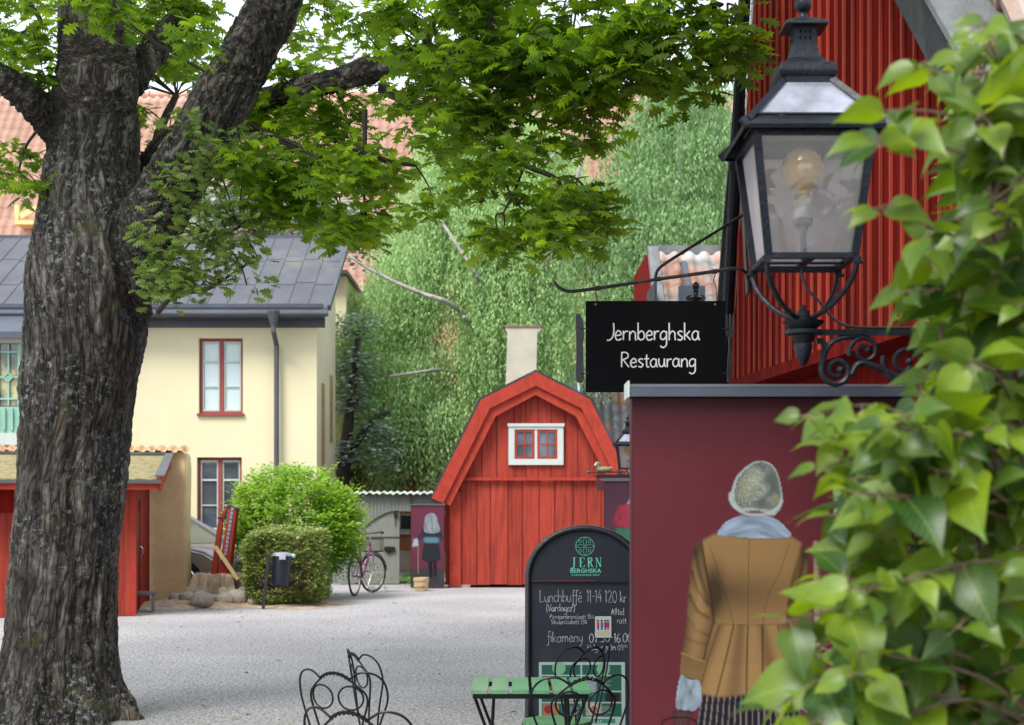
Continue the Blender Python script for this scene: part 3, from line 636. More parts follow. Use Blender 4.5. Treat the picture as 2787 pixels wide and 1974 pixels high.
# ================================================================ grey tiled house behind the barn
Yq = 36.8
q = thing('tiled_cottage', 'low cottage with weathered grey and orange pantile roof behind the barn', 'house', (PX(1800, Yq), Yq, 0))
qx0, qx1 = PX(1600, Yq), PX(2060, Yq)
tiles('roof', (qx0, Yq, PZ(1350, Yq)), (qx1-qx0, 0, 0), (0, 3.2, PZ(1010, Yq+3.2)-PZ(1350, Yq)), 18, 14, .05, .05, MT['tilegrey'], q)
b = MB(); b.box(qx0+.3, qx1-.3, Yq+.4, Yq+6, 0, PZ(1350, Yq)); b.extr([(qx0+.05, Yq+.1, PZ(1352, Yq)-.05), (qx0+.05, Yq+3.2, PZ(1010, Yq+3.2)-.08), (qx0+.05, Yq+6.3, PZ(1352, Yq)-.05)], (qx1-qx0-.1, 0, 0)); b.build('wall', MT['red'], q)

# ================================================================ small red building with tiled roof left of the gable
Yd = 19.0
q = thing('red_outbuilding', 'red outbuilding with lichened pantile roof framed in grey boards', 'building', (PX(1880, Yd), Yd, 0))
dx0, dx1 = PX(1806, Yd), PX(2060, Yd); de, dt = PZ(905, Yd), PZ(690, Yd+1.1)
tiles('roof', (dx0, Yd, de), (dx1-dx0, 0, 0), (0, 1.1, dt-de), 6, 7, .04, .035, MT['tilemix'], q, 8)
MB().bar((dx0-.03, Yd-.06, de), (dx0-.03, Yd+1.12, dt+.05), .14, .12).bar((dx0-.1, Yd+1.16, dt+.05), (dx1, Yd+1.16, dt+.05), .14, .12).build('roof_board', MT['greywood'], q)
MB().box(PX(1785, Yd), dx1, Yd+.15, Yd+3.2, 0, de+.0).extr([(dx0-.12, Yd+.15, de), (dx0-.12, Yd+1.2, dt), (dx0-.12, Yd+3.2, dt), (dx0-.12, Yd+3.2, de)], (dx1-dx0, 0, 0)).build('wall', MT['dred'], q)
MB().box(PX(1779, Yd), PX(1786, Yd), Yd-.1, Yd+1, 0, PZ(770, Yd)).build('corner_board', MT['darkwood'], q)
zz = PZ(700, Yd+.9); xx = PX(1862, Yd+.9)
MB().bar((xx, Yd+.15, de+.42), (xx, Yd+.95, dt-.14), .07, .03).box(xx-.16, xx+.18, Yd+.10, Yd+.20, de+.38, de+.62).build('roof_ladder', MT['dzinc'], q)

# ================================================================ red gabled restaurant building on the right
XA, XB = 2.475, -.0934
def WP(Y, z, off=0.0):       # point on the long gable wall; off moves it towards the yard
    n = Vector((-1, XB, 0)).normalized(); return Vector((XA+XB*Y, Y, z))+n*off
A_, B_, C_ = (10.2, 2.55), (9.2, 6.55), (5.15, 2.52)
rb = thing('red_restaurant', 'tall red boarded gable of the restaurant with black downpipe and tiled rake', 'building', (2.4, 7, 0))
D = Vector((XB, 1, 0)).normalized(); Nw = Vector((-1, XB, 0)).normalized()
def zrange(Y):
    zt_ = B_[1]+(Y-B_[0])/(A_[0]-B_[0])*(A_[1]-B_[1]) if Y > B_[0] else C_[1]+(Y-C_[0])/(B_[0]-C_[0])*(B_[1]-C_[1])
    return 2.53, zt_
def wallpiece(mb, Ya, Yb2, off0, off1):
    za, zb2 = zrange(Ya)[1], zrange(Yb2)[1]; z0 = 2.53
    p = [(Ya, z0), (Yb2, z0), (Yb2, max(zb2, z0+.01)), (Ya, max(za, z0+.01))]
    mb.hexa([WP(y, z, off0) for y, z in p], [WP(y, z, off1) for y, z in p])
b = MB(); Y = 5.2
while Y < 10.19: 
    Y2 = min(Y+.149, 10.2)
    if Y < B_[0] < Y2: Y2 = B_[0]
    wallpiece(b, Y+.002, Y2-.002, -.03, .004*random.random()); Y = Y2
b.build('gable_wall', MT['dred'], rb)
b = MB(); Y = 5.25
while Y < 10.1:
    if not (9.15 < Y < 9.25): wallpiece(b, Y, Y+.018+.012*random.random(), .005, .018)
    Y += .125+.035*random.random()
b.build('batten', MT['batten'], rb)
# lower storey set back under the jetty
b = MB(); p = [(3.2, 0), (10.4, 0), (10.4, 2.5), (3.2, 2.5)]; b.hexa([WP(y, z, -.30) for y, z in p], [WP(y, z, -.24) for y, z in p])
b.hexa([WP(3.2, 2.46, -.24), WP(10.3, 2.46, -.24), WP(10.3, 2.46, .03), WP(3.2, 2.46, .03)], [WP(3.2, 2.528, -.24), WP(10.3, 2.528, -.24), WP(10.3, 2.528, .03), WP(3.2, 2.528, .03)])
b.build('lower_wall', MT['dred'], rb)
b = MB()      # body of the house behind the gable, towards +X
body = [WP(*A_, -.031), WP(*B_, -.031), WP(*C_, -.031)]
b.extr(body, -Nw*6); b.hexa([WP(3.3, 0, -.31), WP(10.3, 0, -.31), WP(10.3, 0, -6), WP(3.3, 0, -6)], [WP(3.3, 2.5, -.31), WP(10.3, 2.5, -.31), WP(10.3, 2.5, -6), WP(3.3, 2.5, -6)])
b.build('house_body', MT['dred'], rb)
rk = (Vector((0, B_[0]-C_[0], B_[1]-C_[1]))).normalized()
def RP(t, up, off):        # along the rake from C, 'up' perpendicular to the slope
    base = WP(C_[0]+(B_[0]-C_[0])*t, C_[1]+(B_[1]-C_[1])*t, off); nrm = Vector((0, -(B_[1]-C_[1]), B_[0]-C_[0])).normalized(); return base+nrm*up
def slab(mb, u0, u1, o0, o1, t0=-.35, t1=1.03): mb.hexa([RP(t0, u0, o0), RP(t0, u1, o0), RP(t0, u1, o1), RP(t0, u0, o1)], [RP(t1, u0, o0), RP(t1, u1, o0), RP(t1, u1, o1), RP(t1, u0, o1)])
b = MB(); slab(b, -.03, .012, .033, .05); b.build('rake_trim', MT['red'], rb)
b = MB(); slab(b, -.0, .20, .055, .16); b.build('barge_board', MT['darkwood'], rb)
b = MB(); slab(b, .205, .235, -.15, .18); slab(b, .18, .215, -.55, -.155); b.build('roof_boards', MT['greywood'], rb)
N2 = (RP(0, 1, 0)-RP(0, 0, 0)).normalized()
o0 = RP(-.35, .24, -.42); tiles('roof', o0, -Nw*5, RP(1.03, .24, -.42)-o0, 20, 20, .05, .06, MT['tilemix'], rb, 8)
b = MB()
for k in range(24):
    t = -.3+k*.055; a_, c_ = RP(t, .27+.015*random.random(), -.14), RP(t+.062, .30, -.14)
    b.tube([a_+Nw*.0, a_+(c_-a_)*.5+N2*.035, c_], [.075, .085, .06], 8)
b.build('verge_tile', MT['tilemix'], rb)
b = MB(); la, lb = WP(A_[0]+.03, A_[1]-.1, .05), WP(B_[0]+.05, B_[1]+.1, .05)
b.tube([WP(10.25, 0.0, .02), WP(10.25, 1.0, .02), la, lb], .042, 10)
for f in (.1, .35, .62, .9): p_ = la.lerp(lb, f); b.cyl(p_, p_+(lb-la)*.012, .052)
b.build('downpipe', MT['blue_black'], rb)
b = MB(); b.bar(WP(10.28, 2.3, -.04), WP(9.28, 6.7, -.04), .10, .06, (1, 0, 0)); b.build('corner_board', MT['black'], rb)
# lower projecting bay beyond the gable
Yp = 10.45
b = MB(); pts = [(2006, 296), (2060, 296), (2012, 1075), (1958, 1075)]; b.extr([P(x, y, Yp) for x, y in pts]+[], (.36, 1.8, 0)); b.extr([P(x, y, Yp) for x, y in [(1958, 1075), (2012, 1075), (2012, 2010), (1958, 2010)]], (.36, 1.8, 0)); b.build('side_bay', MT['dred'], rb)
b = MB()
for a, c in (((2003, 290), (1972, 640)), ((1972, 640), (1957, 850)), ((1957, 850), (1954, 1080))): b.bar(P(a[0], a[1], Yp-.03), P(c[0], c[1], Yp-.03), .035, .05, (0, 1, 0))
b.build('bay_edge', MT['darkwood'], rb)
b = MB(); b.bar(P(2022, 300, Yp-.02), P(1985, 1075, Yp-.02), .03, .03, (0, 1, 0)); b.build('bay_batten', MT['redtrim'], rb)
# ================================================================ oak
oak = thing('oak_tree', 'huge old oak with forked lichen-spotted trunk spreading over the yard', 'tree', (PX(165, 11.6), 11.6, 0))
def sk(pts):      # (px, py, r_px, Y)
    return [(P(x, y, Y), r*Y/FPX) for x, y, r, Y in pts]
S1 = sk([(165, 1975, 205, 11.6), (165, 1935, 192, 11.6), (163, 1880, 172, 11.6), (162, 1800, 160, 11.6), (165, 1700, 153, 11.6), (185, 1450, 151, 11.6), (202, 1200, 151, 11.6), (225, 1000, 162, 11.6), (240, 850, 177, 11.6), (247, 730, 178, 11.6), (250, 620, 160, 11.6), (250, 500, 140, 11.6), (254, 380, 126, 11.6), (258, 250, 117, 11.6), (262, 120, 111, 11.7), (266, 0, 110, 11.8), (275, -300, 98, 12), (300, -700, 80, 12.2), (330, -1150, 45, 12.5)])
S2 = sk([(330, 820, 75, 11.5), (395, 660, 92, 11.4), (465, 520, 92, 11.3), (545, 380, 86, 11.2), (625, 235, 84, 11.1), (700, 100, 82, 11.0), (750, 0, 78, 10.9), (860, -250, 66, 10.8), (1000, -600, 45, 10.6)])
S3 = sk([(240, 460, 70, 11.6), (150, 345, 62, 11.5), (70, 262, 52, 11.3), (0, 212, 48, 11.2), (-180, 130, 40, 11), (-480, -60, 28, 10.8)])
S4 = sk([(400, 490, 60, 12.0), (470, 395, 46, 12.2), (620, 300, 40, 12.3), (800, 250, 38, 11.8), (1000, 192, 40, 10.8), (1110, 160, 46, 10.1), (1230, 155, 50, 9.5), (1340, 150, 40, 9.1), (1500, 110, 28, 9), (1750, 50, 18, 8.8), (1980, 10, 8, 8.6)])
S5 = sk([(350, 240, 40, 11.8), (420, 130, 36, 12.2), (520, 0, 30, 12.6), (640, -250, 22, 13)])
SK = [S1, S2, S3, S4, S5]
tb = MB()
for S in SK:
    p = catmull([a for a, r in S], 5); rr = []
    for i in range(len(S)-1):
        for k in range(5): rr.append(S[i][1]*(1-k/5)+S[i+1][1]*k/5)
    rr.append(S[-1][1]); tb.tube(p, rr, 20)
# root flare
for a, l in ((-.2, .45), (.9, .35), (2.2, .3), (3.6, .4), (4.6, .3), (5.5, .45)):
    c = P(165, 1952, 11.6); d_ = Vector((math.cos(a), math.sin(a), 0))
    tb.tube([Vector((c.x, c.y, .62))+d_*.33, Vector((c.x, c.y, .22))+d_*.42, Vector((c.x, c.y, .02))+d_*(.5+l*.25), Vector((c.x, c.y, -.12))+d_*(.62+l*.4)], [.12, .14, .10, .04], 10)
tro = tb.build('trunk', None, oak)
md = tro.modifiers.new('r', 'REMESH'); md.mode = 'VOXEL'; md.voxel_size = .017
ms = tro.modifiers.new('s', 'SMOOTH'); ms.factor = .6; ms.iterations = 22
dg = bpy.context.evaluated_depsgraph_get(); me2 = bpy.data.meshes.new_from_object(tro.evaluated_get(dg)); tro.modifiers.clear()
tro.data = me2
# keep full detail only near the frame; displace along normals with bark that follows the limb direction
n = len(me2.vertices); co = np.empty(n*3, dtype=np.float32); me2.vertices.foreach_get('co', co); co = co.reshape(-1, 3).astype(np.float64)
nr = np.empty(n*3, dtype=np.float32); me2.vertices.foreach_get('normal', nr); nr = nr.reshape(-1, 3)
rl = np.array(root_loc(oak)); segs = []
for S in SK:
    for (a, ra), (b_, rb_) in zip(S[:-1], S[1:]): segs.append((np.array(a)-rl, np.array(b_)-rl, (ra+rb_)/2))
T = np.zeros((n, 3)); Wt = np.zeros(n)
for a, b_, r_ in segs:
    ab = b_-a; L2 = ab@ab; t = np.clip(((co-a)@ab)/L2, 0, 1); d_ = np.linalg.norm(co-a-t[:, None]*ab, axis=1)/r_
    wgt = 1/(d_**8+.02); T += wgt[:, None]*(ab/math.sqrt(L2)); Wt += wgt
T /= np.linalg.norm(T, axis=1, keepdims=True)
al = (co*T).sum(1); bc = co-T*(al*.80)[:, None]          # squash along the limb
q = bc*7.0; wp = np.stack([fbm(q+5, 3), fbm(q+31, 3), fbm(q+77, 3)], 1)-.5
def ridge(p): return 1-np.abs(2*fbm(p, 4)-1)*2.2
f1 = ridge(bc*8.5+wp*1.6); f2 = ridge(bc*21+wp*2.0+9); f3 = fbm(co*26+3, 3)
hgt = np.clip(-f1, -1, 1)*.55+np.clip(-f2, -1, 1)*.28+(f3-.5)*.5
lump = fbm(co*1.6+11, 3)-.5
co2 = co+nr*(hgt*.042+lump*.07)[:, None]
me2.vertices.foreach_set('co', co2.astype(np.float32).ravel())
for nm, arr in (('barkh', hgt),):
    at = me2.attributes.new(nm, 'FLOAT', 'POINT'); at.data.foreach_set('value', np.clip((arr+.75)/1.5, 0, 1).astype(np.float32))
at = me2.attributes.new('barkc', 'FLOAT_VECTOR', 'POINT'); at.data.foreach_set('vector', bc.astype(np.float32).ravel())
me2.polygons.foreach_set('use_smooth', np.ones(len(me2.polygons), dtype=bool)); me2.update()
def bark_mat():
    m = bpy.data.materials.new('oak_bark'); m.use_nodes = True; nt = m.node_tree; L = nt.links.new; bs = nt.nodes['Principled BSDF']; bs.inputs['Roughness'].default_value = .9; bs.inputs['Specular IOR Level'].default_value = .25
    ah = nt.nodes.new('ShaderNodeAttribute'); ah.attribute_name = 'barkh'; ac = nt.nodes.new('ShaderNodeAttribute'); ac.attribute_name = 'barkc'
    tc = nt.nodes.new('ShaderNodeTexCoord')
    def nz(src, s, d, r=.6):
        q = nt.nodes.new('ShaderNodeTexNoise'); q.inputs['Scale'].default_value = s; q.inputs['Detail'].default_value = d; q.inputs['Roughness'].default_value = r; L(src, q.inputs[0]); return q.outputs[0]
    def ramp(src, els):
        c = nt.nodes.new('ShaderNodeValToRGB'); L(src, c.inputs[0])
        while len(c.color_ramp.elements) < len(els): c.color_ramp.elements.new(.5)
        for e, (p_, col) in zip(c.color_ramp.elements, els): e.position = p_; e.color = (*col, 1)
        return c.outputs[0]
    def mix(f, a, b_, bt='MIX'):
        x = nt.nodes.new('ShaderNodeMix'); x.data_type = 'RGBA'; x.blend_type = bt
        (L(f, x.inputs[0]) if not isinstance(f, float) else setattr(x.inputs[0], 'default_value', f)); L(a, x.inputs[6])
        (L(b_, x.inputs[7]) if not isinstance(b_, tuple) else setattr(x.inputs[7], 'default_value', (*b_, 1))); return x.outputs[2]
    base = ramp(nz(ac.outputs['Vector'], 16, 8, .7), [(.28, (.06, .052, .050)), (.5, (.19, .168, .16)), (.72, (.33, .295, .28))])
    tan = ramp(nz(tc.outputs['Object'], 2.2, 4), [(.5, (0, 0, 0)), (.68, (1, 1, 1))])
    base = mix(tan, base, (.15, .12, .09))
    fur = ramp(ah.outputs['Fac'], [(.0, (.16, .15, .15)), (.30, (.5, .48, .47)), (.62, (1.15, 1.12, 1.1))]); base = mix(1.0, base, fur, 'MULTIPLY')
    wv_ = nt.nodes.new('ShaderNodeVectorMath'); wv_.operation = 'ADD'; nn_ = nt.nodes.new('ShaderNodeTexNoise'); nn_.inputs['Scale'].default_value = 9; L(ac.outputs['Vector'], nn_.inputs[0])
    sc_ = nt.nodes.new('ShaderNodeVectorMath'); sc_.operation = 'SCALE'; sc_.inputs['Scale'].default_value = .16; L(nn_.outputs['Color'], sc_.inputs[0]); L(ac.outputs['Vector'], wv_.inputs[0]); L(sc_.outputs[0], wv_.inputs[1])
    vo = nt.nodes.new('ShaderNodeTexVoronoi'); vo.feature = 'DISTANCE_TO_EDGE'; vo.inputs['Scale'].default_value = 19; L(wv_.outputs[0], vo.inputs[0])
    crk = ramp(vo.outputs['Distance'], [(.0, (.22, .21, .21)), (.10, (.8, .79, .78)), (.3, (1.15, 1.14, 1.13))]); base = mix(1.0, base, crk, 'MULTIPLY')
    lic = ramp(nz(tc.outputs['Object'], 22, 7, .78), [(.53, (0, 0, 0)), (.62, (1, 1, 1))])
    zone = ramp(nz(tc.outputs['Object'], 1.4, 5), [(.40, (0, 0, 0)), (.60, (1, 1, 1))])
    lf = mix(1.0, lic, zone, 'MULTIPLY'); base = mix(lf, base, (.27, .29, .265))
    moss = ramp(nz(tc.outputs['Object'], 3.1, 6), [(.60, (0, 0, 0)), (.72, (1, 1, 1))]); base = mix(moss, base, (.07, .075, .025))
    L(base, bs.inputs['Base Color'])
    bp = nt.nodes.new('ShaderNodeBump'); bp.inputs['Strength'].default_value = 1; bp.inputs['Distance'].default_value = .022
    mh = nt.nodes.new('ShaderNodeMath'); mh.operation = 'MULTIPLY_ADD'; mh.inputs[1].default_value = 2.2; mv = nt.nodes.new('ShaderNodeMath'); mv.operation = 'MINIMUM'; mv.inputs[1].default_value = .22; L(vo.outputs['Distance'], mv.inputs[0]); L(mv.outputs[0], mh.inputs[0]); L(nz(ac.outputs['Vector'], 34, 7, .72), mh.inputs[2]); L(mh.outputs[0], bp.inputs['Height']); L(bp.outputs[0], bs.inputs['Normal']); return m
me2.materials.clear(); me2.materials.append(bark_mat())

# finer boughs and twigs
BR = [[(1040, 240, 16, 11.0), (1110, 275, 14, 10.8), (1200, 298, 11, 10.6), (1285, 322, 8, 10.4)],
      [(1350, 330, 12, 9.2), (1405, 425, 9, 9.1), (1440, 455, 8, 9.0), (1515, 488, 7, 9), (1535, 540, 6, 9), (1550, 600, 4, 9)],
      [(1515, 488, 5, 9), (1560, 482, 4, 9), (1600, 520, 3, 9)], [(1425, 455, 5, 9), (1400, 520, 4, 9), (1370, 580, 3, 9)], [(1405, 500, 4, 9), (1405, 560, 3, 9)],
      [(960, 400, 10, 10.8), (1010, 420, 8, 10.8), (1060, 440, 7, 10.8), (1130, 450, 5, 10.8)], [(993, 300, 8, 10.8), (993, 420, 6, 10.8), (990, 500, 4, 10.8), (993, 570, 3, 10.8)],
      [(1530, 165, 8, 9), (1590, 200, 7, 9), (1650, 245, 5, 9), (1700, 300, 3, 9)], [(1880, 60, 8, 8.8), (1895, 130, 6, 8.8), (1930, 170, 5, 8.8), (1970, 220, 3, 8.8)],
      [(1160, 130, 14, 10.0), (1180, 60, 12, 10), (1250, 20, 9, 10), (1330, 40, 7, 9.8)], [(640, 330, 14, 11.5), (760, 380, 10, 11.2), (860, 430, 7, 11), (900, 520, 4, 10.8)],
      [(430, 850, 8, 11.3), (480, 800, 7, 11.1), (560, 790, 5, 11), (640, 740, 4, 10.9), (700, 700, 3, 10.9)], [(520, 620, 6, 11.2), (580, 640, 5, 11), (650, 620, 3, 10.9)],
      [(380, 560, 9, 12.5), (430, 370, 14, 12.8), (480, 260, 9, 13)], [(110, 345, 5, 11.4), (70, 400, 4, 11.4), (50, 470, 3, 11.4)],
      [(70, 0, 10, 11.3), (110, 60, 7, 11.4), (60, 90, 5, 11.3)]]
tw = MB(); anchors = []
for B in BR:
    s = sk(B); pts = catmull([a for a, r in s], 4); rr = list(np.interp(np.linspace(0, len(s)-1, len(pts)), range(len(s)), [r for a, r in s])); tw.tube(pts, rr, 6); anchors += pts
for S in SK:
    anchors += catmull([a for a, r in S if a.z > 3.6 or S is not S1], 4)
anchors = [a for a in anchors if a.z > 2.9]
AN = np.array([tuple(a) for a in anchors])

# crown clumps: px, py, rx, ry, Y, number of rosettes
BL = [(60, 90, 130, 110, 13.5, 55), (580, 150, 120, 90, 14, 44), (930, 110, 120, 80, 14.5, 26), (440, 60, 120, 90, 14, 40), (50, 80, 95, 110, 11.2, 60), (60, 455, 50, 95, 11.3, 26), (20, 10, 120, 60, 11.0, 30),
 (430, 110, 110, 130, 12.6, 75), (430, 290, 70, 110, 12.9, 30), (500, 50, 110, 70, 12.6, 30), (600, 60, 70, 60, 10.4, 12), (330, 20, 110, 45, 10.8, 26),
 (860, 60, 80, 80, 13, 32), (730, 330, 100, 110, 11.9, 80), (840, 190, 70, 50, 11.6, 24), (900, 300, 120, 70, 11.2, 60), (690, 440, 60, 50, 11.9, 22),
 (760, 470, 110, 70, 10.8, 48), (900, 430, 130, 90, 10.8, 80), (860, 560, 110, 60, 10.6, 40), (985, 560, 85, 80, 10.6, 52), (975, 650, 35, 45, 10.6, 12),
 (1060, 490, 70, 60, 10.6, 20), (1150, 300, 110, 55, 10.2, 38), (1180, 540, 60, 50, 10.4, 10),
 (1130, 60, 80, 60, 9.8, 40), (1290, 40, 150, 60, 9.5, 55), (1190, 190, 110, 45, 9.6, 30), (1010, 130, 50, 60, 10.6, 14),
 (1430, 90, 160, 110, 9.1, 85), (1400, 220, 170, 80, 9.1, 75), (1330, 330, 130, 80, 9.1, 50), (1420, 420, 60, 45, 9, 12), (1300, 440, 50, 55, 9.2, 12),
 (1600, 120, 150, 100, 8.8, 90), (1640, 240, 120, 60, 8.8, 36), (1560, 300, 70, 60, 9.1, 22), (1790, 60, 170, 80, 8.7, 75), (1900, 180, 90, 70, 8.8, 32), (1740, 190, 70, 55, 8.9, 22), (1990, 110, 60, 90, 8.9, 22), (1640, 360, 60, 40, 9.2, 12),
 (1560, 590, 85, 55, 9, 36), (1470, 590, 90, 45, 9.1, 30), (1600, 520, 60, 35, 9, 16), (1540, 680, 55, 32, 9, 16), (1400, 620, 50, 35, 9.1, 14), (1620, 620, 40, 35, 9, 10), (1340, 600, 40, 30, 9.2, 6),
 (1340, 510, 55, 45, 9.2, 12), (1100, 610, 40, 35, 10.4, 4), (780, 600, 50, 35, 10.8, 8), (700, 560, 45, 50, 11, 12), (590, 330, 30, 30, 12.2, 6), (1230, 390, 50, 40, 9.9, 10), (1030, 400, 50, 40, 10.6, 8)]
cen = []; 
for (px, py, rx, ry, Y, nn) in BL:
    k = int(nn*.68); ms_ = max(1, int(k/5.5)); sc0 = RNG.normal(size=(ms_, 3))*.66; qi = RNG.integers(0, ms_, k)
    u = sc0[qi]+RNG.normal(size=(k, 3))*np.array([.9/rx*13, .16, .9/ry*10]); nrm_ = np.linalg.norm(u, axis=1, keepdims=True); u = np.where(nrm_ > 1.1, u/nrm_*1.1, u)
    c = P(px, py, Y); s = Y/FPX
    cc = np.array(c)+u*np.array([rx*s, .5, ry*s]); cen.append(cc)
    if nn > 8:
        for _ in range(min(7, nn//7)):
            t_ = cc[RNG.integers(k)]; a = AN[np.argmin(np.linalg.norm(AN-t_, axis=1))]
            m_ = (a+t_)/2+RNG.normal(size=3)*.03+np.array([0, 0, .03]); tw.tube(catmull([a, m_, t_], 4), [.008, .0075, .007, .0065, .006, .0055, .005, .004, .003][:9], 5)
tw.build('branches', MT['twig'], oak)
cen = np.concatenate(cen)
OAKL = leaf_mat('oak_leaf', (.060, .128, .018), (.19, .30, .038), .64, .5, (2.4, 2.2, .6))
SPRL = leaf_mat('oak_sprout_leaf', (.11, .19, .04), (.24, .33, .09), .35, .5, (1.6, 1.5, .8))
p_, d_, n_, s_ = rosettes(cen, 9, .14, .117, (-.6, .3), .3, .75); place_leaves('crown', p_, d_, n_, s_, 'oak', OAKL, oak)
# the part of the crown above and beyond the frame (shades the yard)
k = 520; a = RNG.uniform(0, 2*np.pi, k); r = np.sqrt(RNG.uniform(.02, 1, k))*7.2; zz_ = RNG.uniform(0, 1, k)
X = -2.2+r*np.cos(a); Y_ = 10.6+r*.95*np.sin(a); Z = 6.2+(1-(r/7.8)**2)*6.5*(.15+.85*zz_)
lim = EYE+(1420/FPX)*Y_; keep = (Z > lim+.3) & (Y_ > 3.6) & (X < 5.4)
cc = np.stack([X, Y_, Z], 1)[keep]
p_, d_, n_, s_ = rosettes(cc, 11, .42, .30); place_leaves('upper_crown', p_, d_, n_, s_, 'blob', OAKL, oak)
ub = MB()
for t_ in cc[::14]:
    a_ = AN[AN[:, 2] > 5]; a_ = a_[np.argmin(np.linalg.norm(a_-t_, axis=1))]; ub.tube([a_, (a_+t_)/2+np.array([0, 0, .2]), t_], [.05, .035, .015], 5)
ub.build('upper_branches', MT['twig'], oak)
# epicormic shoots on the trunk
SP = [(500, 335, 22, 30, 10.7, 5), (660, 390, 45, 35, 10.7, 9), (580, 420, 40, 40, 10.7, 8), (480, 480, 22, 45, 10.8, 8), (560, 470, 45, 30, 10.7, 8), (400, 640, 22, 25, 10.9, 5), (520, 560, 30, 60, 10.9, 12),
      (600, 590, 60, 45, 10.8, 16), (560, 680, 70, 45, 10.8, 30), (450, 720, 45, 50, 10.9, 24), (520, 760, 60, 40, 10.8, 24), (650, 690, 45, 40, 10.8, 12), (690, 640, 25, 40, 10.8, 5), (690, 770, 22, 12, 10.8, 3), (440, 800, 26, 22, 10.9, 7)]
cen = []
for (px, py, rx, ry, Y, nn) in SP:
    u = np.clip(RNG.normal(size=(nn, 3))*.6, -1.1, 1.1); cen.append(np.array(P(px, py, Y))+u*np.array([rx*Y/FPX, .14, ry*Y/FPX]))
cen = np.concatenate(cen); p_, d_, n_, s_ = rosettes(cen, 6, .10, .092, (-.5, .5), .3, .8); 
place_leaves('trunk_shoots', p_, d_, n_, s_, 'oak', SPRL, oak)
st = MB()
for t_ in cen[::4]:
    a = np.array(P(430+min(100, max(0, 0)), 700, 11.2)); a = AN[np.argmin(np.linalg.norm(AN-t_, axis=1))]; st.tube(catmull([a, (a+t_)/2+np.array([0, -.05, .03]), t_], 3), [.006]*7, 4)
st.build('shoot_twigs', MT['twig'], oak)

# ================================================================ birches and grey-leaved trees
def strands(centers, per, rad, lmin, lmax, leaf, dens, cone=.15, sway=.12):
    P_, D_ = [], []
    for c in centers:
        for _ in range(per):
            a0 = RNG.uniform(0, 6.283); r0 = rad*1.5*math.sqrt(RNG.uniform(0, 1)); o = c+np.array([r0*math.cos(a0), r0*math.sin(a0), -r0*r0*.9+RNG.normal()*.06]); L_ = RNG.uniform(lmin, lmax); out = RNG.normal(size=2)*cone
            m = max(4, int(L_*dens)); t = np.linspace(0, 1, m)+RNG.normal(size=m)*.01
            x = o[0]+out[0]*np.sqrt(np.clip(t, 0, 1))*L_*.5+sway*.3*np.sin(t*5+RNG.uniform(0, 6)); y = o[1]+out[1]*np.sqrt(np.clip(t, 0, 1))*L_*.5; z = o[2]-L_*(np.clip(t, 0, 1)**1.35)
            P_.append(np.stack([x, y, z], 1)+RNG.normal(size=(m, 3))*leaf*.55)
    P_ = np.concatenate(P_); n = len(P_); D_ = rand_dir(n)*.55; D_[:, 2] = -np.abs(D_[:, 2])-.75
    nr_ = rand_dir(n)*.6; nr_[:, 1] -= .55; nr_[:, 2] += .35
    return P_, D_, nr_, leaf*RNG.uniform(.7, 1.3, n)
def birch(name, label, base, limbs, centers, leafm, per=34, rad=.42, lmin=.8, lmax=2.3, leaf=.105, dens=18, trunk_r=.16):
    t = thing(name, label, 'tree', base, 0)
    b = MB()
    for li_, Lb in enumerate(limbs):
        Lb = [(x, y, r, Y-(1.3 if li_ and i_ > 1 and name == 'birch_tree' and base[1] > 35 else 0)) for i_, (x, y, r, Y) in enumerate(Lb)]; pts = catmull([P(x, y, Y) for x, y, r, Y in Lb], 4); rr = list(np.interp(np.linspace(0, len(Lb)-1, len(pts)), range(len(Lb)), [r*Y/FPX for x, y, r, Y in Lb])); b.tube(pts, rr, 8)
    b.build('trunk', MT['birchbark'], t, smooth=True)
    p_, d_, n_, s_ = strands(centers, per, rad, lmin, lmax, leaf, dens); place_leaves('crown', p_, d_, n_, s_, 'droop', leafm, t)
    return t
BIL = leaf_mat('birch_leaf', (.27, .42, .15), (.33, .49, .20), .3, .5, (1.35, 1.4, .9))
BIL2 = leaf_mat('dark_birch_leaf', (.13, .25, .09), (.21, .34, .13), .25, .5, (1.5, 1.5, .9))
GRL = leaf_mat('silver_leaf', (.14, .21, .15), (.44, .52, .44), .25, .6, (1.2, 1.3, 1.0))
def blobs(lst, dy=1.8):
    o = []
    for px, py, rx, ry, Y, nn in lst:
        for _ in range(nn):
            a = RNG.uniform(0, 2*np.pi); r = math.sqrt(RNG.uniform(0, 1)); o.append(np.array(P(px+rx*r*math.cos(a), py+ry*r*math.sin(a), Y))+np.array([0, RNG.uniform(-dy, dy), 0]))
    return o
Yt = 38.5
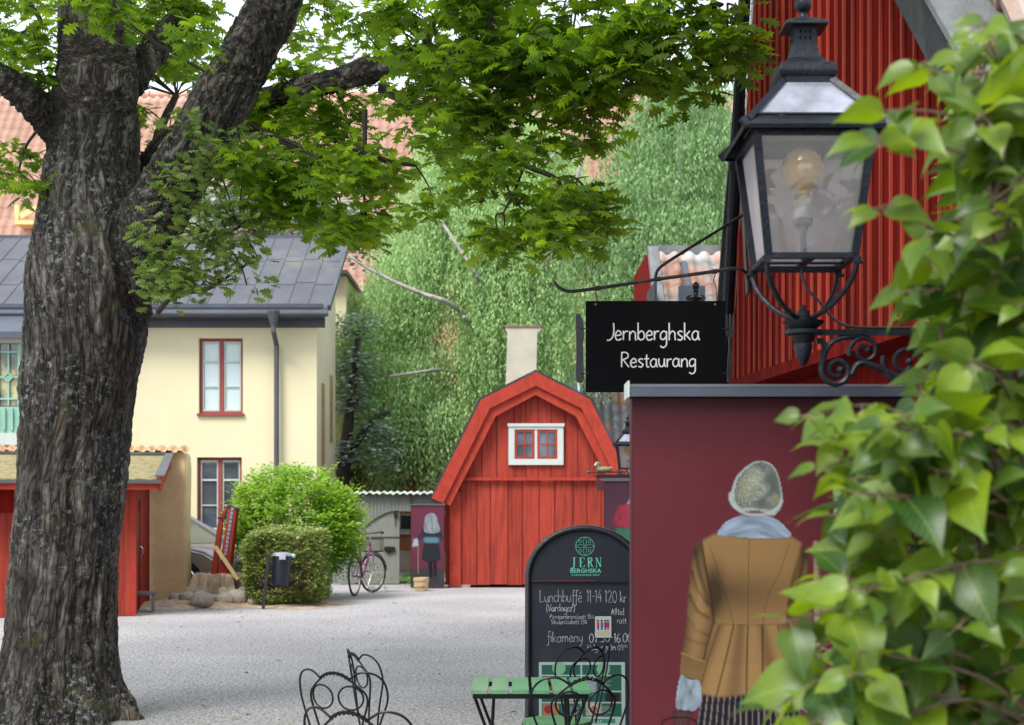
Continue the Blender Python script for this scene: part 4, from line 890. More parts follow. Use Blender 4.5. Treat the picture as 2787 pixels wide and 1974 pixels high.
birch('birch_tree', 'wide weeping birch with pale branches rising behind the red barn', (PX(1480, Yt), Yt, 0),
 [[(1480, 1600, 26, Yt), (1475, 1300, 24, Yt), (1440, 1000, 19, Yt), (1400, 760, 14, Yt), (1340, 480, 9, Yt), (1300, 250, 5, Yt)],
  [(1440, 1000, 12, Yt-.6), (1430, 880, 10, Yt-1.2), (1490, 700, 9, Yt-1.8), (1545, 560, 7, Yt-2), (1600, 380, 5, Yt-2)],
  [(1420, 900, 9, Yt-.6), (1500, 780, 8, Yt-1.8), (1540, 690, 6, Yt-2.3), (1640, 540, 4, Yt-2)],
  [(1320, 930, 7, Yt-1), (1266, 860, 7, Yt-2.4), (1215, 822, 7, Yt-2.6), (1150, 800, 6, Yt-2.6), (1080, 770, 5, Yt-2.6), (1000, 730, 4, Yt-2.4), (940, 690, 3, Yt-2.2)],
  [(1330, 980, 7, Yt-1), (1290, 895, 6, Yt-2.4), (1262, 862, 5, Yt-2.5)],
  [(1360, 960, 7, Yt-1), (1320, 800, 6, Yt-2.2), (1290, 740, 5, Yt-2.3), (1200, 600, 4, Yt-2)],
  [(1440, 1050, 6, Yt-1), (1220, 1010, 5, Yt-2.4), (1150, 1012, 4, Yt-2.6), (1060, 1025, 3, Yt-2.6)],
  [(1350, 600, 5, Yt-1.4), (1420, 500, 5, Yt-2), (1500, 430, 4, Yt-2.2), (1560, 360, 3, Yt-2)]],
 blobs([(1230, 620, 190, 170, Yt-1.2, 34), (1060, 830, 130, 150, Yt-1.4, 21), (1200, 950, 150, 150, Yt-1.4, 24), (1420, 680, 150, 200, Yt-1.4, 28), (1540, 790, 90, 120, Yt-1.2, 13), (1420, 900, 100, 90, Yt, 16), (1030, 1060, 60, 50, Yt-1.4, 8), (1120, 1090, 120, 70, Yt-1.6, 20), (1300, 440, 130, 90, Yt-1, 20), (1180, 430, 60, 90, Yt-1, 9), (1480, 420, 90, 90, Yt-1, 12), (1390, 560, 110, 80, Yt-1.5, 14)]), BIL)
Yu = 29
birch('birch_tree', 'darker dense birch standing right against the red gable', (PX(1900, Yu), Yu, 0),
 [[(1900, 1600, 30, Yu), (1890, 1100, 25, Yu), (1860, 700, 18, Yu), (1850, 300, 9, Yu), (1840, 120, 4, Yu)], [(1870, 800, 12, Yu), (1800, 600, 8, Yu-.4), (1740, 450, 5, Yu-.5)], [(1860, 600, 12, Yu), (1930, 420, 8, Yu-.4), (1960, 300, 5, Yu-.5)]],
 blobs([(1860, 330, 150, 110, Yu, 40), (1860, 200, 90, 60, Yu, 14), (1800, 500, 180, 110, Yu, 46), (1860, 660, 140, 110, Yu-.3, 36), (1760, 700, 90, 90, Yu, 20), (1700, 780, 60, 60, Yu, 9), (1650, 600, 60, 90, Yu+.6, 12)]), BIL2, per=30, rad=.40, lmin=.5, lmax=1.3, leaf=.095, dens=17)
# tree seen higher up on the right behind the oak leaves
def round_tree(name, label, base, limbs, lst, leafm, leaf, per, spread, kind='blob', dy=1.2, extra='trunk'):
    t = thing(name, label, 'tree', base, 0); b = MB()
    for Lb in limbs:
        pts = catmull([P(x, y, Y) for x, y, r, Y in Lb], 4); rr = list(np.interp(np.linspace(0, len(Lb)-1, len(pts)), range(len(Lb)), [r*Y/FPX for x, y, r, Y in Lb])); b.tube(pts, rr, 8)
    b.build('trunk', MT['twig'], t, smooth=True)
    c = np.array(blobs(lst, dy)); p_, d_, n_, s_ = rosettes(c, per, spread, leaf); place_leaves('crown', p_, d_, n_, s_, kind, leafm, t); return t
Yw = 40.5
round_tree('silver_leaved_tree', 'grey-green silvery tree standing behind the yellow house', (PX(700, Yw), Yw, 0),
 [[(700, 1500, 24, Yw), (700, 1000, 20, Yw), (690, 700, 14, Yw), (680, 560, 8, Yw)]],
 [(640, 560, 110, 70, Yw, 150), (760, 570, 110, 70, Yw, 150), (880, 600, 110, 70, Yw-.5, 140), (990, 640, 90, 60, Yw-1, 90), (560, 620, 80, 60, Yw, 60)], GRL, .15, 14, .34)
round_tree('silver_leaved_tree', 'grey-green silvery tree in the gap between yellow house and birch', (PX(940, 35), 35, 0),
 [[(935, 1560, 26, 35), (930, 1330, 22, 35), (945, 1180, 16, 34.9), (965, 1000, 10, 34.8), (975, 900, 6, 34.8)], [(940, 1250, 14, 35), (1010, 1150, 8, 34.8), (1060, 1120, 5, 34.8)]],
 [(965, 895, 40, 40, 34.9, 26), (960, 1000, 45, 40, 34.8, 36), (955, 1090, 45, 40, 34.8, 36), (1030, 1180, 40, 30, 34.8, 20), (1055, 1240, 30, 40, 34.6, 16), (960, 1230, 40, 40, 34.8, 22)], GRL, .12, 13, .24, dy=.4)

# ================================================================ shrubs in the yard
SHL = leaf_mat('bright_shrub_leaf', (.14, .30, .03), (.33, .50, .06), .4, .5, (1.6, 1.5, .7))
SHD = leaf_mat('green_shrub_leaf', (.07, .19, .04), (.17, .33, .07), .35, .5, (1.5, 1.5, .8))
Ys = 26.0
shb_ = thing('spirea_shrub', 'big rounded lime green shrub beside the leaning red panel', 'shrub', (PX(800, Ys), Ys, 0))
def shell(c, rad, k, thick=.25, low=-.9):
    v = rand_dir(k*2); v = v[v[:, 2] > low][:k]; r = 1-np.abs(RNG.normal(size=(len(v), 1)))*thick; r = r*(1+.16*(fbm(v*2.4+c[0], 3)-.5)[:, None]*2)
    return np.array(c)+v*np.array(rad)*r
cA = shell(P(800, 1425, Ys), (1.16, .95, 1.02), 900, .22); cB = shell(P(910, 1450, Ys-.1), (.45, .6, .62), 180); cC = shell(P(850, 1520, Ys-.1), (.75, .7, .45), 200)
top = np.concatenate([cA, cB]); top = top[top[:, 2] > .25]
cs_ = np.array(P(800, 1425, Ys)); ex_ = []
for q_ in top[RNG.integers(0, len(top), 130)]:
    o_ = (q_-cs_)/np.linalg.norm(q_-cs_); L_ = RNG.uniform(.08, .34); dr_ = o_*.8+np.array([0, 0, .35])+RNG.normal(size=3)*.25
    for f_ in np.linspace(.2, 1, 5): ex_.append(q_+dr_*L_*f_-np.array([0, 0, .12])*f_*f_*L_)
p_, d_, n_, s_ = rosettes(top, 24, .14, .070, (-.2, .8)); q2 = rosettes(np.array(ex_), 7, .035, .06, (-.2, .8)); p_, d_, n_, s_ = [np.concatenate([a_, b_]) for a_, b_ in zip((p_, d_, n_, s_), q2)]; place_leaves('foliage', p_, d_, n_, s_, 'small', SHL, shb_)
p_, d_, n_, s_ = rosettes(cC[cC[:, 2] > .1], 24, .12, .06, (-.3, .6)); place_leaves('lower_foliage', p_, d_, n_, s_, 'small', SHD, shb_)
b = MB(); base = Vector(P(810, 1590, Ys)); base.z = 0
for t_ in top[::30]: b.tube(catmull([base+Vector((random.uniform(-.25, .25), random.uniform(-.2, .2), 0)), base.lerp(Vector(t_), .5)+Vector((0, 0, .15)), Vector(t_)], 3), [.014]*7, 4)
for k in range(50):      # airy tips
    t_ = top[RNG.integers(len(top))]; 
b.build('stems', MT['twig'], shb_)
Yz = 24.3
hd = thing('clipped_hedge', 'boxy clipped green hedge bush behind the waste bin', 'hedge', (PX(775, Yz), Yz, 0))
k = 2300; u = RNG.uniform(-1, 1, (k, 3)); ax = RNG.integers(0, 3, k); sg = np.where(RNG.random(k) < .5, -1, 1)
u[np.arange(k), ax] = sg*(1-np.abs(RNG.normal(size=k))*.07); 
l4 = (np.abs(u)**5).sum(1)**(1/5); u /= np.maximum(l4, 1)[:, None]
u[:, 0] *= 1+.07*np.where(u[:, 2] < -.2, 1, 0)+.05*(1-u[:, 2])/2
cz = np.array([PX(777, Yz), Yz+.1, .64]); hc = cz+u*np.array([.60, .55, .60]); hc = hc[hc[:, 2] > .04]; hc += (fbm(hc*3, 3)-.5)[:, None]*.2; hc = hc[fbm(hc*5+7, 2) > .33]; ad_h = hc[hc[:, 2] > .9]; ad_h = ad_h[RNG.integers(0, len(ad_h), 60)]+np.array([0, 0, 1])*RNG.uniform(.03, .14, (60, 1)); hc = np.concatenate([hc, ad_h])
HL = leaf_mat('hedge_leaf', (.12, .21, .045), (.33, .38, .12), .3, .5, (1.5, 1.4, .8))
p_, d_, n_, s_ = rosettes(hc, 9, .05, .055, (-.3, .7)); place_leaves('foliage', p_, d_, n_, s_, 'small', HL, hd)
b = MB()
for t_ in hc[::14]: b.tube([Vector((cz[0]+random.uniform(-.3, .3), cz[1]+random.uniform(-.2, .2), 0)), Vector(t_)], .008, 4)
for t_ in hc[::5]: b.tube([Vector(t_)*.75+Vector(cz)*.25, Vector(t_)], .004, 4)
b.build('twigs', M('dry_twig', (.16, .10, .06), .9), hd)

# ================================================================ lilac in the foreground
def lilac_template():
    vs = []; F = []
    prof = [(0, 0), (.02, .16), (.06, .28), (.14, .37), (.26, .40), (.42, .36), (.60, .26), (.78, .14), (.92, .045), (1.04, 0)]
    cols = [-1, -.5, 0, .5, 1]
    for i, (x, wd) in enumerate(prof):
        for c in cols:
            cup = .16*abs(c)*wd*1.3; arch = -.22*(x**2)+.06*math.sin(x*3); ripple = .018*math.sin(x*16)*abs(c)
            xx = x-(.09*abs(c) if i < 3 else 0); vs.append((xx, c*wd, arch+cup+ripple))
    m = len(cols)
    for i in range(len(prof)-1):
        for j in range(m-1): F.append([i*m+j, (i+1)*m+j, (i+1)*m+j+1, i*m+j+1])
    return np.array(vs), F
def lilac_attr(o, n):
    T_, _ = lilac_template(); at = o.data.attributes.new('leafco', 'FLOAT_VECTOR', 'POINT'); at.data.foreach_set('vector', np.tile(T_, (n, 1)).astype(np.float32).ravel())
    m = LIL; nt = m.node_tree; L = nt.links.new; a = nt.nodes.new('ShaderNodeAttribute'); a.attribute_name = 'leafco'; bs = nt.nodes['Principled BSDF']
    sp = nt.nodes.new('ShaderNodeSeparateXYZ'); L(a.outputs['Vector'], sp.inputs[0])
    def mt(op, x, y=None, v=None):
        q = nt.nodes.new('ShaderNodeMath'); q.operation = op; L(x, q.inputs[0])
        if y is not None: L(y, q.inputs[1])
        if v is not None: q.inputs[1].default_value = v
        return q.outputs[0]
    ay = mt('ABSOLUTE', sp.outputs['Y']); d = mt('MULTIPLY', ay, v=1.1); x2 = mt('SUBTRACT', sp.outputs['X'], d); x3 = mt('MULTIPLY', x2, v=7.5); fr = mt('FRACT', x3); f2 = mt('SUBTRACT', fr, v=.5); f3 = mt('ABSOLUTE', f2)
    v1 = mt('LESS_THAN', f3, v=.045); v2 = mt('LESS_THAN', ay, v=.014); vv = mt('MAXIMUM', v1, v2)
    mx = nt.nodes.new('ShaderNodeMix'); mx.data_type = 'RGBA'; cr = [q for q in nt.nodes if q.type == 'VALTORGB'][0]; f4 = mt('MULTIPLY', vv, v=.4)
    L(f4, mx.inputs[0]); L(cr.outputs[0], mx.inputs[6]); mx.inputs[7].default_value = (.26, .40, .10, 1)
    nz = nt.nodes.new('ShaderNodeTexNoise'); nz.inputs['Scale'].default_value = 14; nz.inputs['Detail'].default_value = 4; tc = nt.nodes.new('ShaderNodeTexCoord'); L(tc.outputs['Object'], nz.inputs[0])
    r2 = nt.nodes.new('ShaderNodeValToRGB'); L(nz.outputs[0], r2.inputs[0]); r2.color_ramp.elements[0].position = .35; r2.color_ramp.elements[0].color = (.62, .72, .8, 1); r2.color_ramp.elements[1].position = .65; r2.color_ramp.elements[1].color = (1.25, 1.1, .9, 1)  # bluish sheen painted into the leaf colour by noise
    m2 = nt.nodes.new('ShaderNodeMix'); m2.data_type = 'RGBA'; m2.blend_type = 'MULTIPLY'; m2.inputs[0].default_value = 1; L(mx.outputs[2], m2.inputs[6]); L(r2.outputs[0], m2.inputs[7]); L(m2.outputs[2], bs.inputs['Base Color'])
    bp = nt.nodes.new('ShaderNodeBump'); bp.inputs['Strength'].default_value = .5; bp.inputs['Distance'].default_value = .003; iv = mt('MULTIPLY', vv, v=-1.0); L(iv, bp.inputs['Height']); L(bp.outputs[0], bs.inputs['Normal'])
_old = leaf_grid
def leaf_grid(kind):
    if kind == 'lilac': return lilac_template()
    return _old(kind)
def in_poly(x, y, poly):
    c = False; j = len(poly)-1
    for i in range(len(poly)):
        if (poly[i][1] > y) != (poly[j][1] > y) and x < (poly[j][0]-poly[i][0])*(y-poly[i][1])/(poly[j][1]-poly[i][1])+poly[i][0]: c = not c
        j = i
    return c
LP = [(2600, 70), (2787, 50), (3050, 40), (3250, 700), (3300, 1400), (3300, 2400), (2100, 2400), (2080, 1990), (2160, 1800), (2190, 1680), (2150, 1590), (2150, 1420), (2215, 1240), (2200, 1090), (2400, 960), (2400, 860), (2390, 760), (2360, 640), (2400, 480), (2400, 380), (2420, 260)]
li = thing('lilac_bush', 'lilac bush with heart-shaped leaves filling the right foreground', 'bush', (PX(2620, 3.0), 3.1, 0))
stems = MB(); LPOS = []; LD = []; LN = []; LS = []
def stem(p0, p1, r0, r1, bend=.08):
    a, c = Vector(p0), Vector(p1); m_ = a.lerp(c, .55)+Vector((RNG.normal()*bend, RNG.normal()*bend, abs(RNG.normal())*bend))
    pts = catmull([a, m_, c], 6); stems.tube(pts, list(np.linspace(r0, r1, len(pts))), 6); return pts
mains = []
for k in range(15):
    bx = PX(2480+k*52, 3.2); by = 2.7+RNG.uniform(0, 1.0); topz = 1.1+RNG.uniform(0, 1.35)
    mains.append(stem((bx, by, 0), (bx+RNG.normal()*.12, by+RNG.normal()*.12, topz), .015, .007, .05))
MP = np.array([tuple(p) for m_ in mains for p in m_[3:]])
def leafy(pts, L_, sz):
    pts = [Vector(p) for p in pts]; m = len(pts)
    tot = sum((pts[i+1]-pts[i]).length for i in range(m-1)); nn = max(2, int(tot*L_/.065)); 
    for k in range(nn):
        f = 1-k*.065/tot
        if f < .1: break
        i = min(m-2, int(f*(m-1))); g_ = f*(m-1)-i; o = pts[i].lerp(pts[i+1], g_); t = (pts[i+1]-pts[i]).normalized()
        az = (k % 2)*math.pi/2+RNG.uniform(-.4, .4); n1 = t.orthogonal().normalized(); n2 = t.cross(n1)
        side = n1*math.cos(az)+n2*math.sin(az)
        for sg in (1, -1):
            d0 = (side*sg+t*RNG.uniform(.1, .6)).normalized(); d0.z = d0.z*.5-RNG.uniform(.0, .55); d0.normalize()
            st_ = o+d0*.022; stems.tube([o, st_], .0016, 4)
            nn_ = Vector((RNG.normal()*.7, RNG.normal()*.7-.45, 1)); nn_ = (nn_-d0*nn_.dot(d0)).normalized()
            LPOS.append(tuple(st_)); LD.append(tuple(d0)); LN.append(tuple(nn_)); LS.append(sz*RNG.uniform(.65, 1.35)*(1 if k > 1 else .6))
cnt = 0; tries = 0
while cnt < 350 and tries < 9000:
    tries += 1
    px, py = RNG.uniform(2080, 3150), RNG.uniform(40, 2300); px0_ = px-45
    if px > 2800 and RNG.random() < .6: continue
    if not in_poly(px0_-35, py, LP) or (px < 2450 and 760 < py < 1110): continue
    Yl = RNG.uniform(2.35, 4.8) if px > 2500 else RNG.uniform(2.35, 3.6); tip = P(px+35, py, Yl); 
    if tip.z < .25: continue
    dd = np.linalg.norm(MP-np.array(tip), axis=1)+np.maximum(0, MP[:, 2]-tip.z+.05)*2; a = Vector(MP[np.argmin(dd)])
    dirv = (a-tip); L_ = dirv.length
    if L_ > 1.0: a = tip+dirv*(1.0/L_)
    pts = stem(a, tip, .0045, .002, .03); leafy(pts[len(pts)//2 if L_ > .4 else 0:], 1, .105); cnt += 1
# hand-placed sprays that make the outline
for (ax_, ay_, bx_, by_, Yl) in [(2680, 200, 2480, 170, 2.6), (2620, 330, 2400, 300, 2.5), (2600, 420, 2360, 400, 2.5), (2560, 640, 2370, 560, 2.6), (2600, 860, 2400, 790, 2.6), (2480, 1170, 2130, 1130, 2.6), (2460, 1240, 2180, 1190, 2.7), (2440, 1300, 2170, 1270, 2.6), (2420, 1440, 2200, 1400, 2.7), (2450, 1560, 2190, 1570, 2.6), (2420, 1700, 2120, 1690, 2.5), (2400, 1800, 2130, 1800, 2.6), (2380, 1900, 2080, 1930, 2.4), (2500, 1960, 2200, 1960, 2.4), (2760, 120, 2640, 70, 2.5), (2787, 260, 2650, 130, 2.6)]:
    sh_x = 30 if ay_ < 700 or ay_ > 1650 else 74; ax_ += sh_x; bx_ += sh_x; pts = stem(P(ax_, ay_, Yl+.15), P(bx_, by_, Yl), .0035, .0015, .03); leafy(pts, .8, .104)
for (ax_, ay_, bx_, by_, r) in [(2740, 760, 2700, 1130, 10), (2560, 890, 2590, 1130, 8), (2625, 1100, 2790, 1420, 9), (2340, 1530, 2440, 1610, 9), (2640, 1330, 2730, 1974, 8), (2660, 960, 2700, 1140, 6), (2450, 1600, 2600, 2100, 10), (2690, 1130, 2720, 1500, 11)]:
    stems.tube([P(ax_, ay_, 2.75), P((ax_+bx_)/2+6, (ay_+by_)/2, 2.8), P(bx_, by_, 2.85)], [r*.8*2.8/FPX, r*2.8/FPX, r*1.1*2.8/FPX], 7)
stems.build('stems', MT['lilacstem'], li, smooth=True)
LIL = leaf_mat('lilac_leaf', (.016, .060, .008), (.15, .24, .016), .36, .40, (2.6, 2.2, .2), spec=.5)
lo = place_leaves('foliage', np.array(LPOS), np.array(LD), np.array(LN), np.array(LS), 'lilac', LIL, li)
lilac_attr(lo, len(LPOS))
lo.data.polygons.foreach_set('use_smooth', np.ones(len(lo.data.polygons), dtype=bool))
# ================================================================ writing helpers
G = {  # single-stroke glyphs: advance, strokes (x-height 1, baseline 0, ascender ~1.8)
 'J': (.85, [[(.75, 1.9), (.78, 1.1), (.68, .45), (.4, .08), (.05, .02)]]),
 'R': (1.0, [[(.12, 1.75), (.1, .9), (.1, 0)], [(.08, 1.7), (.5, 1.75), (.8, 1.5), (.7, 1.1), (.15, .85)], [(.3, .85), (.6, .4), (.9, 0)]]),
 'L': (.95, [[(.1, 1.9), (.12, 1), (.1, .1), (.5, .02), (.85, .12)]]),
 'V': (.95, [[(.05, 1.7), (.25, .8), (.45, .02)], [(.45, .02), (.62, .8), (.85, 1.75)]]),
 'P': (.9, [[(.1, 1.6), (.1, .8), (.1, 0)], [(.1, 1.6), (.6, 1.6), (.7, 1.2), (.1, .8)]]),
 'S': (.85, [[(.7, 1.5), (.35, 1.65), (.1, 1.3), (.4, .85), (.7, .5), (.4, 0), (.05, .15)]]),
 'H': (1.0, [[(.1, 1.6), (.1, .8), (.1, 0)], [(.8, 1.6), (.8, .8), (.8, 0)], [(.1, .8), (.8, .8)]]),
 'A': (1.0, [[(.05, 0), (.25, .9), (.42, 1.65)], [(.42, 1.65), (.62, .9), (.85, 0)], [(.2, .6), (.7, .6)]]),
 'a': (.9, [[(.68, .85), (.4, 1.0), (.1, .7), (.1, .25), (.35, .02), (.62, .25), (.7, .85)], [(.7, .98), (.7, .4), (.82, 0)]]),
 'b': (.88, [[(.1, 1.9), (.1, 1), (.1, .05)], [(.1, .3), (.35, 0), (.7, .2), (.72, .7), (.45, .98), (.12, .7)]]),
 'c': (.75, [[(.65, .85), (.35, 1), (.08, .6), (.2, .1), (.45, 0), (.68, .15)]]),
 'd': (.9, [[(.7, .8), (.4, 1), (.08, .6), (.2, .08), (.5, .05), (.7, .35)], [(.72, 1.9), (.7, 1), (.76, 0)]]),
 'e': (.82, [[(.1, .5), (.65, .58), (.6, .9), (.35, 1), (.08, .6), (.18, .1), (.45, 0), (.72, .18)]]),
 'f': (.6, [[(.65, 1.75), (.42, 1.85), (.3, 1.5), (.3, .5), (.25, -.5), (0, -.7)], [(.05, .95), (.6, .98)]]),
 'g': (.88, [[(.66, .85), (.4, 1), (.1, .7), (.12, .2), (.4, .1), (.66, .4)], [(.7, 1), (.7, .2), (.68, -.5), (.35, -.78), (.05, -.6)]]),
 'h': (.88, [[(.1, 1.9), (.1, 1), (.1, 0)], [(.1, .6), (.4, 1), (.68, .8), (.7, .4), (.74, 0)]]),
 'i': (.35, [[(.15, 1), (.15, .5), (.17, 0)], [(.15, 1.4), (.16, 1.46)]]),
 'k': (.82, [[(.1, 1.9), (.1, 1), (.1, 0)], [(.65, 1), (.4, .7), (.12, .45)], [(.25, .55), (.5, .25), (.72, 0)]]),
 'l': (.35, [[(.12, 1.85), (.12, .9), (.16, 0)]]),
 'm': (1.25, [[(.1, 1), (.1, .5), (.1, 0)], [(.1, .65), (.35, 1), (.55, .75), (.56, 0)], [(.56, .65), (.82, 1), (1.02, .75), (1.06, 0)]]),
 'n': (.88, [[(.1, 1), (.1, .5), (.1, 0)], [(.1, .6), (.4, 1), (.68, .8), (.7, .4), (.74, 0)]]),
 'o': (.85, [[(.4, 1), (.1, .7), (.12, .2), (.4, 0), (.7, .25), (.68, .75), (.4, 1)]]),
 'r': (.65, [[(.1, 1), (.1, .5), (.1, 0)], [(.1, .6), (.3, .92), (.58, .95)]]),
 's': (.72, [[(.6, .9), (.35, 1), (.12, .8), (.35, .52), (.6, .3), (.4, .02), (.08, .1)]]),
 't': (.62, [[(.28, 1.5), (.26, .8), (.3, .1), (.55, .05)], [(.02, 1), (.55, 1.02)]]),
 'u': (.88, [[(.08, 1), (.08, .4), (.3, .02), (.6, .25), (.68, 1)], [(.68, 1), (.68, .4), (.78, 0)]]),
 'y': (.85, [[(.08, 1), (.15, .4), (.38, .15), (.65, .4), (.7, 1)], [(.7, 1), (.68, .2), (.55, -.5), (.2, -.75)]]),
 '0': (.85, [[(.4, 1.65), (.08, 1.1), (.1, .4), (.4, 0), (.72, .5), (.7, 1.2), (.4, 1.65)]]),
 '1': (.45, [[(.05, 1.35), (.25, 1.65)], [(.25, 1.65), (.24, .8), (.25, 0)]]),
 '2': (.85, [[(.08, 1.3), (.35, 1.65), (.7, 1.3), (.5, .7), (.1, .05)], [(.1, .03), (.75, .03)]]),
 '3': (.8, [[(.08, 1.45), (.4, 1.65), (.65, 1.3), (.35, .9), (.68, .5), (.4, 0), (.05, .15)]]),
 '4': (.85, [[(.5, 1.65), (.3, 1.1), (.08, .6), (.72, .6)], [(.55, 1.1), (.55, .5), (.55, 0)]]),
 '5': (.8, [[(.68, 1.62), (.18, 1.62)], [(.18, 1.62), (.14, .95), (.5, 1), (.68, .5), (.4, 0), (.05, .1)]]),
 '6': (.8, [[(.55, 1.65), (.2, 1.1), (.08, .4), (.4, 0), (.68, .4), (.4, .8), (.12, .5)]]),
 '7': (.8, [[(.05, 1.6), (.7, 1.6)], [(.7, 1.6), (.45, .8), (.3, 0)]]),
 '9': (.8, [[(.65, 1.2), (.4, 1.65), (.1, 1.25), (.35, .85), (.65, 1.15)], [(.66, 1.3), (.62, .6), (.45, 0)]]),
 '-': (.6, [[(.08, .75), (.5, .78)]]), '.': (.3, [[(.12, .02), (.14, .06)]]), ' ': (.5, []),
 '(': (.45, [[(.38, 1.9), (.12, 1.2), (.12, .4), (.36, -.25)]]), ')': (.45, [[(.08, 1.9), (.34, 1.2), (.34, .4), (.1, -.25)]]),
 '%': (.95, [[(.75, 1.5), (.45, .8), (.1, .05)], [(.18, 1.4), (.1, 1.2), (.25, 1.1), (.3, 1.35), (.18, 1.4)], [(.68, .45), (.6, .2), (.75, .08), (.82, .35), (.68, .45)]]),
 "'": (.3, [[(.15, 1.9), (.12, 1.6)]]), ',': (.3, [[(.15, .1), (.08, -.3)]]), '/': (.6, [[(.5, 1.6), (.1, 0)]]),
}
G['é'] = (.82, G['e'][1]+[[(.35, 1.3), (.6, 1.65)]]); G['ä'] = (.9, G['a'][1]+[[(.25, 1.4), (.27, 1.45)], [(.55, 1.4), (.57, 1.45)]]); G['å'] = (.9, G['a'][1]+[[(.4, 1.3), (.3, 1.45), (.42, 1.58), (.52, 1.42), (.4, 1.3)]])
def hand(mb, text, O, U, V, width, xh, r, jit=.0, slant=0):
    """write text in strokes: O baseline start, total width, x-height xh"""
    adv = sum(G[c][0] for c in text); sx = width/adv; x = 0; U = Vector(U); V = Vector(V); N = U.cross(V)
    for c in text:
        a, strokes = G[c]; dy = random.uniform(-jit, jit)
        for s in strokes:
            p = [Vector(q) for q in s]
            p2 = catmull([Vector((q[0], q[1], 0)) for q in s], 4) if len(s) > 2 else [Vector((q[0], q[1], 0)) for q in s]
            pts = [O+U*((x+q.x)*sx+slant*q.y*xh)+V*((q.y+dy)*xh) for q in p2]
            n0 = len(mb.v); mb.tube(pts, r, 6)
            for i in range(n0, len(mb.v)):
                v = Vector(mb.v[i]); h = (v-O).dot(N); mb.v[i] = tuple(v-N*h*.7)
        x += a
    return mb
def typeset(mb, text, O, U, V, width=None, height=None, spacing=1.0, bold=0):
    cu = bpy.data.curves.new('t', 'FONT'); cu.body = text; cu.size = 1; cu.space_character = spacing; cu.resolution_u = 3; cu.offset = bold
    o = bpy.data.objects.new('t', cu); COL.objects.link(o); dg_ = bpy.context.evaluated_depsgraph_get(); dg_.update()
    me = bpy.data.meshes.new_from_object(o.evaluated_get(dg_)); bpy.data.objects.remove(o); bpy.data.curves.remove(cu)
    v = [tuple(q.co) for q in me.vertices]; f = [tuple(q.vertices) for q in me.polygons]; bpy.data.meshes.remove(me)
    xs = [q[0] for q in v]; ys = [q[1] for q in v]; x0, x1, y1 = min(xs), max(xs), max(ys); sx = width/(x1-x0); sy = height/y1
    U, V = Vector(U), Vector(V); mb.add([O+U*((q[0]-x0)*sx)+V*(q[1]*sy) for q in v], f); return mb
UX, UZ = Vector((1, 0, 0)), Vector((0, 0, 1))

# name board on the shed
rot = Matrix.Rotation(th, 3, 'Z')
t1 = MB(); 
for (txt, xx, zz) in (('om', -2.26, 1.83), ('hi', -2.22, 1.64)):
    hand(t1, txt, Vector((xx, -.053, zz)), UX, UZ, .105*len(txt), .075, .007)
hand(t1, "'", Vector((-2.42, -.053, 1.83)), UX, UZ, .04, .075, .006); hand(t1, ",", Vector((-2.40, -.053, 1.64)), UX, UZ, .04, .075, .006)
t1.build('lettering', MT['chalk'], nb, local=True)

# ================================================================ hanging restaurant sign
Yq = 9.0
sg = thing('hanging_sign', 'black hanging sign with white lettering Jernberghska Restaurang, knife shape at its side', 'sign', (PX(1783, Yq), Yq, PZ(820, Yq)))
b = MB(); x0, x1, z0, z1 = PX(1594, Yq), PX(1974, Yq), PZ(1068, Yq), PZ(820, Yq)
b.box(x0, x1, Yq-.012, Yq+.012, z0, z1); b.build('panel', M('black_sign_paint', (.002, .002, .003), .6, .3, 3, bump=.02, spec=.1), sg, bevel=.002)
b = MB(); yv = Yq-.0135
hand(b, 'Jernberghska', Vector((PX(1650, Yq), yv, PZ(927, Yq))), UX, UZ, (1905-1650)*Yq/FPX, 25*Yq/FPX, .0046, .03)
hand(b, 'Restaurang', Vector((PX(1689, Yq), yv, PZ(1000, Yq))), UX, UZ, (1896-1689)*Yq/FPX, 23*Yq/FPX, .0044, .03)
b.build('lettering', MT['signwhite'], sg)
b = MB()
kn = [(1572, 853), (1577, 855), (1584, 866), (1589, 884), (1590, 920), (1587, 930), (1587, 940), (1589, 1010), (1590, 1030), (1586, 1041), (1578, 1043), (1569, 1038), (1567, 1020), (1569, 960), (1567, 870), (1568, 855)]
b.extr([P(x, y, Yq-.012) for x, y in kn], (0, .02, 0)); b.build('knife_shape', MT['black'], sg)
fk = [(1980, 1040), (1990, 1040), (1993, 1010), (1989, 940), (1990, 920), (1998, 905), (1999, 855), (1996, 855), (1994, 895), (1991, 895), (1990, 855), (1986, 855), (1985, 895), (1982, 895), (1980, 855), (1977, 855), (1976, 905), (1983, 920), (1984, 940), (1979, 1010)]
b = MB(); b.extr([P(x, y, Yq-.012) for x, y in fk], (0, .02, 0)); b.build('fork_shape', MT['black'], sg)
b = MB()
for y in (895, 1017):
    b.cyl(P(1580, y, Yq-.016), P(1601, y, Yq-.016), .004); b.cyl(P(1966, y, Yq-.016), P(1986, y, Yq-.016), .004)
    b.tube([P(1600+2*math.cos(a), y+3*math.sin(a), Yq-.016) for a in (0, 1.6, 3.1, 4.7)], .002, 5, True)
b.build('pin', MT['black'], sg)
MB().cyl(P(1621, 829, Yq-.014), P(1621, 829, Yq+.014), .006).cyl(P(1946, 829, Yq-.014), P(1946, 829, Yq+.014), .006).build('eyelet', M('brass_eyelet', (.4, .25, .15), .4, .2, 20, metal=.8), sg)
br = thing('sign_bracket', 'rusty wrought iron bracket arm with a curled tip carrying the hanging sign', 'bracket', WP(9.45, PZ(740, 9.2), .05))
b = MB()
